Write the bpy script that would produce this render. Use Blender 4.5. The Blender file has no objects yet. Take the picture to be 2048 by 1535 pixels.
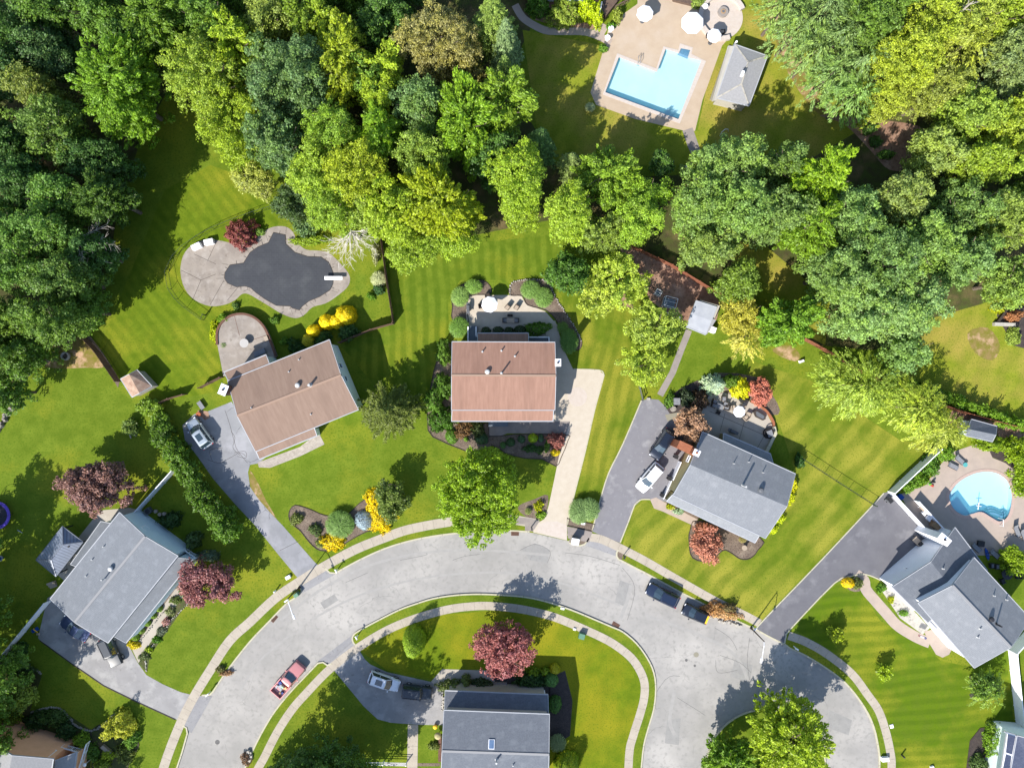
import bpy, math, random
import numpy as np
from mathutils import Vector, Matrix
from mathutils.geometry import tessellate_polygon

# ---------------------------------------------------------------- camera, light, exposure
SC = bpy.context.scene
COL = SC.collection
H = 100.0            # flying height of the camera (m)
S = 14.2             # photo pixels per metre at ground level
cam_d = bpy.data.cameras.new("camera")
cam = bpy.data.objects.new("camera", cam_d)
COL.objects.link(cam)
cam.location = (0, 0, H)
cam.rotation_euler = (0, 0, 0)
cam_d.sensor_fit = 'HORIZONTAL'
cam_d.angle = 2 * math.atan(1024.0 / S / H)
cam_d.clip_start = 0.5
cam_d.clip_end = 2000
SC.camera = cam

SUN_EL = math.radians(40.0)
SH = Vector((0.585, 0.811)).normalized()      # direction the shadows run on the ground
world = bpy.data.worlds.new("World")
SC.world = world
world.use_nodes = True
wn = world.node_tree
wn.nodes.clear()
wo = wn.nodes.new('ShaderNodeOutputWorld')
wb = wn.nodes.new('ShaderNodeBackground')
ws = wn.nodes.new('ShaderNodeTexSky')
ws.sky_type = 'NISHITA'
ws.sun_disc = False
ws.sun_elevation = SUN_EL
ws.sun_rotation = math.atan2(-SH.x, -SH.y)
ws.air_density = 1.0
ws.dust_density = 0.6
wb.inputs['Strength'].default_value = 0.122
wn.links.new(ws.outputs[0], wb.inputs['Color'])
wn.links.new(wb.outputs[0], wo.inputs['Surface'])
sun_d = bpy.data.lights.new("sun", 'SUN')
sun_d.energy = 4.5
sun_d.angle = math.radians(0.5)
sun_d.color = (1.0, 0.95, 0.87)
sun = bpy.data.objects.new("sun", sun_d)
COL.objects.link(sun)
sun.rotation_euler = Vector((SH.x * math.cos(SUN_EL), SH.y * math.cos(SUN_EL), -math.sin(SUN_EL))).to_track_quat('-Z', 'Y').to_euler()
SC.view_settings.view_transform = 'Standard'
SC.view_settings.look = 'None'
SC.view_settings.exposure = 1.07
SC.view_settings.gamma = 1.0
SC.cycles.max_bounces = 6
SC.cycles.transparent_max_bounces = 12

# ---------------------------------------------------------------- helpers
R = math.radians
rnd = random.Random(7)
ORG = {}
K = 2.15
def P(px, py, z=0.0):
    """photo pixel seen at height z -> world point"""
    s = (H - z) / H
    return Vector(((px - 1024.0) / S * s, -(py - 767.5) / S * s, z))
def lin(v):
    v /= 255.0
    return v / 12.92 if v <= 0.04045 else ((v + 0.055) / 1.055) ** 2.4
def C(r, g, b, k=1.0):
    """sunlit photo colour -> albedo"""
    return tuple(min(0.92, lin(x) / K * k) for x in (r, g, b)) + (1.0,)

MATS = {}
def mk(name, c, c2=None, sc=3.0, rough=0.85, bump=0.0, bsc=30.0, metal=0.0, spec=0.3, c3=None, sc3=0.3, t3=(0.5, 0.68),
       stripe=None, uv=False, stretch=None, brick=None, rows=None, crack=None, coat=0.0, joints=None, c4=None, sc4=8.0, t4=(0.6, 0.7), emit=None):
    m = bpy.data.materials.new(name); m.use_nodes = True
    nt = m.node_tree; N = nt.nodes; L = nt.links
    b = N['Principled BSDF']
    b.inputs['Roughness'].default_value = rough
    b.inputs['Metallic'].default_value = metal
    b.inputs['Specular IOR Level'].default_value = spec
    b.inputs['Coat Weight'].default_value = coat
    b.inputs['Coat Roughness'].default_value = 0.04
    tc = N.new('ShaderNodeTexCoord')
    co = tc.outputs['UV' if uv else 'Object']
    src = co
    if stretch:
        mp = N.new('ShaderNodeMapping'); mp.inputs['Scale'].default_value = stretch
        L.new(co, mp.inputs['Vector']); src = mp.outputs[0]
    def mixc(fac, a, bb):
        x = N.new('ShaderNodeMix'); x.data_type = 'RGBA'
        if isinstance(fac, float): x.inputs[0].default_value = fac
        else: L.new(fac, x.inputs[0])
        for i, v in ((6, a), (7, bb)):
            if isinstance(v, tuple): x.inputs[i].default_value = v
            else: L.new(v, x.inputs[i])
        return x.outputs[2]
    def noise(scale, v=None, det=6, rg=0.6):
        n = N.new('ShaderNodeTexNoise'); n.inputs['Scale'].default_value = scale
        n.inputs['Detail'].default_value = det; n.inputs['Roughness'].default_value = rg
        L.new(v or src, n.inputs['Vector']); return n.outputs['Fac']
    def mr(x, lo, hi, a=0.0, bb=1.0):
        q = N.new('ShaderNodeMapRange'); q.clamp = True
        L.new(x, q.inputs[0]); q.inputs[1].default_value = lo; q.inputs[2].default_value = hi
        q.inputs[3].default_value = a; q.inputs[4].default_value = bb; return q.outputs[0]
    def ma(op, x, y=None):
        q = N.new('ShaderNodeMath'); q.operation = op
        for i, v in enumerate((x, y)):
            if v is None: continue
            if isinstance(v, (int, float)): q.inputs[i].default_value = v
            else: L.new(v, q.inputs[i])
        return q.outputs[0]
    cur = c
    if c2: cur = mixc(mr(noise(sc), 0.36, 0.64), c, c2)
    if c3: cur = mixc(mr(noise(sc3), t3[0], t3[1]), cur, c3)
    if c4: cur = mixc(mr(noise(sc4, det=3), t4[0], t4[1]), cur, c4)
    if stripe:
        ang, per, sc_, st = stripe
        sp = N.new('ShaderNodeSeparateXYZ'); mp = N.new('ShaderNodeMapping')
        mp.inputs['Rotation'].default_value = (0, 0, ang); L.new(co, mp.inputs['Vector'])
        dn = N.new('ShaderNodeTexNoise'); dn.inputs['Scale'].default_value = 0.12; L.new(co, dn.inputs['Vector'])
        L.new(mp.outputs[0], sp.inputs[0])
        xx = ma('ADD', sp.outputs[0], ma('MULTIPLY', dn.outputs['Fac'], per * 0.9))
        sn = ma('SINE', ma('MULTIPLY', xx, 2 * math.pi / per))
        f = ma('MULTIPLY', mr(sn, -0.55, 0.55), mr(noise(0.25, co), 0.3, 0.6, st * 0.35, st))
        cur = mixc(f, cur, sc_)
    if brick:
        bt = N.new('ShaderNodeTexBrick'); bt.inputs['Scale'].default_value = brick[0]
        bt.inputs['Mortar Size'].default_value = brick[2] if len(brick) > 2 else 0.03
        bt.inputs['Color1'].default_value = (1, 1, 1, 1); bt.inputs['Color2'].default_value = (0.86, 0.86, 0.86, 1)
        bt.inputs['Mortar'].default_value = (0.62, 0.62, 0.62, 1) if len(brick) < 4 else brick[3]
        L.new(co, bt.inputs['Vector'])
        x = N.new('ShaderNodeMix'); x.data_type = 'RGBA'; x.blend_type = 'MULTIPLY'; x.inputs[0].default_value = brick[1]
        if isinstance(cur, tuple): x.inputs[6].default_value = cur
        else: L.new(cur, x.inputs[6])
        L.new(bt.outputs['Color'], x.inputs[7]); cur = x.outputs[2]
    if rows:      # courses across v, every rows[0] metres
        sp = N.new('ShaderNodeSeparateXYZ'); L.new(co, sp.inputs[0])
        w = ma('ADD', sp.outputs[rows[2] if len(rows) > 2 else 1], ma('MULTIPLY', noise(1.2, co), 0.05))
        fr = ma('FRACT', ma('DIVIDE', w, rows[0]))
        f = ma('MULTIPLY', mr(fr, 0.0, 0.45, 1.0, 0.0), rows[1])
        cur = mixc(f, cur, (0.02, 0.02, 0.025, 1))
    if joints:    # thin dark joints along u
        sp = N.new('ShaderNodeSeparateXYZ'); L.new(co, sp.inputs[0])
        fr = ma('FRACT', ma('DIVIDE', sp.outputs[0], joints))
        f = ma('MULTIPLY', mr(fr, 0.0, 0.05, 1.0, 0.0), 0.55)
        cur = mixc(f, cur, (0.06, 0.055, 0.05, 1))
    if crack:
        vo = N.new('ShaderNodeTexVoronoi'); vo.feature = 'DISTANCE_TO_EDGE'; vo.inputs['Scale'].default_value = crack[0]
        ad = N.new('ShaderNodeVectorMath'); ad.operation = 'ADD'
        nz = N.new('ShaderNodeTexNoise'); nz.inputs['Scale'].default_value = 0.8; L.new(co, nz.inputs['Vector'])
        L.new(co, ad.inputs[0]); L.new(nz.outputs['Color'], ad.inputs[1]); L.new(ad.outputs[0], vo.inputs['Vector'])
        f = ma('MULTIPLY', mr(vo.outputs['Distance'], 0.0, crack[1], 1.0, 0.0), mr(noise(0.22, co), 0.5, 0.62, 0.0, crack[2]))
        cur = mixc(f, cur, (0.035, 0.035, 0.04, 1))
    if isinstance(cur, tuple): b.inputs['Base Color'].default_value = cur
    else: L.new(cur, b.inputs['Base Color'])
    if bump:
        bp = N.new('ShaderNodeBump'); bp.inputs['Strength'].default_value = bump; bp.inputs['Distance'].default_value = 0.05
        L.new(noise(bsc, src, 4), bp.inputs['Height']); L.new(bp.outputs[0], b.inputs['Normal'])
    MATS[name] = m
    return m

class MB:
    """collects shapes and links them as ONE mesh"""
    def __init__(s): s.V = []; s.F = []; s.U = {}
    def add(s, vs, fs, uv=None):
        o = len(s.V); s.V += [tuple(v) for v in vs]
        for i, f in enumerate(fs):
            if uv: s.U[len(s.F)] = uv[i]
            s.F.append(tuple(o + k for k in f))
        return s
    def box(s, c, d, rz=0.0, tx=1.0, ty=1.0, m=None):
        """c = centre of the BASE, d = sizes, tx/ty = top taper"""
        hx, hy = d[0] / 2, d[1] / 2; vs = []
        for z, ax, ay in ((0, 1, 1), (d[2], tx, ty)):
            for sx, sy in ((-1, -1), (1, -1), (1, 1), (-1, 1)):
                vs.append(Vector((sx * hx * ax, sy * hy * ay, z)))
        M = Matrix.Translation(c) @ Matrix.Rotation(rz, 4, 'Z')
        if m is not None: M = M @ m
        return s.add([M @ v for v in vs], [(3, 2, 1, 0), (4, 5, 6, 7), (0, 1, 5, 4), (1, 2, 6, 5), (2, 3, 7, 6), (3, 0, 4, 7)])
    def cyl(s, a, b, r0, r1=None, n=8, cap=True):
        a = Vector(a); b = Vector(b); r1 = r0 if r1 is None else r1
        d = (b - a); d = d.normalized() if d.length > 1e-9 else Vector((0, 0, 1))
        x = d.orthogonal().normalized(); y = d.cross(x); vs = []
        for c, r in ((a, r0), (b, r1)):
            for i in range(n):
                t = 2 * math.pi * i / n
                vs.append(c + x * (r * math.cos(t)) + y * (r * math.sin(t)))
        fs = [(i, (i + 1) % n, n + (i + 1) % n, n + i) for i in range(n)]
        if cap: fs += [tuple(range(n - 1, -1, -1)), tuple(range(n, 2 * n))]
        return s.add(vs, fs)
    def tube(s, pts, r, n=6, r1=None):
        r1 = r if r1 is None else r1; k = len(pts) - 1
        for i in range(k):
            s.cyl(pts[i], pts[i + 1], r + (r1 - r) * i / k, r + (r1 - r) * (i + 1) / k, n)
        return s
    def prism(s, poly, z0, z1):
        """poly = list of world xy (any winding)"""
        n = len(poly)
        ar = sum(poly[i][0] * poly[(i + 1) % n][1] - poly[(i + 1) % n][0] * poly[i][1] for i in range(n))
        if ar < 0: poly = poly[::-1]
        vs = [(p[0], p[1], z0) for p in poly] + [(p[0], p[1], z1) for p in poly]
        fs = [(i, (i + 1) % n, n + (i + 1) % n, n + i) for i in range(n)]
        tr = tessellate_polygon([[Vector((p[0], p[1], 0)) for p in poly]])
        for t in tr:
            a, b, c = (Vector(poly[k][:2]) for k in t)
            if (b - a).cross(c - a) < 0: t = (t[0], t[2], t[1])
            fs.append(tuple(n + k for k in t)); fs.append((t[2], t[1], t[0]))
        return s.add(vs, fs)
    def sheet(s, polys, z):
        flat = [p for q in polys for p in q]
        vs = [(p[0], p[1], z) for p in flat]; fs = []
        for t in tessellate_polygon([[Vector((p[0], p[1], 0)) for p in q] for q in polys]):
            a, b, c = (Vector(flat[k][:2]) for k in t)
            cr = (b - a).cross(c - a)
            if abs(cr) < 1e-9: continue
            fs.append(tuple(t) if cr > 0 else (t[0], t[2], t[1]))
        return s.add(vs, fs)
    def strip(s, path, w, z0, z1=None, off=0.0, close=False):
        """ribbon along world xy path; with z0<z1 a solid kerb-like bar; uv = metres along"""
        p = [Vector(q[:2]) for q in path]; n = len(p); lft = []; rgt = []; acc = [0.0]
        for i in range(n):
            if close: a = p[i - 1]; b = p[(i + 1) % n]
            else: a = p[max(0, i - 1)]; b = p[min(n - 1, i + 1)]
            t = (b - a).normalized(); nn = Vector((-t.y, t.x))
            d0 = (p[i] - p[i - 1]).normalized() if (i > 0 or close) else t
            k = 1.0 / max(0.6, abs(d0.dot(t)))
            ww = w[i] if isinstance(w, (list, tuple)) else w
            lft.append(p[i] + nn * (off + ww / 2) * k); rgt.append(p[i] + nn * (off - ww / 2) * k)
            if i: acc.append(acc[-1] + (p[i] - p[i - 1]).length)
        if close: acc.append(acc[-1] + (p[0] - p[-1]).length)
        zt = z0 if z1 is None else z1
        vs = []
        for i in range(n): vs += [(lft[i].x, lft[i].y, zt), (rgt[i].x, rgt[i].y, zt)]
        if z1 is not None:
            for i in range(n): vs += [(lft[i].x, lft[i].y, z0), (rgt[i].x, rgt[i].y, z0)]
        fs = []; uv = []
        for i in range(n if close else n - 1):
            j = (i + 1) % n; u0, u1 = acc[i], acc[i + 1]
            fs.append((2 * i + 1, 2 * j + 1, 2 * j, 2 * i)); uv.append([(u0, 0), (u1, 0), (u1, 1), (u0, 1)])
            if z1 is not None:
                B = 2 * n
                fs.append((2 * i, 2 * j, B + 2 * j, B + 2 * i)); uv.append([(u0, 0), (u1, 0), (u1, 0.2), (u0, 0.2)])
                fs.append((B + 2 * i + 1, B + 2 * j + 1, 2 * j + 1, 2 * i + 1)); uv.append([(u0, 0), (u1, 0), (u1, 0.2), (u0, 0.2)])
        if z1 is not None and not close:
            B = 2 * n; e = 2 * (n - 1)
            fs.append((0, B, B + 1, 1)); uv.append([(0, 0)] * 4)
            fs.append((e + 1, B + e + 1, B + e, e)); uv.append([(0, 0)] * 4)
        return s.add(vs, fs, uv)
    def loft(s, rings, closed=True, cap=True):
        n = len(rings[0]); vs = [v for r in rings for v in r]; fs = []
        for i in range(len(rings) - 1):
            for j in range(n if closed else n - 1):
                k = (j + 1) % n
                fs.append((i * n + j, i * n + k, (i + 1) * n + k, (i + 1) * n + j))
        if cap:
            fs.append(tuple(range(n - 1, -1, -1))); o = (len(rings) - 1) * n
            fs.append(tuple(o + k for k in range(n)))
        return s.add(vs, fs)
    def dome(s, c, r, h, n=14, m=5, z0=0.0):
        rings = []
        for i in range(m):
            t = (math.pi / 2) * i / m
            rings.append([(c[0] + r * math.cos(t) * math.cos(2 * math.pi * j / n), c[1] + r * math.cos(t) * math.sin(2 * math.pi * j / n), c[2] + z0 + h * math.sin(t)) for j in range(n)])
        return s.loft(rings)
    def build(s, name, mat, parent=None, smooth=False, org=None, bevel=0.0, local=False):
        me = bpy.data.meshes.new(name)
        o = ORG.get(parent.name, Vector((0, 0, 0))) if parent else (Vector(org) if org is not None else Vector((0, 0, 0)))
        if local: o = Vector((0, 0, 0))
        me.from_pydata([(v[0] - o.x, v[1] - o.y, v[2] - o.z) for v in s.V], [], s.F)
        if s.U:
            ul = me.uv_layers.new(name="UVMap")
            for fi, pl in enumerate(me.polygons):
                u = s.U.get(fi)
                if u:
                    for k, li in enumerate(pl.loop_indices): ul.data[li].uv = u[k]
        me.materials.append(MATS[mat] if isinstance(mat, str) else mat)
        if smooth: me.polygons.foreach_set('use_smooth', [True] * len(me.polygons))
        me.update()
        ob = bpy.data.objects.new(name, me); COL.objects.link(ob)
        if parent: ob.parent = parent
        elif not local: ob.location = o
        ORG[ob.name] = o
        if bevel:
            bv = ob.modifiers.new('bevel', 'BEVEL'); bv.width = bevel; bv.segments = 2; bv.limit_method = 'ANGLE'
        return ob

def tag(o, label=None, cat=None, group=None, kind=None):
    if label: o['label'] = label
    if cat: o['category'] = cat
    if group: o['group'] = group
    if kind: o['kind'] = kind
    return o
def thing(name, loc, label, cat, group=None, rz=0.0, world=True):
    o = bpy.data.objects.new(name, None); COL.objects.link(o)
    o.empty_display_size = 0.3
    o.location = loc; o.rotation_euler = (0, 0, rz)
    ORG[o.name] = Vector(loc) if world else Vector((0, 0, 0))
    return tag(o, label, cat, group)
def copy_tree(src, parent=None):
    c = src.copy(); COL.objects.link(c)
    if parent is not None: c.parent = parent
    for ch in [o for o in src.children]: copy_tree(ch, c)
    return c
def struct(name, mb, mat, **k):
    o = mb.build(name, mat, **k); o['kind'] = 'structure'; return o
def W(pts, z=0.0): return [P(a, b, z).xy for a, b in pts]
def smooth_path(pts, n=4, close=False):
    """Catmull-Rom through pixel points"""
    out = []; m = len(pts)
    for i in range(m if close else m - 1):
        if close: p0, p1, p2, p3 = pts[i - 1], pts[i], pts[(i + 1) % m], pts[(i + 2) % m]
        else: p0, p1, p2, p3 = pts[max(0, i - 1)], pts[i], pts[i + 1], pts[min(m - 1, i + 2)]
        for k in range(n):
            t = k / n
            out.append(tuple(0.5 * ((2 * b) + (-a + c) * t + (2 * a - 5 * b + 4 * c - d) * t * t + (-a + 3 * b - 3 * c + d) * t ** 3) for a, b, c, d in zip(p0, p1, p2, p3)))
    if not close: out.append(tuple(pts[-1]))
    return out
# ---------------------------------------------------------------- materials
GA, GB, GY, GD = C(138, 160, 48), C(116, 141, 35), C(168, 172, 50), C(98, 132, 26)
mk('grass', GA, GB, 0.5, c3=GY, sc3=0.09, t3=(0.48, 0.66), c4=GD, sc4=4.0, t4=(0.5, 0.72), bump=0.5, bsc=9, rough=0.95, spec=0.1)
def lawnmat(name, ang, per, st, a=GA, b=GB, y=GY, t3=(0.48, 0.66)):
    mk(name, a, b, 0.8, c3=y, sc3=0.11, t3=t3, stripe=(ang, per, C(82, 116, 16), st), c4=GD, sc4=5.0, t4=(0.52, 0.75), bump=0.5, bsc=9, rough=0.95, spec=0.1)
lawnmat('grass_vertical_stripes', R(-3), 1.62, 0.55)
lawnmat('grass_tilted_stripes', R(12), 1.7, 0.42, a=C(142, 158, 46), b=C(118, 142, 32), y=C(178, 176, 62), t3=(0.42, 0.6))
lawnmat('grass_diagonal_stripes', R(43), 2.6, 0.42, a=C(150, 162, 50), b=C(128, 150, 38), y=C(184, 182, 70), t3=(0.42, 0.6))
lawnmat('grass_level_stripes', R(84), 1.45, 0.42, a=C(116, 146, 24))
lawnmat('grass_left_stripes', R(-38), 1.5, 0.35, a=C(138, 160, 38), b=C(118, 142, 28), y=C(170, 174, 50))
lawnmat('grass_dry', R(30), 3.0, 0.2, a=C(174, 182, 58), b=C(154, 168, 46), y=C(198, 182, 84), t3=(0.42, 0.6))
lawnmat('grass_verge', R(43), 5.0, 0.1, a=C(116, 150, 34), b=C(100, 136, 26), y=C(140, 158, 48))
lawnmat('grass_bright', R(20), 4.0, 0.15, a=C(138, 158, 30), b=C(118, 142, 24), y=C(176, 172, 40), t3=(0.4, 0.62))
mk('sandy_grass', C(150, 146, 60), C(176, 152, 96), 1.2, c3=C(236, 196, 160), sc3=0.5, t3=(0.5, 0.62), bump=0.5, bsc=12, rough=0.95, spec=0.1)
mk('forest_floor_mat', C(92, 88, 58), C(96, 110, 52), 0.9, c3=C(140, 122, 86), sc3=0.3, bump=1.0, bsc=5, rough=0.97, spec=0.1)
mk('road_asphalt', C(200, 196, 191), C(187, 184, 179), 0.35, c3=C(222, 217, 210), sc3=0.1, t3=(0.45, 0.65), c4=C(180, 177, 172), sc4=1.9, t4=(0.52, 0.74), crack=(0.16, 0.006, 0.5), bump=0.25, bsc=20, stretch=None)
mk('apron_asphalt', C(186, 185, 186), C(172, 171, 174), 0.8, c4=C(150, 150, 152), sc4=4, bump=0.2)
mk('tar', C(140, 138, 136), C(120, 118, 118), 3)
mk('tyre_mark', C(192, 189, 185), C(202, 199, 194), 1.5)
mk('walk_concrete', C(226, 214, 196), C(212, 200, 182), 0.7, joints=1.5, uv=True, c4=C(190, 176, 165), sc4=3, t4=(0.58, 0.7))
mk('kerb_concrete', C(240, 234, 204), C(226, 218, 190), 2.0, joints=3.0, uv=True)
mk('drive_new', C(140, 139, 145), C(130, 129, 136), 0.5, c3=C(158, 157, 162), sc3=0.35, t3=(0.56, 0.7), bump=0.2)
mk('drive_mid', C(164, 162, 167), C(153, 151, 157), 0.45, c3=C(192, 190, 192), sc3=0.45, t3=(0.56, 0.72), c4=C(176, 174, 178), sc4=2, bump=0.2)
mk('drive_cracked', C(178, 179, 184), C(166, 167, 172), 0.5, c3=C(196, 196, 202), sc3=0.3, crack=(0.28, 0.012, 0.95), bump=0.2)
mk('drive_pale', C(190, 188, 188), C(178, 176, 176), 0.5, c3=C(206, 204, 202), sc3=0.4, t3=(0.5, 0.62), c4=C(160, 158, 156), sc4=1.8, t4=(0.62, 0.74), bump=0.2)
mk('paver_cream', C(251, 237, 217), C(243, 228, 207), 1.2, brick=(4.5, 0.35))
mk('paver_circle', C(250, 236, 224), C(242, 226, 212), 2, brick=(6, 0.3))
mk('paver_tan', C(238, 215, 188), C(230, 206, 179), 0.8, c3=C(240, 219, 196), brick=(4.0, 0.3), rough=0.8)
mk('paver_rose', C(226, 206, 190), C(214, 196, 182), 0.9, brick=(4.0, 0.35))
mk('paver_grey', C(196, 184, 176), C(178, 168, 162), 0.9, brick=(3.6, 0.5))
mk('slab_concrete', C(196, 184, 172), C(176, 165, 155), 0.5, c3=C(208, 198, 188), sc3=0.8, c4=C(158, 146, 134), sc4=1.4, t4=(0.58, 0.75), bump=0.2)
mk('patio_concrete', C(222, 212, 196), C(212, 202, 188), 0.7, c3=C(230, 221, 206))
mk('flagstone', C(226, 214, 202), C(196, 184, 172), 1.8, brick=(1.3, 0.6))
mk('mulch', C(156, 137, 120), C(128, 111, 98), 1.4, c3=C(180, 162, 142), sc3=0.7, c4=C(80, 66, 58), sc4=6, t4=(0.5, 0.7), bump=0.8, bsc=10)
mk('mulch_dark', C(98, 86, 82), C(80, 72, 70), 1.6, c4=C(60, 54, 52), sc4=6, t4=(0.5, 0.7), bump=0.8, bsc=10)
mk('mulch_red', C(196, 158, 134), C(168, 128, 106), 0.8, c3=C(214, 178, 156), sc3=0.5, c4=C(120, 84, 68), sc4=3, t4=(0.55, 0.72), bump=0.8, bsc=10)
mk('ivy_soil', C(98, 110, 50), C(80, 88, 48), 1.2, c3=C(140, 120, 86), sc3=0.6, bump=1, bsc=8)
mk('stone', C(196, 188, 176), C(158, 150, 140), 2.5, c3=C(216, 210, 200), bump=0.5, bsc=12)
mk('stone_white', C(232, 226, 214), C(206, 200, 190), 2.5)
mk('edging', C(92, 80, 70), C(70, 60, 54), 2)
mk('pool_plaster', (0.37, 0.5, 0.54, 1), (0.34, 0.48, 0.53, 1), 0.4)
mk('pool_plaster_blue', (0.42, 0.6, 0.68, 1), (0.4, 0.58, 0.66, 1), 0.4)
mk('coping', C(248, 236, 226), C(240, 226, 216), 2, joints=0.6, uv=True)
mk('coping_rose', C(232, 204, 190), C(224, 196, 184), 2, joints=0.5, uv=True)

def water_mat(name, tint, scat):
    m = bpy.data.materials.new(name); m.use_nodes = True; nt = m.node_tree; N = nt.nodes; L = nt.links; N.clear()
    o = N.new('ShaderNodeOutputMaterial'); t = N.new('ShaderNodeBsdfTransparent'); t.inputs[0].default_value = tint
    g = N.new('ShaderNodeBsdfGlossy'); g.inputs['Roughness'].default_value = 0.02
    f = N.new('ShaderNodeLayerWeight'); f.inputs['Blend'].default_value = 0.12
    n = N.new('ShaderNodeTexNoise'); n.inputs['Scale'].default_value = 2.2; n.inputs['Detail'].default_value = 3
    b = N.new('ShaderNodeBump'); b.inputs['Strength'].default_value = 0.25; b.inputs['Distance'].default_value = 0.05
    tc = N.new('ShaderNodeTexCoord'); L.new(tc.outputs['Object'], n.inputs['Vector']); L.new(n.outputs['Fac'], b.inputs['Height'])
    L.new(b.outputs[0], g.inputs['Normal']); 
    x = N.new('ShaderNodeMixShader'); L.new(f.outputs['Fresnel'], x.inputs[0]); L.new(t.outputs[0], x.inputs[1]); L.new(g.outputs[0], x.inputs[2])
    d = N.new('ShaderNodeBsdfDiffuse'); d.inputs[0].default_value = (0.2, 0.78, 0.95, 1)
    y = N.new('ShaderNodeMixShader'); y.inputs[0].default_value = scat; L.new(x.outputs[0], y.inputs[1]); L.new(d.outputs[0], y.inputs[2])
    L.new(y.outputs[0], o.inputs['Surface']); MATS[name] = m
water_mat('water_clear', (0.985, 0.997, 1, 1), 0.1); water_mat('water_blue', (0.97, 0.995, 1, 1), 0.15)

# ---------------------------------------------------------------- road outline (photo pixels)
NORTH = [(285, 1800), (322, 1660), (355, 1535), (365, 1505), (376, 1466), (374, 1454), (366, 1449),
         (398, 1390), (403, 1391), (420, 1390), (427, 1383)] + smooth_path([(427, 1383), (459, 1336), (500, 1284), (537, 1245), (573, 1208), (592, 1195), (604, 1183), (601, 1174), (594, 1170)], 3)[1:] + \
        [(648, 1136), (659, 1146), (671, 1147), (681, 1141)] + smooth_path([(681, 1141), (720, 1120), (769, 1098), (817, 1083), (866, 1073), (913, 1067), (960, 1063), (1014, 1062), (1059, 1064)], 3)[1:] + \
        [(1067, 1065), (1110, 1075), (1136, 1081), (1140, 1087), (1147, 1090), (1161, 1092), (1170, 1089), (1176, 1082), (1179, 1076),
         (1236, 1097), (1232, 1104), (1232, 1112), (1236, 1119), (1243, 1122)] + smooth_path([(1243, 1122), (1268, 1135), (1301, 1152), (1361, 1185), (1398, 1204), (1450, 1231), (1493, 1251), (1511, 1259), (1540, 1275), (1569, 1289), (1580, 1297), (1612, 1312), (1654, 1338), (1689, 1365), (1719, 1401), (1741, 1439), (1753, 1480), (1758, 1530), (1745, 1600), (1700, 1690), (1620, 1750), (1521, 1768), (1420, 1745), (1340, 1690), (1300, 1620), (1285, 1560), (1284, 1535)], 3)[1:]
SOUTH = smooth_path([(1284, 1535), (1289, 1490), (1298, 1455), (1309, 1417), (1313, 1377), (1309, 1344), (1296, 1315), (1274, 1285), (1247, 1262), (1225, 1252), (1190, 1237), (1144, 1218), (1093, 1201), (1051, 1192), (1005, 1188), (959, 1186), (912, 1188), (866, 1195), (830, 1206), (797, 1218), (751, 1241), (718, 1259), (707, 1267), (703, 1276), (706, 1286), (712, 1291)], 3) + \
        [(664, 1325), (655, 1328), (646, 1322), (635, 1324)] + smooth_path([(635, 1324), (612, 1348), (579, 1383), (549, 1420), (526, 1457), (505, 1498), (485, 1545), (455, 1650), (430, 1800)], 3)[1:]
road_poly = W(NORTH) + W(SOUTH)[1:]
isl_c = P(1532, 1538); ISL_R = 120 / S
island = [(isl_c.x + ISL_R * math.cos(2 * math.pi * i / 48), isl_c.y + ISL_R * math.sin(2 * math.pi * i / 48)) for i in range(48)]

# pools (photo pixels)
POOL_L = [(1236, 111), (1313, 141), (1329, 96), (1357, 104), (1361, 92), (1383, 98), (1379, 112), (1407, 122), (1358, 243), (1208, 187)]
POOL_K = smooth_path([(1897, 985), (1915, 962), (1945, 945), (1975, 940), (2000, 946), (2018, 962), (2026, 990), (2023, 1020), (2014, 1038), (1998, 1045), (1980, 1036), (1962, 1026), (1944, 1030), (1928, 1033), (1908, 1022), (1897, 1003)], 4, True)
pl = W(POOL_L); pk = W(POOL_K)

big = [(-420, -420), (420, -420), (420, 420), (-420, 420)]
struct('ground', MB().sheet([big, road_poly, pl, pk], 0.0), 'grass')
struct('road', MB().sheet([road_poly], -0.13), 'road_asphalt')
struct('grass_island', MB().prism(island, -0.12, 0.0), 'grass')
def outline(base, i0, i1): return W(base[i0:i1])
# kerbs: cut where driveways cross
def near(p, q): return (p[0] - q[0]) ** 2 + (p[1] - q[1]) ** 2 < 9
def seg(base, a, b):
    ia = min(range(len(base)), key=lambda i: (base[i][0] - a[0]) ** 2 + (base[i][1] - a[1]) ** 2)
    ib = min(range(len(base)), key=lambda i: (base[i][0] - b[0]) ** 2 + (base[i][1] - b[1]) ** 2)
    return W(base[min(ia, ib):max(ia, ib) + 1])
kb = MB()
for a, b in (((285, 1800), (366, 1449)), ((403, 1391), (594, 1170)), ((648, 1136), (1059, 1064)), ((1136, 1081), (1179, 1076)), ((1236, 1097), (1284, 1535))):
    kb.strip(seg(NORTH, a, b), 0.2, -0.13, 0.02, off=0.1)
for a, b in (((1284, 1535), (712, 1291)), ((664, 1325), (430, 1800))):
    kb.strip(seg(SOUTH, a, b), 0.2, -0.13, 0.02, off=0.1)
struct('kerb', kb, 'kerb_concrete')
struct('island_kerb', MB().strip(island, 0.2, -0.12, 0.02, close=True), 'kerb_concrete')

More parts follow.
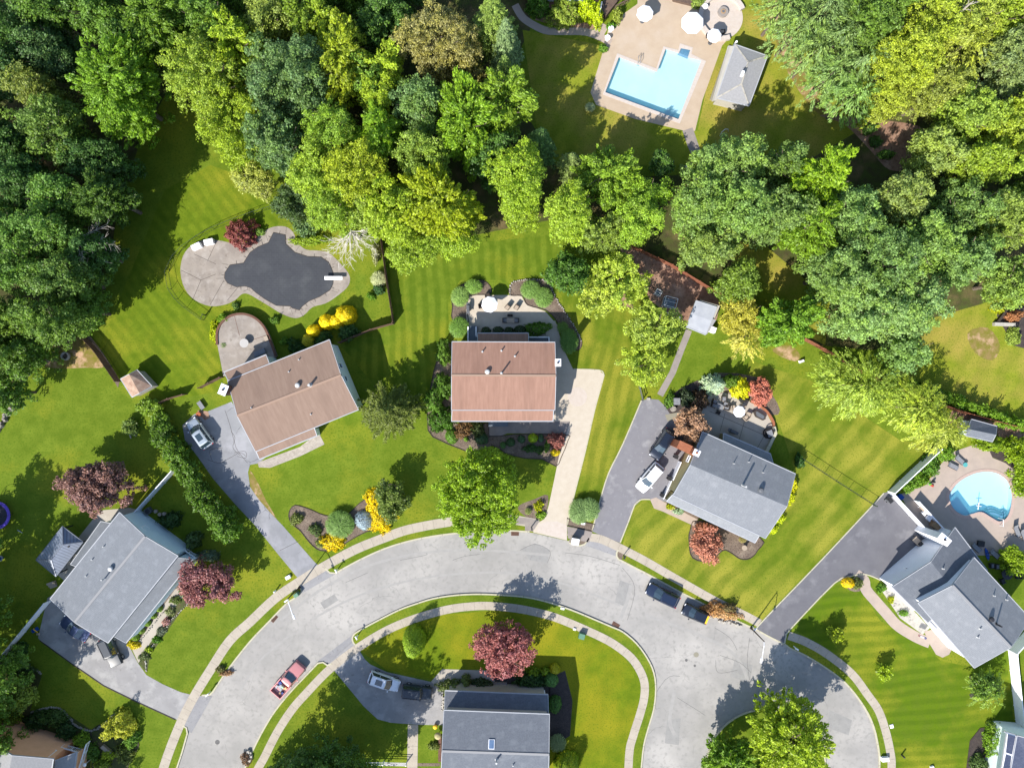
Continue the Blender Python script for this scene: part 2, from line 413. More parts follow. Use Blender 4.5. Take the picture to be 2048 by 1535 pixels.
# pools
def pool(polyw, depth, wmat, pmat, name, label, cmat, cz=0.05, shelf=None):
    c = sum((Vector(q) for q in polyw), Vector((0, 0))) / len(polyw)
    t = thing(name, (c.x, c.y, 0), label, 'swimming pool')
    b = MB(); n = len(polyw); vs = [(p[0], p[1], 0.0) for p in polyw] + [(p[0], p[1], -depth) for p in polyw]
    b.add(vs, [(i, (i + 1) % n, n + (i + 1) % n, n + i) for i in range(n)]); b.sheet([polyw], -depth)
    b.build('basin', pmat, t)
    w = MB().sheet([polyw], -0.16).build('water', wmat, t)
    MB().strip(polyw, 0.42, 0.0, cz, close=True).build('coping', cmat, t)
    return t
PL = pool(pl, 0.95, 'water_clear', 'pool_plaster', 'swimming_pool', 'L shaped pool with clear pale water and white coping beside the pool house', 'coping')
PK = pool(pk, 1.0, 'water_blue', 'pool_plaster_blue', 'swimming_pool', 'kidney shaped bright blue pool with curved steps on the rose paved terrace', 'coping_rose')

# ---------------------------------------------------------------- lawns, beds, drives, walks
def area(name, pts, z, mat, n=0, holes=None, close=True):
    q = smooth_path(pts, n, True) if n else pts
    polys = [W(q)] + [W(h) for h in (holes or [])]
    return struct(name, MB().sheet(polys, z), mat)
area('lawn', [(778, 520), (905, 490), (1110, 470), (1120, 560), (1110, 600), (1000, 560), (920, 560), (895, 600), (900, 680), (880, 700), (860, 780), (800, 800), (740, 760), (690, 700), (680, 690), (790, 645), (775, 560)], 0.006, 'grass_vertical_stripes')
area('lawn', [(1115, 560), (1290, 600), (1290, 800), (1245, 890), (1216, 946), (1198, 1003), (1184, 1060), (1134, 1050), (1168, 900), (1206, 760), (1206, 745), (1150, 735), (1165, 680), (1130, 620)], 0.006, 'grass_tilted_stripes')
area('lawn', [(1500, 720), (1620, 760), (1800, 880), (1885, 890), (1768, 983), (1700, 1055), (1512, 1252), (1400, 1195), (1330, 1135), (1245, 1090), (1262, 1020), (1290, 1000), (1400, 1060), (1480, 1110), (1540, 1075), (1592, 950), (1560, 850), (1480, 790)], 0.006, 'grass_diagonal_stripes')
area('lawn', [(1585, 1255), (1672, 1168), (1720, 1175), (1760, 1240), (1850, 1290), (1880, 1320), (1950, 1335), (2012, 1300), (2030, 1470), (1990, 1480), (1960, 1535), (1800, 1560), (1780, 1490), (1760, 1420), (1735, 1380), (1703, 1338), (1650, 1296)], 0.006, 'grass_level_stripes')
area('lawn', [(200, 690), (330, 380), (420, 330), (560, 380), (560, 440), (450, 620), (440, 740), (450, 780), (340, 800), (245, 765)], 0.006, 'grass_left_stripes')
area('lawn', [(1045, 60), (1200, 90), (1210, 120), (1185, 190), (1370, 265), (1395, 262), (1410, 190), (1440, 60), (1470, 0), (1520, -40), (1640, 150), (1720, 260), (1600, 330), (1400, 330), (1150, 330), (1080, 300)], 0.005, 'grass_dry')
area('lawn', [(1850, 640), (1990, 600), (2150, 640), (2150, 870), (2050, 850), (1800, 770), (1780, 700)], 0.005, 'grass_dry')
area('lawn', [(720, 1300), (745, 1280), (850, 1230), (1000, 1220), (1120, 1240), (1220, 1285), (1280, 1350), (1285, 1400), (1240, 1600), (1100, 1700), (1097, 1380), (880, 1360), (775, 1340)], 0.005, 'grass_bright')
area('bare_soil', [(1530, -20), (1545, -20), (1590, 90), (1650, 190), (1680, 235), (1650, 235), (1610, 200), (1560, 110)], 0.009, 'sandy_grass', 3)
area('bare_soil', [(1545, 698), (1580, 690), (1600, 710), (1590, 722), (1560, 712)], 0.009, 'sandy_grass', 3)
area('bare_soil', [(1935, 665), (1975, 655), (2000, 690), (1985, 720), (1950, 705)], 0.009, 'sandy_grass', 3)
area('bare_soil', [(500, 940), (516, 965), (532, 1000), (555, 1040), (545, 1035), (515, 1000), (500, 970)], 0.009, 'sandy_grass', 2)
# verge grass between kerb and sidewalk takes the base ground
# woodland floor
area('forest_floor', [(-900, -900), (1500, -900), (1400, -60), (1060, -60), (1060, 60), (1010, 160), (1090, 290), (1130, 360), (1360, 350), (1500, 330), (1600, 300), (1700, 240), (1620, 60), (1520, -60), (1600, -900), (3000, -900), (3000, 620), (1990, 590), (1840, 690), (1740, 700), (1640, 690), (1420, 575), (1260, 490), (1100, 440), (900, 480), (690, 430), (600, 345), (480, 250), (330, 190), (275, 300), (235, 420), (215, 560), (190, 650), (60, 720), (0, 800), (-900, 900)], 0.004, 'forest_floor_mat')
area('forest_floor', [(1440, 480), (1530, 490), (1660, 600), (1650, 690), (1520, 620)], 0.007, 'grass_dry')

# driveways
struct('driveway', MB().sheet([W([(95, 1195), (76, 1275), (80, 1279), (112, 1302), (146, 1327), (207, 1369), (266, 1398), (351, 1437), (360, 1441), (389, 1390), (361, 1383), (325, 1367), (293, 1349), (276, 1325), (262, 1298), (240, 1270), (170, 1180), (120, 1180)])], 0.012), 'drive_pale')
struct('driveway', MB().sheet([W([(416, 822), (463, 803), (480, 830), (530, 915), (517, 926), (500, 929), (496, 944), (500, 973), (518, 999), (541, 1025), (565, 1050), (629, 1123), (640, 1133), (600, 1160), (593, 1152), (559, 1111), (510, 1050), (468, 1005), (425, 955), (395, 912), (370, 880), (365, 850), (388, 828)])], 0.012), 'drive_cracked')
struct('driveway', MB().sheet([W([(1110, 640), (1128, 700), (1146, 738), (1198, 740), (1207, 748), (1206, 758), (1189, 820), (1171, 900), (1145, 1002), (1134, 1050), (1134, 1080), (1110, 1074), (1067, 1064), (1064, 1052), (1089, 1037), (1097, 1012), (1108, 961), (1118, 912), (1130, 879), (1133, 868), (1105, 862), (1105, 700), (1095, 660)])], 0.012), 'paver_cream')
struct('driveway', MB().sheet([W([(1283, 801), (1296, 797), (1317, 799), (1330, 812), (1342, 831), (1420, 850), (1400, 930), (1350, 1005), (1300, 998), (1284, 998), (1268, 1012), (1257, 1042), (1240, 1085), (1184, 1062), (1200, 1002), (1217, 946), (1246, 887)])], 0.012), 'drive_mid')
struct('driveway', MB().sheet([W([(1768, 985), (1775, 983), (1862, 1078), (1840, 1110), (1762, 1160), (1732, 1149), (1700, 1152), (1668, 1166), (1600, 1237), (1580, 1258), (1572, 1271), (1569, 1288), (1540, 1274), (1511, 1258), (1530, 1236), (1642, 1120)])], 0.012), 'drive_new')
struct('driveway', MB().sheet([W(smooth_path([(655, 1328), (704, 1283)], 1) + [(716, 1296), (730, 1318), (741, 1328), (774, 1343), (864, 1363), (885, 1379), (890, 1449), (834, 1448), (781, 1444), (755, 1437), (727, 1411), (704, 1383), (670, 1342)])], 0.012), 'drive_pale')
# aprons slope from the walk down to the road surface
def apron(pts, mat='apron_asphalt'):
    """pts: walk edge a,b then road edge c,d"""
    a, b, c, d = [P(*q) for q in pts]
    a.z = b.z = 0.01; c.z = d.z = -0.122
    struct('driveway_apron', MB().add([a, b, c, d], [(0, 1, 2, 3)]), mat)
apron([(366, 1449), (398, 1390), (424, 1392), (382, 1466)])
apron([(594, 1170), (648, 1136), (670, 1148), (604, 1186)])
apron([(1179, 1076), (1236, 1097), (1232, 1112), (1170, 1090)])
apron([(664, 1325), (712, 1291), (704, 1270), (635, 1322)])
# the kerb-side lips drawn around the new asphalt drives
wl = MB()
for q in ([(1283, 800), (1246, 887), (1217, 946), (1200, 1001), (1184, 1062)], [(1240, 1085), (1257, 1042), (1268, 1012), (1275, 1003), (1284, 998), (1300, 998)],
          [(1768, 985), (1642, 1120), (1530, 1236), (1511, 1258)], [(1569, 1288), (1572, 1271), (1580, 1258), (1668, 1166), (1700, 1152), (1732, 1148), (1762, 1160)],
          [(1146, 738), (1198, 740), (1207, 748), (1206, 758), (1189, 820), (1171, 900), (1145, 1002), (1134, 1050)]):
    wl.strip(W(smooth_path(q, 3)), 0.16, 0.0, 0.05)
struct('driveway_edging', wl, 'kerb_concrete')
struct('driveway_edging', MB().strip(W([(80, 1280), (146, 1328), (207, 1370), (266, 1399), (351, 1438)]), 0.12, 0, 0.06), 'edging')
o = struct('paver_circle', MB().cyl(P(1155, 793), P(1155, 793) + Vector((0, 0, 0.02)), 1.35, n=40), 'paver_circle')
area('paver_apron', [(1072, 1062), (1078, 1048), (1092, 1042), (1115, 1042), (1133, 1050), (1133, 1078), (1110, 1073)], 0.016, 'paver_circle')

# sidewalks
SW1 = smooth_path([(300, 1640), (327, 1535), (359, 1450), (387, 1394), (420, 1340), (459, 1281), (500, 1243), (550, 1196), (598, 1163), (650, 1131), (711, 1098), (771, 1074), (818, 1058), (892, 1044), (960, 1037), (1020, 1038), (1070, 1046)], 4)
SW2 = smooth_path([(1136, 1062), (1178, 1073), (1203, 1078), (1244, 1097), (1290, 1121), (1335, 1147), (1382, 1174), (1436, 1204), (1490, 1230), (1520, 1246)], 4)
SW3 = smooth_path([(1577, 1270), (1612, 1283), (1654, 1307), (1703, 1346), (1735, 1388), (1757, 1420), (1771, 1460), (1780, 1500), (1783, 1535), (1775, 1620)], 4)
SW4 = smooth_path([(470, 1640), (510, 1548), (529, 1513), (554, 1464), (584, 1418), (612, 1386), (651, 1345), (686, 1316), (727, 1287), (767, 1263), (804, 1246), (843, 1232), (895, 1218), (940, 1212), (982, 1211), (1040, 1217), (1098, 1230), (1144, 1247), (1202, 1273), (1232, 1290), (1262, 1314), (1280, 1340), (1289, 1366), (1288, 1396), (1279, 1431), (1266, 1472), (1258, 1512), (1254, 1640)], 4)
for q, w in ((SW1, 1.3), (SW2, 1.15), (SW3, 1.15), (SW4, 1.15)):
    struct('sidewalk', MB().strip(W(q), w, 0.018), 'walk_concrete')

# patios
P1_OUT = smooth_path([(361, 545), (366, 512), (384, 490), (412, 479), (445, 482), (480, 489), (508, 478), (526, 464), (545, 454), (570, 453), (586, 464), (596, 486), (612, 499), (636, 501), (657, 505), (680, 526), (696, 545), (700, 560), (694, 575), (670, 595), (650, 607), (625, 614), (608, 630), (590, 636), (565, 628), (540, 613), (515, 598), (497, 588), (484, 588), (470, 600), (450, 609), (420, 612), (390, 600), (370, 578)], 3, True)
struct('patio', MB().sheet([W(P1_OUT)], 0.012), 'slab_concrete')
P1_COV = [(449, 556), (450, 545), (460, 530), (487, 526), (500, 505), (515, 494), (537, 485), (547, 465), (571, 470), (572, 488), (590, 505), (615, 513), (642, 514), (658, 525), (667, 547), (666, 568), (660, 580), (640, 593), (618, 602), (604, 613), (599, 620), (585, 616), (580, 612), (553, 611), (530, 598), (512, 585), (502, 576), (490, 572), (473, 574), (455, 566)]
# paved terrace behind the middle house
area('patio', [(938, 590), (1042, 590), (1052, 608), (1090, 622), (1115, 650), (1122, 690), (1110, 700), (935, 690), (932, 620)], 0.014, 'paver_cream')
# front walk of the middle house
area('path', [(977, 842), (1140, 842), (1133, 867), (1030, 866), (1015, 866), (1000, 872), (977, 872)], 0.016, 'paver_grey')
# pool terrace at the top
area('patio', [(1180, -40), (1500, -40), (1468, 0), (1478, 40), (1462, 72), (1444, 92), (1405, 200), (1390, 262), (1370, 262), (1270, 238), (1192, 210), (1181, 185), (1210, 90), (1216, 60), (1250, 26), (1275, 8), (1275, -40)], 0.014, 'paver_tan', holes=[POOL_L])
area('path', [(1365, 262), (1385, 255), (1397, 290), (1406, 320), (1390, 325), (1375, 292)], 0.016, 'paver_grey')
pth = smooth_path([(1030, 10), (1045, 35), (1070, 52), (1095, 62), (1130, 63), (1170, 64), (1200, 74), (1222, 86)], 4)
struct('path', MB().strip(W(pth), 1.05, 0.018), 'paver_rose')
struct('path', MB().strip(W([(1196, 68), (1208, 48)]), 1.6, 0.02), 'paver_rose')
# terrace round the kidney pool
area('patio', [(1800, 988), (1850, 970), (1880, 930), (1900, 905), (1960, 885), (1975, 893), (1985, 915), (2010, 925), (2030, 940), (2045, 970), (2080, 990), (2080, 1120), (2005, 1110), (1945, 1110), (1900, 1060), (1850, 1080)], 0.012, 'paver_rose', holes=[POOL_K])
# patio of the grey roofed house
area('patio', [(1418, 790), (1450, 785), (1500, 802), (1530, 820), (1545, 848), (1548, 880), (1530, 920), (1480, 930), (1400, 880), (1396, 840)], 0.014, 'patio_concrete')
area('path', [(1330, 829), (1362, 823), (1362, 835), (1335, 842)], 0.016, 'kerb_concrete')
area('path', [(1300, 998), (1312, 994), (1328, 1003), (1395, 1038), (1390, 1052), (1325, 1022), (1308, 1016)], 0.018, 'paver_rose')
# front walk of the tan house
area('path', [(515, 924), (528, 920), (600, 893), (630, 870), (640, 870), (649, 888), (600, 912), (540, 935), (518, 934)], 0.016, 'flagstone')
# raised half-round terrace of the tan house
TER = smooth_path([(440, 690), (440, 664), (450, 645), (468, 632), (492, 629), (515, 637), (533, 655), (545, 682), (556, 712)], 4)
struct('terrace', MB().prism(W(TER + [(520, 745), (452, 752)]), -0.05, 0.9), 'slab_concrete')
# walk of the lower-left house
area('path', [(265, 1299), (350, 1178), (375, 1165), (385, 1172), (362, 1197), (300, 1285), (277, 1325)], 0.014, 'patio_concrete')
# walks of the bottom house
area('path', [(862, 1362), (884, 1337), (980, 1340), (990, 1362), (900, 1364), (884, 1370), (880, 1380)], 0.016, 'patio_concrete')
struct('path', MB().strip(W([(826, 1448), (823, 1620)]), 1.45, 0.018), 'walk_concrete')
# walk and porch slab of the right house
pth = smooth_path([(1712, 1148), (1728, 1160), (1732, 1178), (1750, 1200), (1772, 1225), (1795, 1250), (1830, 1272), (1860, 1285)], 4)
struct('path', MB().strip(W(pth), 1.5, 0.016), 'paver_rose')
area('path', [(1848, 1262), (1872, 1256), (1905, 1295), (1898, 1308), (1885, 1314), (1872, 1308), (1858, 1285)], 0.02, 'paver_rose')
# shed walk
struct('path', MB().strip(W([(1378, 660), (1362, 700), (1345, 745), (1320, 790)]), 0.9, 0.014), 'paver_grey')
# parkway pavers beside the cream drive
area('path', [(1020, 1032), (1062, 1036), (1080, 1040), (1066, 1062), (1050, 1060), (1050, 1048), (1020, 1046)], 0.02, 'paver_grey')
area('path', [(1134, 1052), (1185, 1062), (1178, 1084), (1136, 1076)], 0.02, 'paver_grey')
struct('path', MB().box(P(1150, 1079, -0.12), (1.5, 1.1, 0.16), R(-18)), 'walk_concrete')

# beds
def bed(pts, mat='mulch', n=3, z=0.01, edge=True):
    q = smooth_path(pts, n, True)
    struct('flower_bed', MB().sheet([W(q)], z), mat)
    if edge: struct('bed_edging', MB().strip(W(q), 0.09, 0.0, 0.07, close=True), 'edging')
bed([(905, 612), (903, 595), (915, 575), (940, 562), (965, 560), (980, 572), (980, 588), (940, 592), (934, 620), (936, 650), (905, 640)])
bed([(1020, 590), (1020, 572), (1035, 561), (1075, 558), (1100, 565), (1108, 590), (1122, 612), (1150, 655), (1164, 685), (1155, 700), (1130, 690), (1118, 650), (1095, 622), (1055, 610), (1045, 592)])
bed([(905, 690), (905, 845), (975, 845), (978, 872), (1030, 868), (1130, 868), (1136, 880), (1122, 915), (1112, 932), (1085, 918), (1050, 916), (1010, 905), (985, 890), (950, 905), (915, 895), (880, 880), (856, 860), (858, 790), (880, 700)], n=2)
bed([(578, 1025), (590, 1010), (620, 1018), (650, 1030), (690, 1030), (720, 1005), (750, 985), (775, 968), (800, 975), (800, 1020), (770, 1055), (735, 1062), (700, 1080), (670, 1098), (640, 1100), (620, 1085), (600, 1060), (582, 1045)])
bed([(1048, 1030), (1036, 1012), (1068, 998), (1096, 990), (1090, 1030), (1070, 1038)], edge=False)
bed([(1134, 1036), (1190, 1048), (1184, 1062), (1134, 1050)], n=1)
bed([(1140, 1080), (1176, 1080), (1168, 1088), (1148, 1088)], n=1, edge=False)
bed([(1234, 1100), (1247, 1108), (1243, 1120), (1234, 1112)], n=1, edge=False)
bed([(1380, 1060), (1400, 1040), (1520, 1075), (1515, 1100), (1500, 1116), (1480, 1117), (1462, 1105), (1445, 1100), (1420, 1122), (1385, 1115), (1378, 1085)])
bed([(1312, 1003), (1345, 1003), (1400, 1035), (1388, 1044), (1345, 1022)], n=1, edge=False)
bed([(1330, 800), (1395, 760), (1420, 785), (1400, 880), (1340, 830)], 'mulch_dark', n=2, edge=False)
bed([(1400, 775), (1430, 745), (1520, 755), (1545, 790), (1560, 820), (1545, 830), (1500, 800), (1420, 790)], 'mulch', n=2, edge=False)
bed([(1685, 1165), (1700, 1156), (1722, 1158), (1728, 1172), (1718, 1182), (1700, 1180)], 'mulch', n=2, edge=False)
bed([(1755, 1168), (1775, 1165), (1860, 1255), (1845, 1268), (1800, 1235)], 'stone_white', n=1, edge=False)
bed([(1960, 893), (1985, 880), (2070, 900), (2070, 1000), (2040, 960), (2010, 925), (1980, 912)], 'mulch_dark', n=1, edge=False)
bed([(265, 1300), (262, 1285), (350, 1150), (385, 1140), (372, 1165), (350, 1178)], 'mulch', n=1, edge=False)
bed([(277, 1325), (300, 1285), (362, 1197), (400, 1175), (360, 1225), (300, 1310), (294, 1345)], 'ivy_soil', n=1, edge=False)
bed([(183, 1459), (212, 1444), (250, 1425), (270, 1450), (278, 1490), (262, 1515), (240, 1560), (190, 1560), (185, 1500)], 'ivy_soil', n=2)
bed([(-40, 1340), (0, 1320), (30, 1318), (84, 1350), (60, 1420), (120, 1417), (183, 1459), (180, 1560), (-40, 1560)], 'forest_floor_mat', n=1, edge=False)
bed([(1940, 1480), (1960, 1455), (1990, 1452), (2000, 1500), (1990, 1560), (1930, 1560)], 'mulch_dark', n=1)
bed([(1938, 1388), (1945, 1385), (1957, 1398), (1950, 1406)], 'mulch_dark', n=1, edge=False)
bed([(1098, 1355), (1130, 1340), (1145, 1400), (1140, 1470), (1125, 1480), (1100, 1480)], 'mulch_dark', n=1, edge=False)
bed([(862, 1362), (900, 1352), (1100, 1352), (1100, 1390), (890, 1385)], 'mulch_dark', n=1, edge=False)
bed([(1070, 40), (1085, 5), (1200, 0), (1205, 50), (1180, 60), (1120, 54)], 'mulch_red', n=1, edge=False)
bed([(1250, 482), (1420, 575), (1440, 610), (1420, 660), (1380, 655), (1300, 600), (1285, 560), (1240, 500)], 'mulch_red', n=2, edge=False)
bed([(1640, 230), (1760, 240), (1850, 260), (1830, 330), (1780, 340), (1740, 300), (1690, 250)], 'mulch_red', n=4, edge=False)
bed([(1905, 820), (2070, 862), (2070, 890), (1990, 885), (1965, 870), (1925, 860), (1890, 840)], 'mulch_red', n=1, edge=False)
bed([(1236, 612), (1248, 585), (1266, 612), (1266, 618)], 'mulch_red', n=1)
bed([(110, 700), (125, 680), (170, 675), (200, 720), (205, 735), (170, 735), (90, 735)], 'sandy_grass', n=2, edge=False, z=0.012)
bed([(165, 672), (178, 668), (206, 705), (240, 760), (236, 775), (205, 720)], 'mulch', n=1, edge=False, z=0.014)
bed([(1990, 620), (2030, 612), (2070, 620), (2070, 690), (2025, 690), (2010, 660)], 'mulch_dark', n=2, edge=False)
area('path', [(105, 1140), (200, 1020), (260, 1015), (280, 1020), (180, 1150), (140, 1170)], 0.014, 'patio_concrete')
area('path', [(770, 1525), (880, 1525), (880, 1531), (770, 1531)], 0.01, 'mulch')

# road wear: traced seams
tr = MB()
for q in ([(655, 1318), (670, 1300), (700, 1275)], [(1040, 1100), (1070, 1088), (1100, 1102), (1095, 1125)], [(1130, 1105), (1180, 1112), (1240, 1130)], [(1430, 1255), (1460, 1275), (1475, 1300)],
          [(1432, 1320), (1437, 1345), (1475, 1340)], [(1440, 1310), (1480, 1325), (1503, 1345)], [(800, 1120), (850, 1110), (852, 1106)], [(690, 1165), (735, 1145)], [(905, 1120), (930, 1112), (960, 1108)],
          [(1245, 1135), (1270, 1175), (1255, 1240)], [(1355, 1395), (1395, 1420), (1410, 1430)], [(530, 1215), (560, 1195)], [(1280, 1440), (1330, 1360), (1360, 1352)], [(1500, 1275), (1495, 1320), (1500, 1360)]):
    tr.strip(W(smooth_path(q, 4)), 0.05, -0.126)
tr.build('seam', 'tar', bpy.data.objects['road'])
mk('road_patch', C(190, 188, 184), C(178, 176, 173), 1.2, c4=C(166, 164, 161), sc4=5, bump=0.3)
for q in ([(1042, 1098), (1070, 1086), (1100, 1100), (1094, 1126), (1060, 1120)], [(1240, 1160), (1262, 1168), (1250, 1212), (1230, 1205)], [(1470, 1318), (1506, 1330), (1500, 1368), (1462, 1352)], [(640, 1205), (668, 1188), (676, 1200), (648, 1218)], [(1335, 1440), (1362, 1436), (1358, 1490), (1330, 1486)], [(1660, 1420), (1705, 1440), (1698, 1470), (1655, 1455)]):
    MB().sheet([W(q)], -0.1285).build('patch', 'road_patch', bpy.data.objects['road'])
tm = MB()
for q, w in (([(560, 1240), (640, 1180), (740, 1130), (850, 1105), (960, 1100), (1100, 1110)], 0.35), ([(620, 1240), (720, 1190), (850, 1155), (1000, 1145), (1120, 1165), (1240, 1210)], 0.3), ([(480, 1380), (520, 1320), (580, 1270)], 0.3), ([(1290, 1230), (1400, 1270), (1470, 1310), (1500, 1370)], 0.4), ([(1262, 1170), (1255, 1200), (1240, 1240)], 0.5), ([(1350, 1380), (1340, 1440), (1350, 1470)], 0.5)):
    tm.strip(W(smooth_path(q, 6)), w, -0.1275)
tm.build('tyre_mark', 'tyre_mark', bpy.data.objects['road'])
ds = MB()
for q in ([(450, 820), (460, 850), (468, 880), (475, 900), (495, 925)], [(462, 862), (470, 875), (466, 895), (480, 910)], [(415, 918), (425, 922), (440, 925), (460, 915), (480, 905), (492, 912)], [(425, 922), (420, 900), (445, 895)], [(468, 905), (490, 902), (492, 915), (475, 912)], [(560, 1100), (590, 1085), (600, 1080)]):
    ds.strip(W(smooth_path(q, 4)), 0.045, 0.0165)
struct('driveway_crack', ds, 'edging')
for c, r in (((434, 1484), 0.33), ((1393, 1309), 0.36), ((1373, 1320), 0.2), ((1390, 1331), 0.17)):
    q = P(*c); o = tag(MB().cyl((q.x, q.y, -0.14), (q.x, q.y, -0.118), r, n=20).build('manhole_cover', 'tar' if r < 0.34 else 'kerb_concrete', org=(q.x, q.y, -0.13)), {434: 'round pale manhole cover in the road at the lower left', 1393: 'round rusty grey manhole cover in the middle of the turning circle', 1373: 'small round valve cover in the road, left of the two below the manhole', 1390: 'small round valve cover in the road, lower of the two below the manhole'}[c[0]], 'manhole cover')
# ---------------------------------------------------------------- foliage
def leaf_mat(name, trans=0.3, var=0.45, yel=(1.16, 1.12, 0.62), rough=0.5):
    """leaf colour = object colour, varied leaf by leaf (attribute v) and spray by spray (attribute u)"""
    m = bpy.data.materials.new(name); m.use_nodes = True; nt = m.node_tree; N = nt.nodes; L = nt.links
    b = N['Principled BSDF']; out = N['Material Output']
    b.inputs['Roughness'].default_value = rough; b.inputs['Specular IOR Level'].default_value = 0.35
    oi = N.new('ShaderNodeObjectInfo')
    av = N.new('ShaderNodeAttribute'); av.attribute_name = 'v'
    au = N.new('ShaderNodeAttribute'); au.attribute_name = 'u'
    mr = N.new('ShaderNodeMapRange'); L.new(av.outputs['Fac'], mr.inputs[0]); mr.inputs[3].default_value = 1 - var; mr.inputs[4].default_value = 1 + var
    vm = N.new('ShaderNodeVectorMath'); vm.operation = 'SCALE'; L.new(oi.outputs['Color'], vm.inputs[0]); L.new(mr.outputs[0], vm.inputs['Scale'])
    my = N.new('ShaderNodeVectorMath'); my.operation = 'MULTIPLY'; L.new(vm.outputs[0], my.inputs[0]); my.inputs[1].default_value = yel
    mx = N.new('ShaderNodeMix'); mx.data_type = 'RGBA'; L.new(au.outputs['Fac'], mx.inputs[0]); L.new(vm.outputs[0], mx.inputs[6]); L.new(my.outputs[0], mx.inputs[7])
    L.new(mx.outputs[2], b.inputs['Base Color'])
    t = N.new('ShaderNodeBsdfTranslucent'); L.new(mx.outputs[2], t.inputs[0])
    s = N.new('ShaderNodeMixShader'); s.inputs[0].default_value = trans
    L.new(b.outputs[0], s.inputs[1]); L.new(t.outputs[0], s.inputs[2]); L.new(s.outputs[0], out.inputs['Surface'])
    MATS[name] = m
leaf_mat('foliage', 0.42, 0.5)
leaf_mat('foliage_plain', 0.25, 0.3, yel=(1.1, 1.05, 0.85))
mk('bark', (0.16, 0.125, 0.095, 1), (0.09, 0.07, 0.055, 1), 4, bump=0.5)
mk('bark_pale', (0.42, 0.38, 0.33, 1), (0.3, 0.27, 0.24, 1), 4)
mk('bark_dead', (0.62, 0.58, 0.52, 1), (0.5, 0.46, 0.42, 1), 4)

def leaves_mesh(cen, nor, sl, sw, rng, u, name, tang=None):
    n = len(cen)
    nor = nor / np.maximum(np.linalg.norm(nor, axis=1, keepdims=True), 1e-6)
    t = rng.normal(size=(n, 3)) if tang is None else tang + rng.normal(size=(n, 3)) * 0.25
    t = t - nor * np.sum(t * nor, axis=1, keepdims=True)
    t /= np.maximum(np.linalg.norm(t, axis=1, keepdims=True), 1e-6)
    b = np.cross(nor, t)
    l = (sl * rng.uniform(0.7, 1.3, n))[:, None]; w = (sw * rng.uniform(0.7, 1.3, n))[:, None]
    V = np.empty((n, 4, 3)); V[:, 0] = cen - t * l; V[:, 1] = cen + b * w + t * l * 0.1; V[:, 2] = cen + t * l; V[:, 3] = cen - b * w + t * l * 0.1
    me = bpy.data.meshes.new(name)
    me.vertices.add(n * 4); me.vertices.foreach_set('co', V.reshape(-1))
    me.loops.add(n * 4); me.loops.foreach_set('vertex_index', np.arange(n * 4, dtype=np.int32))
    me.polygons.add(n); me.polygons.foreach_set('loop_start', np.arange(0, n * 4, 4, dtype=np.int32))
    try: me.polygons.foreach_set('loop_total', np.full(n, 4, dtype=np.int32))
    except Exception: pass
    a = me.attributes.new('v', 'FLOAT', 'FACE'); a.data.foreach_set('value', rng.uniform(0, 1, n).astype(np.float32))
    a = me.attributes.new('u', 'FLOAT', 'FACE'); a.data.foreach_set('value', u.astype(np.float32))
    me.update(calc_edges=True)
    return me

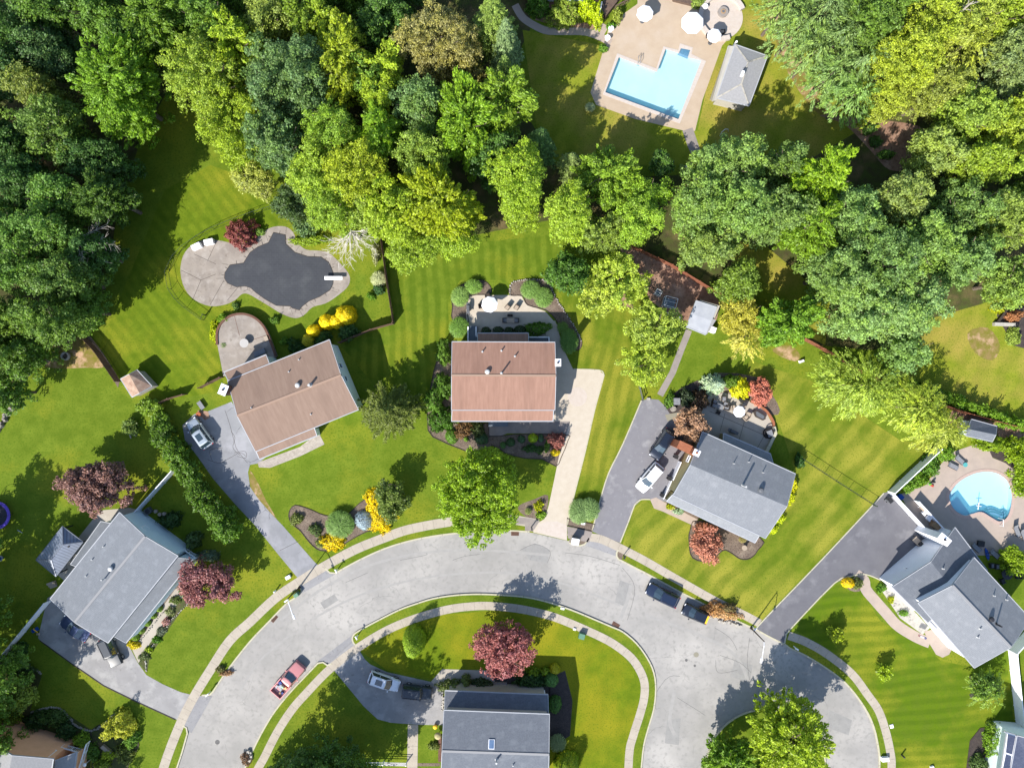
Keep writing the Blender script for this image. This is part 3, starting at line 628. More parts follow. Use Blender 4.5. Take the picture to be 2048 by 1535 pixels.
def crown_arrays(kind, rx, ry, hc, seed):
    """crown centred on x=y=0, from z=0 (underside) to z=hc"""
    rng = np.random.default_rng(seed)
    R0 = (rx + ry) / 2
    ph = rng.uniform(0, 6.28, 4)
    def lobe(az): return 1 + 0.13 * np.sin(2 * az + ph[0]) + 0.10 * np.sin(3 * az + ph[1]) + 0.08 * np.sin(5 * az + ph[2])
    cs, ns, us, ts = [], [], [], []
    def clump(c, r, n, nb, u, tg=None, jit=0.3):
        d = rng.normal(size=(n, 3)); d[:, 2] = d[:, 2] * 0.9 + 0.35
        d /= np.linalg.norm(d, axis=1, keepdims=True)
        rr = rng.uniform(1 - jit, 1.05, n)[:, None]
        cs.append(c + d * rr * r); ns.append(d * nb * 0.8 + np.array([0, 0, 0.72]) + rng.normal(size=(n, 3)) * 0.62)
        us.append(np.clip(u + rng.normal(size=n) * 0.15, 0, 1))
        if tg is not None: ts.append(np.repeat(tg[None], n, 0))
        elif kind in ('maple', 'soft'): ts.append(np.repeat(np.array([[0., 0, 1]]), n, 0))
    if kind in ('broad', 'maple', 'oak', 'pale', 'sparse'):
        rc0 = {'broad': 0.58, 'oak': 0.66, 'maple': 0.6, 'pale': 0.5, 'sparse': 0.5}[kind]
        lsz = {'broad': 0.135, 'oak': 0.135, 'maple': 0.15, 'pale': 0.11, 'sparse': 0.12}[kind]
        area = math.pi * rx * ry
        m = int(area / (rc0 ** 2) * 1.35 * (0.8 + 0.35 * hc / R0)) + 8
        if kind == 'sparse': m = int(m * 0.52)
        nl_ = int(3 + R0 * 1.1) if kind != 'maple' else int(2 + R0 * 0.8); limbs = [(0.0, 0.0, 0.62, 1.0)]
        for i in range(nl_): a_ = 6.283 * (i + rng.uniform(-0.3, 0.3)) / nl_ + ph[3]; f_ = rng.uniform(0.42, 0.64); limbs.append((f_ * math.cos(a_), f_ * math.sin(a_), rng.uniform(0.34, 0.5), rng.uniform(0.7, 0.98)))
        wts = np.array([l[2] ** 2 for l in limbs]); wts[0] *= 0.8; wts /= wts.sum()
        for i in range(m):
            lx, ly, lr, lh = limbs[rng.choice(len(limbs), p=wts)]
            z = max(rng.uniform(-0.3, 1.0), -0.15) if (rng.random() > 0.2 or kind == 'sparse') else rng.uniform(-0.95, -0.2)
            az = rng.uniform(0, 6.283); q = math.sqrt(max(0, 1 - (z ** 2 if z > 0 else 0.4 * z ** 2))); f = rng.uniform(0.72, 1.0) if rng.random() < 0.75 else rng.uniform(0.35, 0.75)
            lb = lobe(az) * (0.9 + 0.22 * rng.random())
            c = np.array([rx * (lx + lr * q * f * lb * math.cos(az)), ry * (ly + lr * q * f * lb * math.sin(az)), hc * (lh - lr * 0.95 * (1 - z * f)) - 0.02 * R0])
            az = math.atan2(c[1], c[0])
            r = rc0 * rng.uniform(0.5, 1.4)
            sc = r * rng.uniform(0.6, 1.35, 3) * np.array([1, 1, 0.7])
            tg = None; nl = int(26 * (r / lsz / 3.5) ** 2 * (1.15 if kind != 'pale' else 0.8)) + 8
            u = rng.random()
            if kind == 'maple':
                dr = np.array([math.cos(az), math.sin(az), 0.25]); dr /= np.linalg.norm(dr)
                for k in range(3):   # finger-like sprays pointing outwards
                    clump(c + dr * r * (k * 0.5) + np.array([0, 0, 0.08 * k]), sc * (1.0 - 0.25 * k) * 0.85, max(5, int(nl * (0.55 - 0.14 * k))), 0.7, u, dr)
            else: clump(c, sc, nl, 0.8, u, None, 0.55)
        # inner mass keeps light from leaking through
        n = int(area * (9 if kind != 'sparse' else 1)); d = rng.normal(size=(n, 3)); d /= np.linalg.norm(d, axis=1, keepdims=True); f = rng.uniform(0.4, 0.78, n)
        c = np.stack([d[:, 0] * rx * f, d[:, 1] * ry * f, hc * (0.42 + 0.42 * np.abs(d[:, 2]) * f)], 1)
        cs.append(c); ns.append(rng.normal(size=(n, 3)) * 0.5 + [0, 0, 0.8]); us.append(np.full(n, 0.1))
        if kind == 'maple': ts.append(rng.normal(size=(n, 3)))
        sl, sw = (lsz * 1.25, lsz * 0.6) if kind == 'maple' else (lsz, lsz * 0.75)
    elif kind in ('spruce', 'pine'):
        lsz = 0.15; lev = int(hc / 0.42)
        for k in range(lev):
            zf = k / lev; rr = (1 - zf) ** (0.75 if kind == 'pine' else 0.9)
            nb = max(5, int((14 if kind == 'spruce' else 9) * (0.45 + rr)))
            a0 = rng.uniform(0, 6.28)
            for j in range(nb):
                az = a0 + 6.283 * j / nb + rng.normal() * 0.15; Lr = rr * rng.uniform(0.78, 1.12)
                n = int(10 + 60 * rr * R0 / 3.0); t = rng.uniform(0.08, 1, n) ** 0.7
                wd = 0.34 * (1 - t) * Lr * R0 * 0.42 + 0.1
                side = rng.uniform(-1, 1, n) * wd
                x = (rx * Lr * t) * math.cos(az) - side * math.sin(az); y = (ry * Lr * t) * math.sin(az) + side * math.cos(az)
                z = hc * zf * 0.97 + (0.1 if kind == 'spruce' else 0.55) * t * Lr - 0.45 * (t * Lr) ** 2 * R0 * 0.35 - np.abs(side) * 0.3 + rng.normal(size=n) * 0.05
                cs.append(np.stack([x, y, z], 1)); ns.append(rng.normal(size=(n, 3)) * 0.4 + [0, 0, 1]); us.append(np.clip(t * 0.9 + rng.normal(size=n) * 0.1, 0, 1) * (1.0 if kind == 'spruce' else 0.5))
                tg = np.stack([math.cos(az) - np.sign(side) * math.sin(az), math.sin(az) + np.sign(side) * math.cos(az), np.zeros(n)], 1); ts.append(tg)
        sl, sw = lsz * 1.35, lsz * 0.42
    elif kind == 'soft':     # drooping feathery evergreen or willow
        area = math.pi * rx * ry; m = int(area * 4.2); lsz = 0.14
        for i in range(m):
            z = rng.uniform(-0.1, 1); az = rng.uniform(0, 6.283); q = math.sqrt(max(0, 1 - max(z, 0) ** 2)); f = rng.uniform(0.55, 1.0)
            c = np.array([rx * q * f * lobe(az) * math.cos(az), ry * q * f * lobe(az) * math.sin(az), hc * (0.3 + 0.68 * z * f)])
            dr = np.array([math.cos(az), math.sin(az), -0.35]); n = 20; t = rng.uniform(0, 1, n)
            pts = c + dr[None] * (t * 1.0)[:, None] + rng.normal(size=(n, 3)) * [0.13, 0.13, 0.1]
            cs.append(pts); ns.append(rng.normal(size=(n, 3)) * 0.35 + [dr[0] * 0.5, dr[1] * 0.5, 0.9]); us.append(np.full(n, rng.random())); ts.append(np.repeat(dr[None], n, 0))
        n = int(area * 16); d = rng.normal(size=(n, 3)); d /= np.linalg.norm(d, axis=1, keepdims=True); f = rng.uniform(0.4, 0.85, n)
        cs.append(np.stack([d[:, 0] * rx * f, d[:, 1] * ry * f, hc * (0.35 + 0.5 * np.abs(d[:, 2]) * f)], 1)); ns.append(rng.normal(size=(n, 3)) * 0.5 + [0, 0, 0.8]); us.append(np.full(n, 0.2)); ts.append(rng.normal(size=(n, 3)))
        sl, sw = lsz * 1.5, lsz * 0.42
    elif kind in ('ball', 'shrub'):
        rough = 0.05 if kind == 'ball' else 0.2; lsz = 0.055 if kind == 'ball' else 0.085
        area = math.pi * ((rx * ry) + R0 * hc); n = int(area / (lsz * lsz * 1.5) * (1.5 if kind == 'ball' else 2.6)) + 40
        n = min(n, 16000)
        d = rng.normal(size=(n, 3)); d[:, 2] = np.abs(d[:, 2]) * 1.0 - 0.12; d /= np.linalg.norm(d, axis=1, keepdims=True)
        az = np.arctan2(d[:, 1], d[:, 0]); lm = lobe(az) ** (0.25 if kind == 'ball' else 1.0)
        q = 1 + rough * (np.sin(7 * d[:, 0] * 1.6 + ph[0] * 3) * np.sin(6 * d[:, 1] * 1.7 + ph[1]) + 0.8 * np.sin(9 * d[:, 2] + ph[2] + 4 * d[:, 0]))
        f = q * rng.uniform(0.86, 1.02, n) * lm
        cs.append(np.stack([d[:, 0] * rx * f, d[:, 1] * ry * f, hc * np.maximum(0.02, d[:, 2] * f)], 1))
        ns.append(d * (1.0 if kind == 'ball' else 0.7) + rng.normal(size=(n, 3)) * (0.3 if kind == 'ball' else 0.5)); us.append(rng.random(n) * 0.7)
        sl, sw = lsz * 1.2, lsz * 0.8
    elif kind == 'tuft':     # arching ornamental grass
        n = int(900 * rx * ry) + 260; k = 7
        az = rng.uniform(0, 6.283, n); Lr = rng.uniform(0.08, 1.05, n) ** 0.8; lift = rng.uniform(0.5, 1.1, n)
        for j in range(k):
            t = (j + 0.5) / k
            x = rx * Lr * t * np.cos(az); y = ry * Lr * t * np.sin(az); z = hc * lift * np.sin(t * 2.1) * (1.05 - 0.25 * Lr)
            cs.append(np.stack([x, y, z], 1)); s = math.cos(t * 2.1) * hc
            dr = np.stack([np.cos(az) * rx, np.sin(az) * ry, s * 0.8 * np.ones(n)], 1); ts.append(dr)
            ns.append(np.stack([-np.cos(az) * s, -np.sin(az) * s, np.full(n, R0)], 1) + rng.normal(size=(n, 3)) * 0.25); us.append(np.full(n, t * 0.9))
        sl, sw = R0 / k * 0.62, 0.02
    c = np.concatenate(cs); nn = np.concatenate(ns); u = np.concatenate(us)
    t = np.concatenate(ts) if ts and sum(len(x) for x in ts) == len(c) else None
    return rng, c, nn, sl, sw, u, t

NLEAF = 0
SEED = 100
def plant(name, cat, label, px, py, rx, ry=None, h=4.0, kind='broad', col=(0.1, 0.2, 0.03), base=None, group=None, rot=0.0, mat='foliage', bark='bark', dx=0.0, dy=0.0, part='crown'):
    """px,py,rx,ry: outline of the crown in the photo; h: height (m); base: height of the crown's underside"""
    global NLEAF, SEED
    SEED += 1
    ry = rx if ry is None else ry
    base = (h * (0.05 if px < 0 or px > 2060 or py < 0 or py > 1540 else 0.17) if h > 3.5 else 0.0) if base is None else base
    zc = base + (h - base) * 0.5
    loc = P(px + dx, py + dy, zc); loc.z = 0.0
    s = (H - zc) / H / S
    t = thing(name, loc, label, cat, group, world=False)
    rng, c, nn, sl, sw, u, tg = crown_arrays(kind, rx * s, ry * s, h - base, SEED)
    if rot:
        ca, sa = math.cos(-rot), math.sin(-rot); M = np.array([[ca, -sa, 0], [sa, ca, 0], [0, 0, 1]])
        c = c @ M.T; nn = nn @ M.T
        if tg is not None: tg = tg @ M.T
    c[:, 2] += base
    me = leaves_mesh(c, nn, sl, sw, rng, u, part, tg); me.materials.append(MATS[mat]); NLEAF += len(c)
    o = bpy.data.objects.new(part, me); COL.objects.link(o); o.parent = t
    v = rnd.uniform(0.9, 1.1)
    o.color = (col[0] * v, col[1] * v, col[2] * v, 1)
    if h > 2.4 and kind != 'tuft':
        m = MB(); r0 = 0.05 + 0.017 * h; top = base + (h - base) * 0.6
        m.tube([(0, 0, -0.05), (0.05, -0.04, top * 0.35), (-0.06, 0.05, top * 0.7), (0, 0, top)], r0, 7, r0 * 0.35)
        if kind not in ('spruce', 'pine', 'ball', 'shrub', 'soft'):
            for k in range(7):
                a = rng.uniform(0, 6.28); z0 = top * rng.uniform(0.35, 0.85); L_ = min(rx, ry) * s * rng.uniform(0.5, 0.85)
                m.tube([(0, 0, z0), (L_ * 0.5 * math.cos(a), L_ * 0.5 * math.sin(a), z0 + (h - z0) * 0.3), (L_ * math.cos(a + 0.2), L_ * math.sin(a + 0.2), z0 + (h - z0) * 0.55)], r0 * 0.45, 5, r0 * 0.12)
        m.build('trunk', bark, t, local=True)
    return t
def bare_tree(label, px, py, r, h, n=26, seed=3, a0=0.0, a1=6.28, mat='bark_dead'):
    loc = P(px, py, h * 0.6); loc.z = 0
    t = thing('dead_tree', loc, label, 'tree', world=False); g = random.Random(seed)
    m = MB(); m.tube([(0, 0, 0), (0.1, 0, h * 0.5), (0, 0.1, h * 0.75)], 0.2, 6, 0.1); m.build('trunk', mat, t, local=True)
    m = MB(); m.cyl((0, 0, h * .48), (0, 0.05, h * .78), .1, .06, 6); rr = r / S * (H - h * 0.6) / H
    for i in range(n):
        a = g.uniform(a0, a1); z = h * g.uniform(0.5, 0.75); L_ = rr * g.uniform(0.6, 1.1)
        p = [Vector((0, 0, z))]
        for k in range(1, 6):
            a += g.uniform(-0.25, 0.25); p.append(p[-1] + Vector((math.cos(a), math.sin(a), g.uniform(-0.1, 0.35))) * (L_ / 5))
            if k > 1:
                for q in range(2):
                    b = a + g.choice((-1, 1)) * g.uniform(0.4, 0.9); e = p[-1] + Vector((math.cos(b), math.sin(b), 0.1)) * L_ * g.uniform(0.12, 0.3)
                    m.cyl(p[-1], e, 0.022, 0.01, 4, False)
        m.tube(p, 0.05, 4, 0.012)
    m.build('branches', mat, t, local=True)

# leaf colours
DG = (0.058, 0.130, 0.034); BD = (0.078, 0.150, 0.055); MG = (0.100, 0.195, 0.036); OK_ = (0.115, 0.195, 0.055)
BG = (0.135, 0.255, 0.022); YG = (0.20, 0.30, 0.030); PY = (0.22, 0.31, 0.065); YE = (0.33, 0.33, 0.035)
RU = (0.17, 0.15, 0.055); PN = (0.13, 0.22, 0.105); SF = (0.17, 0.26, 0.075)
G1 = 'trees of the wood on the left'; G2 = 'trees of the middle wood'; G3 = 'trees of the wood on the right'
T = [
 # px, py, rx, ry, h, kind, colour, label
 (40, 55, 62, 60, 15, 'broad', DG, 'dark green tree in the top left corner of the photo', G1),
 (105, 18, 55, 50, 16, 'broad', MG, 'mid green tree at the top edge, right of the corner tree', G1),
 (190, 30, 60, 52, 15, 'broad', MG, 'mid green tree at the top edge above the brightest maple of the left wood', G1),
 (265, 80, 52, 50, 14, 'oak', MG, 'green tree just right above the brightest maple of the left wood', G1),
 (325, 55, 75, 62, 16, 'maple', (0.11, 0.2, 0.025), 'bright green maple at the top edge above the pale feathery tree', G1),
 (105, 110, 58, 55, 14, 'oak', BD, 'bluish green oak left of the brightest maple, level with its top', G1),
 (28, 150, 50, 50, 14, 'broad', DG, 'dark tree at the left edge below the corner tree', G1),
 (245, 180, 82, 100, 17, 'maple', BG, 'brightest and largest maple of the left wood with pointed sprays', G1),
 (80, 185, 52, 42, 15, 'pale', (0.17, 0.22, 0.05), 'yellowish speckled tree left of the brightest maple', G1),
 (110, 262, 58, 62, 16, 'oak', (0.12, 0.2, 0.04), 'lighter green tree below the yellowish speckled tree', G1),
 (28, 285, 48, 60, 14, 'broad', DG, 'dark tree at the left edge beside the lighter green tree', G1),
 (195, 325, 72, 45, 13, 'broad', DG, 'dark green tree tucked under the brightest maple', G1),
 (50, 365, 58, 45, 14, 'oak', DG, 'dark tree at the left edge, left of the tree with a cream crown top', G1),
 (120, 395, 62, 50, 15, 'oak', MG, 'tree with a cream tinged crown top below the lighter green tree', G1),
 (215, 395, 52, 50, 14, 'maple', (0.07, 0.14, 0.025), 'dark green maple at the wood edge by the shaded lawn', G1),
 (22, 450, 42, 50, 14, 'oak', MG, 'green tree cut by the left edge, level with the round red maple', G1),
 (95, 465, 62, 52, 16, 'oak', MG, 'large green tree left of the bare grey branches', G1),
 (185, 505, 45, 45, 12, 'broad', DG, 'dark tree beneath the bare grey branches', G1),
 (40, 545, 55, 50, 15, 'oak', MG, 'round green tree near the left edge, level with the covered pool', G1),
 (130, 555, 62, 48, 15, 'oak', (0.10, 0.18, 0.04), 'green tree at the edge of the lawn, level with the covered pool', G1),
 (28, 635, 46, 48, 13, 'broad', (0.11, 0.19, 0.03), 'yellowish green tree cut by the left edge above the stone wall', G1),
 (105, 640, 68, 52, 15, 'oak', (0.12, 0.21, 0.035), 'bright green tree above the white ring planter', G1),
 (170, 620, 30, 40, 10, 'broad', MG, 'smaller tree at the wood corner near the brown wooden fence', G1),
 (45, 715, 52, 40, 12, 'broad', (0.10, 0.19, 0.03), 'green tree leaning over the top of the stone wall', G1),
 (12, 785, 26, 45, 10, 'broad', MG, 'narrow green tree cut by the left edge below the stone wall top', G1),
 (425, 165, 78, 88, 17, 'pale', (0.20, 0.30, 0.045), 'pale yellow green feathery tree at the left of the middle wood', G2),
 (420, 45, 58, 55, 16, 'broad', MG, 'green tree at the top edge above the pale feathery tree', G2),
 (480, 95, 58, 55, 16, 'maple', YG, 'yellow green tree right above the pale feathery tree', G2),
 (485, 265, 72, 92, 16, 'pale', YG, 'pale yellow green tree overhanging the top of the lawn', G2),
 (505, 360, 42, 32, 11, 'pale', (0.24, 0.29, 0.09), 'low whitish green tree at the lawn edge with bare twigs', G2),
 (535, 40, 48, 52, 15, 'pale', (0.17, 0.24, 0.07), 'grey green tree at the top edge right of the yellow green tree', G2),
 (580, 160, 80, 92, 19, 'oak', (0.085, 0.155, 0.06), 'largest blue green oak of the middle wood', G2),
 (560, 282, 60, 62, 17, 'oak', (0.085, 0.155, 0.06), 'blue green oak directly below the largest one', G2),
 (620, 35, 48, 45, 15, 'maple', (0.13, 0.22, 0.03), 'green maple at the top edge above the yellow crowned one', G2),
 (655, 60, 40, 42, 14, 'maple', YG, 'yellow green tree above the brightest yellow crown', G2),
 (690, 130, 55, 75, 17, 'maple', (0.22, 0.30, 0.028), 'brightest yellow green crown right of the largest blue green oak', G2),
 (765, 40, 62, 60, 13, 'broad', DG, 'dark green tree at the top edge left of the rusty olive tree', G2),
 (755, 165, 48, 55, 14, 'broad', MG, 'green tree between the brightest yellow crown and the rusty tree', G2),
 (885, 85, 92, 72, 17, 'pale', (0.22, 0.225, 0.105), 'rusty olive tree with pale bare limbs near the dark gap', G2),
 (985, 38, 58, 62, 16, 'pine', SF, 'pale green conifer at the top edge by the curved path', G2),
 (1012, 85, 38, 52, 15, 'pine', (0.16, 0.25, 0.15), 'silvery blue green conifer beside the shaded lawn of the top house', G2),
 (1010, 145, 32, 36, 12, 'pine', (0.17, 0.27, 0.09), 'small pale green conifer below the silvery one', G2),
 (770, 145, 38, 42, 14, 'maple', YG, 'small yellow green crown left of the rusty tree', G2),
 (835, 210, 58, 58, 15, 'oak', (0.10, 0.18, 0.06), 'blue green round headed tree below the rusty tree', G2),
 (935, 250, 62, 82, 17, 'maple', BG, 'bright green upright maple right of the blue green round headed tree', G2),
 (1012, 205, 60, 60, 16, 'maple', (0.14, 0.24, 0.03), 'bright green tree at the edge of the shaded lawn', G2),
 (760, 200, 40, 42, 14, 'pale', YG, 'yellow green tree above the pair of bright crowns', G2),
 (665, 262, 62, 58, 16, 'pale', (0.15, 0.26, 0.04), 'soft yellow green tree right of the lower blue green oak', G2),
 (765, 265, 46, 62, 15, 'maple', BG, 'narrow bright green tree in the centre of the middle wood', G2),
 (715, 345, 72, 62, 17, 'pale', (0.23, 0.31, 0.03), 'golden green crown in the lower middle of the wood', G2),
 (625, 352, 56, 52, 15, 'pale', (0.18, 0.28, 0.04), 'yellow green tree right above the dark blue green shrub tree', G2),
 (590, 402, 40, 38, 9, 'broad', (0.06, 0.11, 0.05), 'dark blue green small tree behind the covered pool', G2),
 (665, 418, 60, 48, 14, 'pale', (0.17, 0.28, 0.04), 'yellow green tree over the bleached bare branches', G2),
 (845, 320, 58, 58, 15, 'pale', (0.15, 0.24, 0.05), 'smooth green tree below the bright upright maple', G2),
 (885, 415, 82, 72, 16, 'maple', (0.23, 0.31, 0.02), 'yellow green maple with fingered golden tips at the wood front', G2),
 (790, 425, 66, 70, 15, 'broad', YG, 'yellow green tree left of the golden tipped maple', G2),
 (1035, 355, 55, 82, 16, 'pale', (0.20, 0.32, 0.035), 'tall pale lime tree in front of the dark pines', G2),
 (985, 310, 40, 50, 13, 'broad', DG, 'dark tree in the gap left of the tall pale lime tree', G2),
 (1080, 285, 38, 45, 12, 'pine', (0.08, 0.16, 0.06), 'dark green pine right of the tall pale lime tree', G2),
 (1140, 425, 58, 62, 13, 'pale', (0.20, 0.31, 0.04), 'pale lime tree left of the dark leafy tree on the lawn edge', G2),
 (1215, 355, 58, 62, 10.5, 'maple', (0.13, 0.23, 0.03), 'bright star shaped maple below the shaded lawn of the top pool', G2),
 (1290, 395, 55, 48, 10, 'pale', (0.16, 0.29, 0.035), 'yellow green tree right of the star shaped maple', G2),
 (1275, 440, 52, 45, 12, 'pale', (0.17, 0.29, 0.04), 'yellow green tree just above the end of the brown fence', G2),
 (1142, 325, 28, 32, 8, 'pine', (0.15, 0.22, 0.09), 'small pale pine on the shaded lawn edge', G2),
 (1325, 330, 24, 26, 5, 'broad', DG, 'small dark tree on the shaded lawn below the top pool', G2),
 (825, 495, 60, 42, 12, 'pale', (0.18, 0.28, 0.035), 'yellow green tree at the front of the wood above the striped lawn', G2),
 (905, 478, 60, 42, 11, 'pale', (0.17, 0.27, 0.03), 'yellow green skirted tree right of the one above the striped lawn', G2),
 (735, 425, 38, 45, 12, 'broad', (0.15, 0.23, 0.04), 'green tree right of the bleached bare branches', G2),
 (1040, 425, 42, 36, 9, 'pale', (0.18, 0.28, 0.035), 'low yellow green tree at the foot of the tall lime tree', G2),
 (1200, 470, 60, 36, 9, 'broad', (0.13, 0.2, 0.045), 'low green tree above the dark leafy tree', G2),
 (1135, 545, 52, 38, 8, 'broad', (0.065, 0.15, 0.03), 'dark leafy tree on the lawn right of the terrace beds', None),
 (1238, 558, 64, 60, 8, 'sparse', (0.24, 0.34, 0.06), 'pale locust tree over the bark covered play area', None),
 (1312, 652, 58, 52, 8, 'sparse', (0.22, 0.31, 0.07), 'pale locust tree over the wire frames and the white roofed shed', None),
 (1195, 600, 46, 40, 7, 'sparse', (0.26, 0.34, 0.07), 'light locust branches at the left over the lawn', None),
 (1290, 730, 50, 48, 8, 'sparse', (0.22, 0.31, 0.05), 'pale locust tree just above the asphalt drive', None),
 (1455, 325, 82, 62, 14, 'oak', (0.14, 0.235, 0.065), 'oak with pale round tufts right below the top pool path', G3),
 (1395, 415, 62, 55, 14, 'oak', (0.13, 0.22, 0.055), 'oak left below the one by the top pool path', G3),
 (1480, 420, 72, 55, 15, 'oak', (0.12, 0.21, 0.055), 'oak between the pale tufted oak and the dark yard gap', G3),
 (1425, 495, 60, 42, 12, 'oak', (0.15, 0.23, 0.06), 'oak crown just above the middle of the brown fence', G3),
 (1635, 360, 62, 60, 15, 'maple', (0.16, 0.28, 0.02), 'vivid green maple, brightest of the right wood', G3),
 (1555, 425, 55, 55, 15, 'oak', (0.12, 0.2, 0.055), 'green oak left below the vivid maple', G3),
 (1610, 455, 50, 55, 15, 'maple', (0.13, 0.24, 0.025), 'bright green tree below the vivid maple', G3),
 (1570, 330, 40, 45, 13, 'oak', (0.11, 0.19, 0.05), 'green oak just left of the vivid maple', G3),
 (1700, 430, 62, 62, 16, 'oak', (0.12, 0.21, 0.065), 'round tufted oak right below the vivid maple', G3),
 (1790, 400, 60, 52, 15, 'oak', (0.17, 0.24, 0.07), 'pale oak in the middle of the right wood', G3),
 (1745, 520, 76, 66, 17, 'oak', (0.105, 0.19, 0.06), 'large round oak of the right wood, above the willow', G3),
 (1670, 545, 62, 60, 16, 'oak', (0.12, 0.205, 0.06), 'oak left of the large round one, beside the dry grass gap', G3),
 (1845, 490, 72, 62, 16, 'oak', (0.13, 0.22, 0.055), 'oak right of the large round one', G3),
 (1930, 420, 62, 60, 15, 'oak', (0.12, 0.21, 0.06), 'oak near the right edge level with the vivid maple foot', G3),
 (2010, 440, 60, 66, 15, 'oak', (0.15, 0.22, 0.05), 'oak cut by the right edge, the uppermost with grey green leaves', G3),
 (1925, 520, 66, 52, 15, 'oak', (0.12, 0.21, 0.065), 'oak above the dry yard with the sandy patches', G3),
 (2030, 560, 45, 50, 14, 'oak', (0.13, 0.21, 0.05), 'oak cut by the right edge just above the dry yard', G3),
 (1725, 625, 70, 58, 15, 'oak', (0.14, 0.235, 0.08), 'pale blue green oak just above the weeping willow', G3),
 (1815, 610, 68, 62, 15, 'oak', (0.145, 0.24, 0.085), 'pale blue green oak left of the dry yard', G3),
 (1815, 700, 42, 42, 11, 'oak', (0.13, 0.23, 0.07), 'lowest oak of the right wood beside the tree shadow on dry grass', G3),
 (1580, 648, 58, 50, 10, 'maple', (0.12, 0.24, 0.03), 'bright layered tree above the bare soil patch', G3),
 (1480, 565, 42, 40, 9, 'broad', (0.12, 0.2, 0.04), 'green tree over the right end of the visible brown fence', G3),
 (1485, 625, 42, 40, 7, 'pale', (0.27, 0.28, 0.06), 'pale yellow tree right of the white roofed shed', G3),
 (1495, 672, 44, 38, 6, 'soft', (0.3, 0.31, 0.08), 'cream green weeping tree at the lawn edge near the shed', G3),
 (1562, 18, 44, 48, 12, 'soft', (0.16, 0.26, 0.09), 'topmost feathery evergreen at the edge of the dry lawn', G3),
 (1592, 62, 48, 46, 12, 'soft', (0.15, 0.25, 0.10), 'second feathery evergreen down the edge of the dry lawn', G3),
 (1626, 108, 50, 46, 12, 'soft', (0.16, 0.26, 0.10), 'third feathery evergreen down the edge of the dry lawn', G3),
 (1660, 152, 50, 46, 12, 'soft', (0.15, 0.26, 0.095), 'fourth feathery evergreen down the edge of the dry lawn', G3),
 (1702, 196, 50, 44, 12, 'soft', (0.15, 0.27, 0.09), 'lowest feathery evergreen at the foot of the dry lawn', G3),
 (1640, 22, 48, 46, 14, 'soft', (0.14, 0.23, 0.10), 'feathery evergreen at the top edge behind the topmost one', G3),
 (1680, 80, 48, 50, 14, 'soft', (0.14, 0.23, 0.10), 'feathery evergreen between the screen and the mid green tree', G3),
 (1712, 132, 44, 46, 13, 'soft', (0.15, 0.25, 0.10), 'feathery evergreen just left of the bright yellow leaved tree', G3),
 (1745, 45, 60, 62, 15, 'broad', (0.09, 0.17, 0.035), 'mid green tree at the top edge right of the feathery screen', G3),
 (1795, 125, 70, 72, 15, 'pale', (0.24, 0.32, 0.045), 'bright yellow leaved tree right of the feathery screen', G3),
 (1860, 55, 62, 55, 15, 'pale', (0.22, 0.3, 0.045), 'yellow green tree at the top edge right of the mid green one', G3),
 (1940, 45, 55, 55, 15, 'pale', (0.21, 0.28, 0.06), 'pale olive tree at the top edge with a bare limb', G3),
 (2015, 35, 48, 50, 15, 'broad', (0.19, 0.28, 0.04), 'yellow green tree in the top right corner', G3),
 (1915, 100, 55, 52, 15, 'soft', (0.24, 0.3, 0.06), 'soft yellow green tree below the bare limb', G3),
 (2010, 130, 52, 60, 15, 'oak', (0.14, 0.2, 0.08), 'grey blue green tree at the right edge near the top', G3),
 (1770, 205, 45, 42, 11, 'pale', (0.22, 0.29, 0.05), 'thin yellow tree over the red bark ground', G3),
 (1870, 185, 52, 48, 13, 'pale', (0.2, 0.26, 0.07), 'olive tree with pale bare forks above the red bark ground', G3),
 (1935, 230, 58, 60, 14, 'broad', (0.16, 0.25, 0.05), 'green tree right of the pale bare forks', G3),
 (2010, 260, 52, 62, 14, 'broad', (0.2, 0.28, 0.035), 'yellow green tree at the right edge, second below the grey blue one', G3),
 (1870, 305, 58, 48, 13, 'oak', (0.17, 0.24, 0.06), 'pale tufted tree below the red bark ground', G3),
 (1960, 330, 60, 45, 14, 'broad', (0.17, 0.26, 0.035), 'bright green tree right of the pale tufted one', G3),
 (1720, 770, 90, 62, 9, 'soft', (0.22, 0.32, 0.065), 'large weeping willow on the lawn of the grey roofed house', None),
 (1830, 815, 62, 58, 8, 'soft', (0.26, 0.35, 0.06), 'weeping willow right of the larger one, by the brown fence', None),
 (1880, 860, 55, 40, 7, 'soft', (0.28, 0.35, 0.075), 'light feathery willow at the head of the kidney pool terrace', None),
 (-70, 60, 90, 90, 15, 'broad', DG, 'tree outside the left edge near the top corner', G1),
 (-70, 260, 90, 100, 16, 'broad', DG, 'tree outside the left edge beside the dark row', G1),
 (-70, 470, 90, 100, 16, 'broad', MG, 'tree outside the left edge level with the red maple', G1),
 (-60, 680, 80, 90, 15, 'broad', MG, 'tree outside the left edge above the stone wall', G1),
 (-90, 1130, 60, 60, 13, 'broad', MG, 'tree outside the left edge shading the trampoline lawn', None),
 (-95, 1270, 85, 70, 15, 'broad', MG, 'tree outside the left edge beside the long white fence', None),
 (-90, 1375, 100, 90, 16, 'broad', MG, 'tree outside the left edge shading the lawn by the metal gazebo', None),
 (-80, 1490, 90, 75, 15, 'broad', MG, 'tree outside the left edge beyond the garden walls', None),
 (30, 1720, 90, 80, 15, 'broad', MG, 'tree outside the bottom edge beyond the brown walled house', None),
 (610, 1588, 105, 88, 17, 'broad', DG, 'dark tree at the bottom edge shading the corner lawn', None),
 (530, 1680, 80, 75, 12, 'broad', DG, 'tree outside the bottom edge beside the lower walk', None),
 (668, 1606, 85, 75, 17, 'broad', MG, 'tree just outside the bottom edge shading the bottom drive', None),
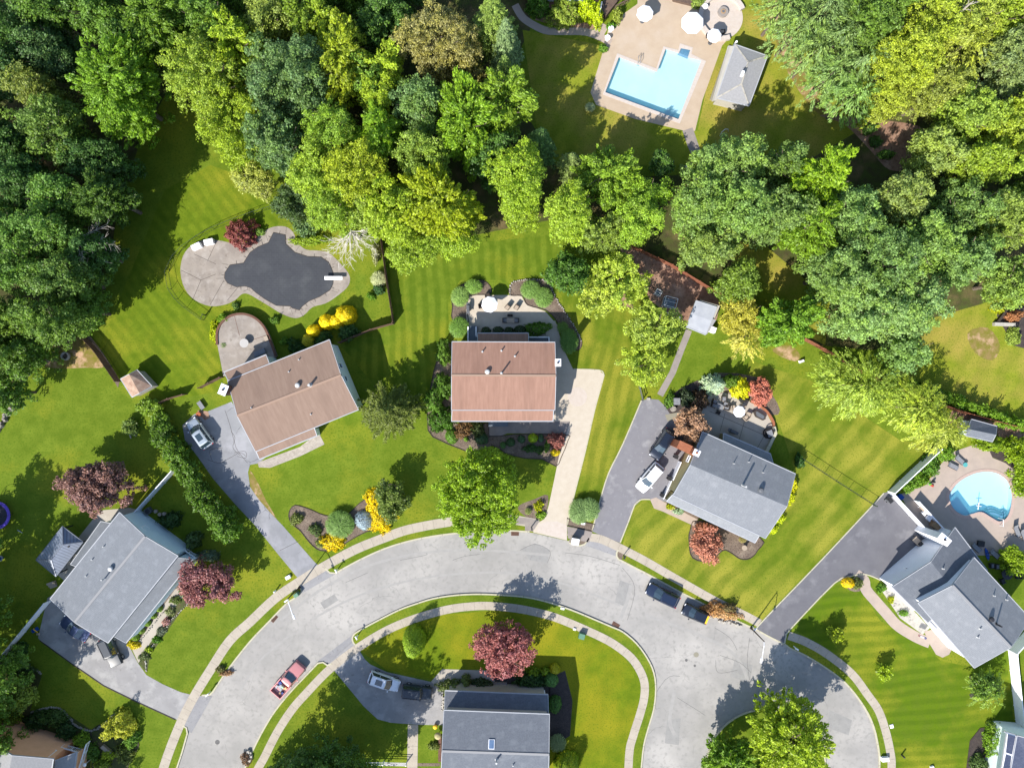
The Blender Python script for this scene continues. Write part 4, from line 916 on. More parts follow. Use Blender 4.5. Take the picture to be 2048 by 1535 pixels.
 (200, -70, 100, 90, 16, 'broad', MG, 'tree outside the top edge left of the others', G1),
 (420, -70, 100, 90, 16, 'broad', MG, 'tree outside the top edge beyond the pale feathery tree', G2),
 (640, -70, 100, 90, 16, 'broad', MG, 'tree outside the top edge beyond the yellow crown', G2),
 (800, -60, 70, 70, 13, 'broad', DG, 'tree outside the top edge beyond the dark one', G2),
 (1800, -80, 100, 90, 16, 'broad', MG, 'tree outside the top edge beyond the yellow tree', G3),
 (2130, 60, 90, 100, 16, 'broad', MG, 'tree outside the right edge near the top corner', G3),
 (2130, 330, 90, 110, 15, 'broad', MG, 'tree outside the right edge beside the yellow green one', G3),
 (957, 992, 92, 98, 11.8, 'broad', (0.14, 0.24, 0.016), 'big bright green maple overhanging the road in front of the middle house', None),
 (1585, 1482, 78, 82, 13, 'maple', (0.19, 0.28, 0.025), 'tall yellow green tree on the round road island', None),
 (1455, 1520, 56, 42, 8.5, 'maple', (0.10, 0.2, 0.02), 'lower dark green tree on the left of the road island', None),
 (1540, 1600, 62, 60, 9, 'maple', (0.12, 0.22, 0.02), 'tree on the lower half of the road island', None),
 (785, 1003, 36, 42, 5.2, 'broad', (0.11, 0.17, 0.045), 'grey green small tree growing out of the gold shrubs', None),
 (1978, 1385, 30, 36, 5, 'soft', (0.16, 0.26, 0.05), 'small weeping tree on the lawn near the white fence', None),
 (772, 822, 72, 66, 10.5, 'pine', (0.105, 0.145, 0.035), 'dark spiky hemlock with golden tips between the two brown roofed houses', None),
 (1970, 1372, 22, 24, 5.5, 'broad', (0.1, 0.19, 0.04), 'upright green crown behind the small weeping tree', None),
]
import time as _t
for px, py, rx, ry, h, kind, col, label, grp in T:
    col = tuple(c * q for c, q in zip(col, ((1.52, 1.4, 1.15) if grp != G1 else (1.28, 1.24, 1.15)) if kind != 'oak' else ((1.62, 1.52, 1.5) if grp != G1 else (1.2, 1.2, 1.15))))
    plant({'pine': 'conifer_tree', 'spruce': 'conifer_tree', 'soft': 'weeping_tree', 'maple': 'maple_tree', 'oak': 'oak_tree'}.get(kind, 'leafy_tree'), 'tree', label, px, py, rx, ry, h, kind, col, group=grp)
# red and purple leaved trees
for px, py, rx, ry, h, col, label in (
    (188, 972, 72, 58, 7.2, (0.16, 0.085, 0.075), 'purple plum tree behind the lower left grey roof'),
    (412, 1168, 60, 46, 6.2, (0.21, 0.085, 0.085), 'pinkish purple plum tree in front of the lower left grey house'),
    (1005, 1302, 60, 58, 7.5, (0.26, 0.09, 0.088), 'large round purple leaved tree by the curved walk of the bottom house'),
    (1410, 1083, 37, 37, 3.6, (0.3, 0.125, 0.085), 'red japanese maple in front of the grey roofed house'),
    (1382, 848, 36, 38, 5.0, (0.27, 0.16, 0.10), 'copper pink maple at the corner of the two car asphalt drive'),
    (1518, 783, 23, 28, 3.2, (0.4, 0.14, 0.1), 'small coral red maple at the curved patio edge'),
    (480, 467, 31, 24, 2.6, (0.2, 0.062, 0.058), 'low domed red maple beside the covered pool'),
    (1113, 881, 15, 16, 1.8, (0.24, 0.09, 0.075), 'small dome of dark red lace maple beside the cream drive')):
    plant('red_maple', 'tree', label, px, py, rx, ry, h, 'broad' if h > 3 else 'shrub', tuple(c * 1.38 for c in col), base=0.2 if h < 3.7 else None, mat='foliage_plain')
bare_tree('bleached bare branching tree at the wood edge behind the covered pool', 705, 465, 62, 7.0, 34, 5, 3.3, 6.4)
bare_tree('bare grey branches at the edge of the left wood', 170, 480, 62, 12.0, 14, 8, -1.0, 0.5, 'bark_pale')
bare_tree('bare pale limb crossing the crowns near the top right corner', 1915, 30, 26, 17.0, 7, 15, 0.2, 1.8, 'bark_pale')
bare_tree('thin bare pale twigs low at the head of the lawn', 500, 368, 20, 10.5, 10, 19, 1.6, 4.0, 'bark_pale')
# ---------------------------------------------------------------- buildings
def roofmat(name, c, c2, c3, uvrows=0.16, t3=(0.5, 0.68), s=(0.55, 0.07, 1)):
    mk(name, c, c2, 5.0, c3=c3, sc3=0.9, t3=t3, uv=True, stretch=None, rows=(uvrows, 0.34), c4=tuple(v * 0.86 for v in c[:3]) + (1,), sc4=1.4, t4=(0.55, 0.75), rough=0.92, bump=0.25, bsc=8)
roofmat('shingle_grey', C(166, 171, 178), C(155, 160, 167), C(176, 181, 188))
roofmat('shingle_slate', C(142, 148, 158), C(128, 134, 145), C(152, 158, 167))
roofmat('shingle_silver', C(178, 182, 188), C(166, 170, 176), C(188, 191, 196))
mk('shingle_brown', C(184, 156, 138), C(172, 144, 127), 4.0, c3=C(156, 130, 115), sc3=0.6, t3=(0.5, 0.75), uv=True, stretch=(0.75, 0.12, 1), rows=(0.16, 0.16), bump=0.2, bsc=8, rough=0.92)
mk('shingle_pink', C(200, 157, 137), C(184, 142, 123), 4.0, c3=C(168, 130, 113), sc3=0.6, t3=(0.52, 0.72), uv=True, stretch=(0.75, 0.1, 1), rows=(0.16, 0.16), bump=0.2, bsc=8, rough=0.92)
mk('shingle_tan', C(226, 196, 172), C(188, 150, 128), 1.4, uv=True, rows=(0.15, 0.2))
mk('shingle_pale', C(196, 196, 198), C(184, 184, 187), 4, uv=True, rows=(0.16, 0.15))
mk('metal_roof', C(176, 186, 204), C(166, 176, 194), 2, rough=0.45, metal=0.3, uv=True, rows=(0.4, 0.5, 0))
mk('solar_panel', (0.05, 0.06, 0.10, 1), (0.07, 0.08, 0.12, 1), 2, rough=0.25, brick=(1.2, 0.6), coat=0.5)
mk('trim_white', (0.78, 0.78, 0.8, 1), (0.72, 0.72, 0.75, 1), 2, rough=0.5)
mk('gutter_grey', C(222, 224, 230), C(210, 213, 220), 2, rough=0.5)
mk('siding_pale', (0.76, 0.84, 0.84, 1), (0.72, 0.8, 0.8, 1), 1, rows=(0.2, 0.3, 2))
mk('siding_blue', (0.74, 0.76, 0.82, 1), (0.7, 0.72, 0.78, 1), 1, rows=(0.2, 0.3, 2))
mk('siding_yellow', C(226, 214, 160), C(218, 206, 152), 1, rows=(0.2, 0.3, 2))
mk('siding_brown', (0.8, 0.42, 0.24, 1), (0.74, 0.38, 0.21, 1), 1, rows=(0.2, 0.3, 2))
mk('siding_cream', C(226, 220, 206), C(216, 210, 198), 1, rows=(0.2, 0.3, 2))
mk('siding_slate', (0.62, 0.72, 0.78, 1), (0.58, 0.68, 0.74, 1), 1, rows=(0.2, 0.3, 2))
mk('brick_orange', C(214, 138, 100), C(190, 116, 84), 3, brick=(4.5, 0.6))
mk('brick_brown', C(150, 110, 92), C(130, 92, 78), 3, brick=(4.5, 0.6))
mk('glass_dark', (0.03, 0.045, 0.07, 1), (0.05, 0.07, 0.1, 1), 0.7, rough=0.08, spec=0.8, coat=0.6)
mk('glass_sky', C(130, 160, 200), C(100, 130, 175), 0.7, rough=0.1, spec=0.8)
mk('vent_white', C(240, 240, 240), None, rough=0.5)
mk('vent_grey', C(130, 134, 140), C(120, 122, 128), 3, rough=0.5)
mk('wood_deck', C(140, 116, 100), C(122, 100, 88), 2, rows=(0.15, 0.5, 0))
mk('deck_slate', C(150, 164, 178), C(138, 152, 168), 2, rows=(0.16, 0.6, 1))
mk('garage_white', (0.85, 0.85, 0.88, 1), (0.8, 0.8, 0.83, 1), 2, rows=(0.5, 0.4, 2), rough=0.5)
mk('black_metal', (0.02, 0.02, 0.024, 1), (0.03, 0.03, 0.035, 1), 3, rough=0.5)
mk('canvas_grey', C(222, 226, 234), C(206, 210, 220), 0.8)
mk('soffit', C(190, 188, 186), None)

CAM = Vector((0, 0, H))
def hit(px, py, p0, n):
    """point seen at photo pixel (px,py) on the plane through p0 with normal n"""
    d = P(px, py, 0) - CAM; t = (p0 - CAM).dot(n) / d.dot(n); return CAM + d * t

def slab(mb, a, b, c, d, th=0.2, uv=True):
    """a,b along the eave; d,c along the top"""
    n = (b - a).cross(d - a).normalized()
    if n.z < 0: n = -n
    dn = Vector((0, 0, -th)); e = (b - a).normalized()
    f = (n.cross(e)); 
    if f.dot(d - a) < 0: f = -f
    q = [a, b, c, d]; U = [((p - a).dot(e), (p - a).dot(f)) for p in q]
    up = (b - a).cross(d - a).z > 0
    vs = q + [p + dn for p in q]
    top = (0, 1, 2, 3) if up else (3, 2, 1, 0)
    bot = (7, 6, 5, 4) if up else (4, 5, 6, 7)
    fs = [top, bot]; uvs = [[U[i] for i in top], [(0, 0)] * 4]
    for i in range(4):
        j = (i + 1) % 4
        fs.append((j, i, 4 + i, 4 + j) if up else (i, j, 4 + j, 4 + i)); uvs.append([(0.08, 0.08)] * 4)
    mb.add(vs, fs, uvs)
def bar(mb, a, b, w=0.14, h=0.16, up=0.03):
    """square bar lying along a-b"""
    d = (b - a); e = d.normalized(); s = Vector((-e.y, e.x, 0)).normalized() * w / 2
    lo = Vector((0, 0, up - h)); hi = Vector((0, 0, up))
    mb.loft([[p - s + lo, p + s + lo, p + s + hi, p - s + hi] for p in (a, b)])

class House:
    def __init__(s, name, label, ctr, cat='house'):
        c = P(*ctr); s.t = thing(name, (c.x, c.y, 0), label, cat)
    def gable(s, A, B, Cc, D, R1, R2, ze, zr, rmat, wmat, ov=0.45, og=0.3, trim='gutter_grey', zb=-0.05, cap=None, walls=True, ze2=None):
        ze2 = ze if ze2 is None else ze2
        a, b = P(*A, ze), P(*B, ze); c, d = P(*Cc, ze2), P(*D, ze2); r1, r2 = P(*R1, zr), P(*R2, zr)
        m = MB(); slab(m, a, b, r2, r1); slab(m, c, d, r1, r2); s.roof = m.build('roof', rmat, s.t)
        m = MB(); e = (b - a).normalized() * 0.06
        for p, q in ((a, b), (c, d)): m = MB(); bar(m, p, q, 0.11, 0.2); m.build('gutter', trim, s.t)
        for p, q, u in ((a, r1, d), (b, r2, c)): m = MB(); bar(m, p, q, 0.08, 0.22, 0.01); bar(m, u, q, 0.08, 0.22, 0.01); m.build('rake_trim', trim, s.t)
        if cap:
            m = MB(); bar(m, r1, r2, 0.3, 0.1, 0.05); m.build('ridge_cap', cap, s.roof)
        E = (b - a); E.z = 0; E.normalize(); F = (d - a); F.z = 0; F.normalize()
        def zat(p, base, r, z0):
            dd = (Vector((r.x, r.y)) - Vector((base.x, base.y))); k = abs(Vector((p.x - base.x, p.y - base.y)).dot(dd) / dd.dot(dd)); return z0 + (zr - z0) * k - 0.21
        wa = a + E * og + F * ov; wb = b - E * og + F * ov; wc = c - E * og - F * ov; wd = d + E * og - F * ov
        g1 = r1 + E * og; g2 = r2 - E * og
        za = zat(wa, a, r1, ze); zd = zat(wd, d, r1, ze2)
        pts = []
        for p, z in ((wa, za), (wb, za), (wc, zd), (wd, zd)): pts.append(Vector((p.x, p.y, zb))); pts.append(Vector((p.x, p.y, z)))
        G1 = Vector((g1.x, g1.y, zr - 0.21)); G2 = Vector((g2.x, g2.y, zr - 0.21))
        if walls:
            m = MB(); m.add(pts + [G1, G2], [(2, 0, 1, 3), (4, 2, 3, 9, 5), (6, 4, 5, 7), (0, 6, 7, 8, 1), (1, 8, 9, 3), (5, 9, 8, 7)])
            s.wall = m.build('wall', wmat, s.t)
        z0 = lambda v: Vector((v.x, v.y, 0))
        s.W = {'back': (z0(wa), z0(wb), -F), 'right': (z0(wb), z0(wc), E), 'front': (z0(wc), z0(wd), F), 'left': (z0(wd), z0(wa), -E)}
        s.pl1 = (a, (b - a).cross(r1 - a).normalized()); s.pl2 = (c, (d - c).cross(r1 - c).normalized())
        s.a, s.b, s.c, s.d, s.r1, s.r2 = a, b, c, d, r1, r2
        return s
    def lean(s, pts, mat, name='lower_roof', trim='gutter_grey', wall=None, th=0.16, inset=0.35):
        """pts = (px,py,z) x4, first two the outer eave"""
        q = [P(*p) for p in pts]; m = MB(); slab(m, *q, th=th); r = m.build(name, mat, s.t)
        if trim: m = MB(); bar(m, q[0], q[1], 0.14, 0.18); bar(m, q[1], q[2], 0.09, 0.18, 0.02); bar(m, q[0], q[3], 0.09, 0.18, 0.02); m.build('gutter', trim, s.t)
        if wall:
            c = sum(q, Vector()) / 4; w = []
            for i, p in enumerate(q):
                k = (c - p); k.z = 0; k.normalize(); p2 = p + k * inset; w.append(p2)
            vs = [Vector((p.x, p.y, 0)) for p in w] + [Vector((p.x, p.y, p.z - 0.3)) for p in w]
            m = MB(); m.add(vs, [(i, (i + 1) % 4, 4 + (i + 1) % 4, 4 + i) for i in range(4)] + [(4, 5, 6, 7)]); m.build('wall', wall, s.t)
        return r
    def window(s, px, py, wall, w=0.9, h=1.2, frame='trim_white', pane='glass_dark', name='window', div=0, shut=None):
        p0, p1, n = s.W[wall] if isinstance(wall, str) else wall
        n = n.normalized(); p = hit(px, py, p0 + n * 0.02, n); rz = math.atan2(n.y, n.x) - math.pi / 2
        m = MB(); 
        M = Matrix.Translation(p) @ Matrix.Rotation(rz, 4, 'Z')
        def bx(mb, x0, x1, y0, y1, z0, z1):
            mb.add([M @ Vector(v) for v in ((x0, y0, z0), (x1, y0, z0), (x1, y1, z0), (x0, y1, z0), (x0, y0, z1), (x1, y0, z1), (x1, y1, z1), (x0, y1, z1))], [(3, 2, 1, 0), (4, 5, 6, 7), (0, 1, 5, 4), (1, 2, 6, 5), (2, 3, 7, 6), (3, 0, 4, 7)])
        t = 0.14
        bx(m, -w / 2 - t, w / 2 + t, -0.03, 0.07, h / 2, h / 2 + t); bx(m, -w / 2 - t, w / 2 + t, -0.03, 0.09, -h / 2 - t, -h / 2)
        bx(m, -w / 2 - t, -w / 2, -0.03, 0.068, -h / 2, h / 2); bx(m, w / 2, w / 2 + t, -0.03, 0.068, -h / 2, h / 2)
        for k in range(div): x = -w / 2 + w * (k + 1) / (div + 1); bx(m, x - 0.03, x + 0.03, 0.032, 0.06, -h / 2, h / 2)
        f = m.build(name, frame, s.t)
        g = MB(); bx(g, -w / 2, w / 2, -0.02, 0.03, -h / 2, h / 2); g.build('pane', pane, f)
        if shut:
            for sg in (-1, 1):
                q = MB(); x = sg * (w / 2 + t + 0.2); bx(q, x - 0.16, x + 0.16, -0.02, 0.05, -h / 2, h / 2); q.build('shutter', shut, s.t)
        return p
    def on(s, px, py):
        p = hit(px, py, *s.pl1); q = hit(px, py, *s.pl2)
        return p if p.z < q.z else q          # the lower of the two planes is the real surface
    def pipe(s, px, py, h=0.5, r=0.06, mat='vent_white', name='vent_pipe'):
        p = s.on(px, py); m = MB(); m.cyl(p - Vector((0, 0, 0.15)), p + Vector((0, 0, h)), r, n=8); m.cyl(p - Vector((0, 0, 0.1)), p + Vector((0, 0, 0.1)), r * 2.2, r * 1.3, 8); m.build(name, mat, s.roof)
    def fan(s, px, py, mat='vent_white'):
        p = s.on(px, py); m = MB(); m.cyl(p - Vector((0, 0, 0.2)), p + Vector((0, 0, 0.3)), 0.16, n=10); m.cyl(p + Vector((0, 0, 0.22)), p + Vector((0, 0, 0.38)), 0.36, 0.3, 14); m.dome(p + Vector((0, 0, 0.38)), 0.3, 0.09, 14, 3); m.build('roof_vent', mat, s.roof)
    def skylight(s, px, py, w=0.8, l=1.2):
        p = s.on(px, py); n = s.pl1[1] if abs((hit(px, py, *s.pl1) - p).length) < 1e-4 else s.pl2[1]
        if n.z < 0: n = -n
        e = (s.b - s.a).normalized(); f = n.cross(e)
        M = Matrix((e.to_4d(), f.to_4d(), n.to_4d(), (0, 0, 0, 1))).transposed(); M.col[3] = p.to_4d(); 
        for c in range(3): M[3][c] = 0
        m = MB().box((0, 0, 0), (w, l, 0.12), m=None); m.V = [tuple(M @ Vector(v)) for v in m.V]; o = m.build('skylight', 'trim_white', s.roof)
        m = MB().box((0, 0, 0.1), (w - 0.16, l - 0.16, 0.05)); m.V = [tuple(M @ Vector(v)) for v in m.V]; m.build('pane', 'glass_sky', o)
    def chimney(s, px, py, z, w, l, rz, mat='brick_orange', base=0.0, cap='kerb_concrete', flues=1, name='chimney'):
        p = P(px, py, z); m = MB().box((p.x, p.y, base), (w, l, z - base), rz); o = m.build(name, mat, s.t)
        MB().box((p.x, p.y, z), (w + 0.14, l + 0.14, 0.12), rz).build('chimney_cap', cap, o)
        m = MB()
        for k in range(flues): m.cyl((p.x, p.y, z + 0.1), (p.x, p.y, z + 0.38), 0.16, 0.14, 10)
        m.build('flue', 'black_metal' if mat != 'brick_orange' else 'brick_orange', o)
    def rail(s, pts, z, h=0.95, mat='trim_white', name='railing'):
        m = MB(); q = [P(*p, z + h) for p in pts]
        for i in range(len(q) - 1):
            a, b = q[i], q[i + 1]; bar(m, a, b, 0.15, 0.08, 0.0); bar(m, a - Vector((0, 0, h - 0.12)), b - Vector((0, 0, h - 0.12)), 0.05, 0.05, 0)
            L_ = (b - a).length; k = max(1, int(L_ / 0.22))
            for j in range(k + 1): c = a.lerp(b, j / k); m.box((c.x, c.y, z), (0.035 if j % 6 else 0.1, 0.035 if j % 6 else 0.1, h))
        m.build(name, mat, s.t)

# --- lower left grey house
h = House('split_level_house', 'lower left house with a slate grey gable roof and a long lower front roof', (230, 1150))
h.gable((100, 1197), (239, 1024), (356, 1111), (216, 1285), (149, 1244), (290, 1072), 5.0, 5.95, 'shingle_grey', 'siding_slate', cap='shingle_pale')
h.lean([(252, 1285, 3.3), (386, 1118, 3.3), (352, 1114, 4.5), (228, 1272, 4.5)], 'shingle_grey', wall='siding_slate')
h.lean([(141, 1128, 2.9), (202, 1042, 2.9), (222, 1046, 4.3), (152, 1132, 4.3)], 'shingle_grey', 'rear_roof', wall='siding_slate')
h.window(292, 1057, 'right', 0.9, 1.0)
h.window(290, 1073, 'right', 0.5, 0.35, pane='trim_white', name='louvre')
h.fan(223, 1136); h.pipe(210, 1156, 0.9, 0.09)
for q in ((208, 1092), (185, 1118), (173, 1151)): h.pipe(q[0], q[1], 0.3, 0.07)
h.rail([(360, 1094), (392, 1116)], 0.9)
m = MB(); q = [P(359, 1093, 0), P(391, 1115, 0), P(380, 1128, 0), P(348, 1106, 0)]; m.prism([v.xy for v in q], 0, 0.9); m.build('porch', 'deck_slate', h.t)

# --- tan roofed house on the left
h = House('split_level_house', 'left house with a brown shingle roof beside the cracked asphalt drive', (590, 800))
h.gable((455, 761), (659, 679), (717, 819), (511, 903), (474, 831), (682, 750), 5.0, 5.95, 'shingle_brown', 'siding_pale', cap='shingle_tan')
h.lean([(448, 744, 4.75), (532, 709, 4.75), (539, 727, 4.95), (456, 760, 4.95)], 'shingle_brown', 'rear_roof', wall='siding_pale')
h.lean([(634, 871, 4.55), (519, 918, 4.55), (512, 902, 4.92), (628, 854, 4.92)], 'shingle_brown', 'front_roof', wall='siding_pale', inset=0.8)
h.chimney(447, 779, 6.5, 0.9, 1.3, R(-22), 'brick_brown', cap='trim_white')
h.fan(596, 770); h.pipe(621, 770, 0.9, 0.17)
for q in ((598, 719), (578, 743), (622, 828), (503, 815)): h.pipe(q[0], q[1], 0.3, 0.07)
h.window(681, 731, 'right', 0.6, 1.3, pane='glass_sky'); h.window(692, 757, 'right', 0.6, 1.3, pane='glass_sky')

# --- middle house with the pink brown roof
h = House('split_level_house', 'middle house with a faded pink brown roof beside the cream paver drive', (1007, 760))
h.gable((904, 683), (1110, 684), (1110, 820), (903, 820), (903, 750), (1112, 751), 4.6, 5.45, 'shingle_pink', 'siding_cream', cap='shingle_tan')
h.lean([(1106, 842, 4.0), (903, 842, 4.0), (904, 821, 4.5), (1107, 821, 4.5)], 'shingle_pink', 'front_roof', wall='siding_cream', inset=0.7)
h.lean([(955, 666, 3.0), (1057, 666, 3.0), (1057, 687, 3.9), (955, 687, 3.9)], 'shingle_pink', 'rear_roof', wall='siding_cream', inset=0.5)
h.chimney(1116, 725, 6.6, 0.65, 0.85, 0, 'siding_cream', cap='trim_white')
h.fan(975, 743); h.pipe(1003, 746, 1.3, 0.12)
for q in ((965, 703), (1003, 701), (1030, 712)): h.pipe(q[0], q[1], 0.5, 0.09)
m = MB(); q = [P(936, 652), P(955, 652), P(955, 684), P(936, 684)]; m.prism([v.xy for v in q], 0, 0.5); m.build('deck', 'deck_slate', h.t)
h.rail([(936, 683), (936, 653)], 0.5); h.rail([(952, 653), (952, 672), (958, 672)], 0.5)
m = MB(); q = [P(1056, 674), P(1098, 674), P(1098, 690), P(1056, 690)]; m.prism([v.xy for v in q], 0, 0.5); m.build('deck', 'deck_slate', h.t)
h.rail([(1056, 674), (1098, 674), (1098, 683)], 0.5)
m = MB(); q = [P(977, 840), P(1016, 840), P(1016, 852), P(977, 852)]; m.prism([v.xy for v in q], 0, 0.25); m.build('doorstep', 'deck_slate', h.t)

# --- grey roofed house right of centre
h = House('split_level_house', 'grey shingle house with yellow siding and two white garage doors', (1475, 975))
h.gable((1405, 863), (1591, 947), (1531, 1076), (1346, 990), (1381, 929), (1574, 1012), 3.6, 5.5, 'shingle_silver', 'siding_yellow', ze2=5.0, og=0.08)
h.lean([(1510, 1085, 3.9), (1333, 1002, 3.9), (1348, 986, 4.6), (1521, 1067, 4.6)], 'shingle_silver', 'front_roof', wall='siding_yellow', inset=0.6)
h.lean([(1447, 866, 2.5), (1541, 907, 2.5), (1548, 931, 3.2), (1446, 885, 3.2)], 'shingle_silver', 'rear_roof', wall='siding_yellow', inset=0.3)
h.chimney(1374, 896, 4.6, 2.5, 1.0, R(-25), 'brick_orange', cap='brick_orange', flues=0)
h.chimney(1393, 905, 6.4, 0.75, 0.7, R(-25), 'brick_orange', cap='trim_white')
h.window(1377, 917, 'left', 0.7, 0.8)
h.window(1351, 940, 'left', 2.5, 2.1, 'trim_white', 'garage_white', 'garage_door')
h.window(1332, 977, 'left', 2.5, 2.1, 'trim_white', 'garage_white', 'garage_door')
h.pipe(1485, 970, 1.5, 0.14, name='flue_pipe'); h.fan(1521, 979, 'vent_grey')
for q in ((1467, 926), (1497, 923), (1525, 944)): h.pipe(q[0], q[1], 0.5, 0.06)

# --- right house by the kidney pool: two gabled blocks
h = House('split_level_house', 'right house with white walls and two stepped grey gables beside the new drive', (1920, 1190))
h.gable((1910, 1054), (1975, 1140), (1856, 1245), (1784, 1173), (1862, 1123), (1915, 1190), 3.5, 5.3, 'shingle_slate', 'siding_blue', ze2=4.4)
h.window(1838, 1102, 'left', 0.9, 0.8); h.window(1842, 1108, 'left', 0.9, 0.4)
h.window(1826, 1124, 'left', 0.8, 1.1); h.window(1814, 1132, 'left', 0.8, 1.1)
h.window(1793, 1127, 'left', 0.35, 0.5, pane='black_metal', name='coach_lamp')
h.pipe(1885, 1136, 0.35, 0.09)
h.lean([(1873, 1257, 3.2), (1787, 1170, 3.2), (1795, 1162, 3.5), (1880, 1248, 3.5)], 'shingle_slate', 'porch_roof', wall=None)
h.gable((1948, 1114), (2061, 1237), (1949, 1335), (1836, 1205), (1905, 1170), (2022, 1294), 4.6, 7.0, 'shingle_silver', 'siding_blue', ze2=6.2, cap='shingle_pale')
h.fan(1981, 1237, 'black_metal'); h.pipe(1992, 1247, 1.1, 0.12, 'black_metal')
for q in ((1987, 1190), (2012, 1198), (1960, 1256), (1955, 1273)): h.pipe(q[0], q[1], 0.35, 0.08)
h.chimney(1888, 1078, 5.4, 0.9, 1.6, R(50), 'trim_white', cap='trim_white', name='chimney')

# --- house at the bottom in the middle
h = House('split_level_house', 'bottom middle house with a slate roof and a dark lower roof facing the round walk', (990, 1500))
h.gable((888, 1419), (1099, 1427), (1096, 1600), (880, 1592), (884, 1501), (1098, 1508), 5.6, 6.6, 'shingle_slate', 'siding_cream', cap='shingle_pale')
h.lean([(890, 1380, 3.1), (1096, 1388, 3.1), (1097, 1430, 3.9), (889, 1422, 3.9)], 'shingle_slate', 'front_roof', wall='siding_cream', inset=0.5)
h.skylight(983, 1487); h.pipe(993, 1518, 1.0, 0.14); h.pipe(1026, 1528, 0.4, 0.08)
p0, p1 = P(893, 1386, 3.0), P(1094, 1394, 3.0); p0.z = p1.z = 0; e = (p1 - p0).normalized(); fr = (p0, p1, Vector((-e.y, e.x, 0)))
for x in (915, 953): h.window(x, 1378, fr, 1.0, 1.2, shut='black_metal')
h.window(1035, 1382, fr, 2.3, 1.2, div=1); h.window(1073, 1384, fr, 2.1, 1.2, div=1)
m = MB().box(P(997, 1374), (2.4, 1.6, 0.3)); m.build('doorstep', 'paver_grey', h.t)

# --- brown walled house in the bottom left corner
h = House('split_level_house', 'bottom left corner house with reddish brown siding and a pale roof', (40, 1540))
h.gable((-60, 1461), (-85, 1605), (85, 1655), (107, 1517), (24, 1510), (0, 1648), 5.4, 7.2, 'shingle_pale', 'siding_brown')
h.window(32, 1487, 'left', 1.2, 1.5, pane='glass_sky'); h.window(95, 1505, 'left', 1.2, 1.5, pane='glass_sky'); h.window(18, 1459, 'left', 1.2, 1.3, pane='glass_sky'); h.window(56, 1470, 'left', 1.2, 1.3, pane='glass_sky'); h.window(30, 1505, 'left', 0.5, 0.4, pane='trim_white', name='louvre')
h.lean([(154, 1503, 3.3), (145, 1570, 3.3), (103, 1570, 4.4), (110, 1520, 4.4)], 'shingle_pale', 'porch_roof', wall='siding_brown', inset=0.6)
h.rail([(121, 1494), (156, 1504)], 1.4); h.rail([(172, 1488), (150, 1560)], 1.4)

# --- corner of a house with solar panels, bottom right
h = House('solar_house', 'corner of a white trimmed house carrying dark solar panels, bottom right', (2060, 1520))
h.gable((2008, 1462), (2110, 1492), (2050, 1680), (1985, 1650), (2014, 1466), (1990, 1660), 4.8, 4.9, 'trim_white', 'siding_pale', walls=False)
h2 = h.lean([(2034, 1470, 5.0), (2010, 1600, 5.0), (2100, 1620, 7.0), (2110, 1490, 7.0)], 'solar_panel', 'solar_array', wall='siding_pale')
for a, b, c, d in (((2016, 1468), (2031, 1472), (2024, 1508), (2012, 1504)), ((2012, 1508), (2023, 1512), (2016, 1560), (2002, 1556))):
    m = MB(); slab(m, P(*a, 4.97), P(*b, 4.97), P(*c, 4.97), P(*d, 4.97), th=0.03); m.build('solar_panel', 'solar_panel', h.t)

# --- house corner and deck at the top edge
h = House('deck_house', 'corner of a house and brown deck at the top edge above the curved path', (1120, -60))
h.gable((1040, -200), (1200, -150), (1176, -22), (1018, -40), (1030, -120), (1190, -90), 5, 6.5, 'shingle_grey', 'siding_slate')
for pts in (((1206, -40), (1240, -40), (1232, 12), (1210, 40), (1199, 32), (1207, 4)), ((1240, -40), (1262, -20), (1238, 4), (1229, 10))):
    m = MB(); m.prism([P(*v).xy for v in pts], 0, 1.2); m.build('deck', 'wood_deck', h.t)
m = MB(); m.prism([P(*v).xy for v in ((1335, -30), (1392, -30), (1381, 13), (1345, 4))], 0, 0.5); m.build('deck', 'wood_deck', h.t)
h.rail([(1204, 4), (1198, 32)], 1.2, mat='trim_white'); h.rail([(1231, 12), (1262, -4)], 1.2, mat='wood_deck')

# --- grey hipped pool house
t = thing('pool_house', P(1478, 155), 'grey hipped pool house beside the L shaped pool', 'pool house')
ze, zr = 3.0, 3.65
a, b, c, d = P(1470, 89, ze), P(1535, 112, ze), P(1498, 212, ze), P(1433, 196, ze)
r1, r2 = P(1496, 124, zr), P(1483, 168, zr)
m = MB(); vs = [a, b, c, d, r1, r2]; U = lambda p, o, e: ((p - o).dot(e), abs((p - o).cross(e).length))
def tri(m, pts):
    e = (pts[1] - pts[0]).normalized(); o = pts[0]; m.add(pts, [tuple(range(len(pts)))], [[((p - o).dot(e), (p - o).cross(e).length) for p in pts]])
for q in ((b, a, r1), (c, b, r1, r2), (d, c, r2), (a, d, r2, r1)):
    q = list(q)
    if (q[1] - q[0]).cross(q[2] - q[0]).z < 0: q = q[::-1]
    tri(m, q)
low = [p - Vector((0, 0, 0.2)) for p in (a, b, c, d)]; tri(m, low[::-1] if (low[1] - low[0]).cross(low[2] - low[0]).z > 0 else low)
for i in range(4):
    q = [(a, b, c, d)[i], (a, b, c, d)[(i + 1) % 4], low[(i + 1) % 4], low[i]]; m.add(q, [(3, 2, 1, 0)], [[(0, 0)] * 4])
m.build('roof', 'shingle_pale', t)
m = MB()
for p, q in ((a, b), (b, c), (c, d), (d, a)): bar(m, p, q, 0.12, 0.16)
m.build('gutter', 'gutter_grey', t)
m = MB()
for p, q in ((a, r1), (b, r1), (c, r2), (d, r2), (r1, r2)): bar(m, p, q, 0.18, 0.1, 0.03)
m.build('ridge_cap', 'vent_white' if False else 'siding_cream', t)
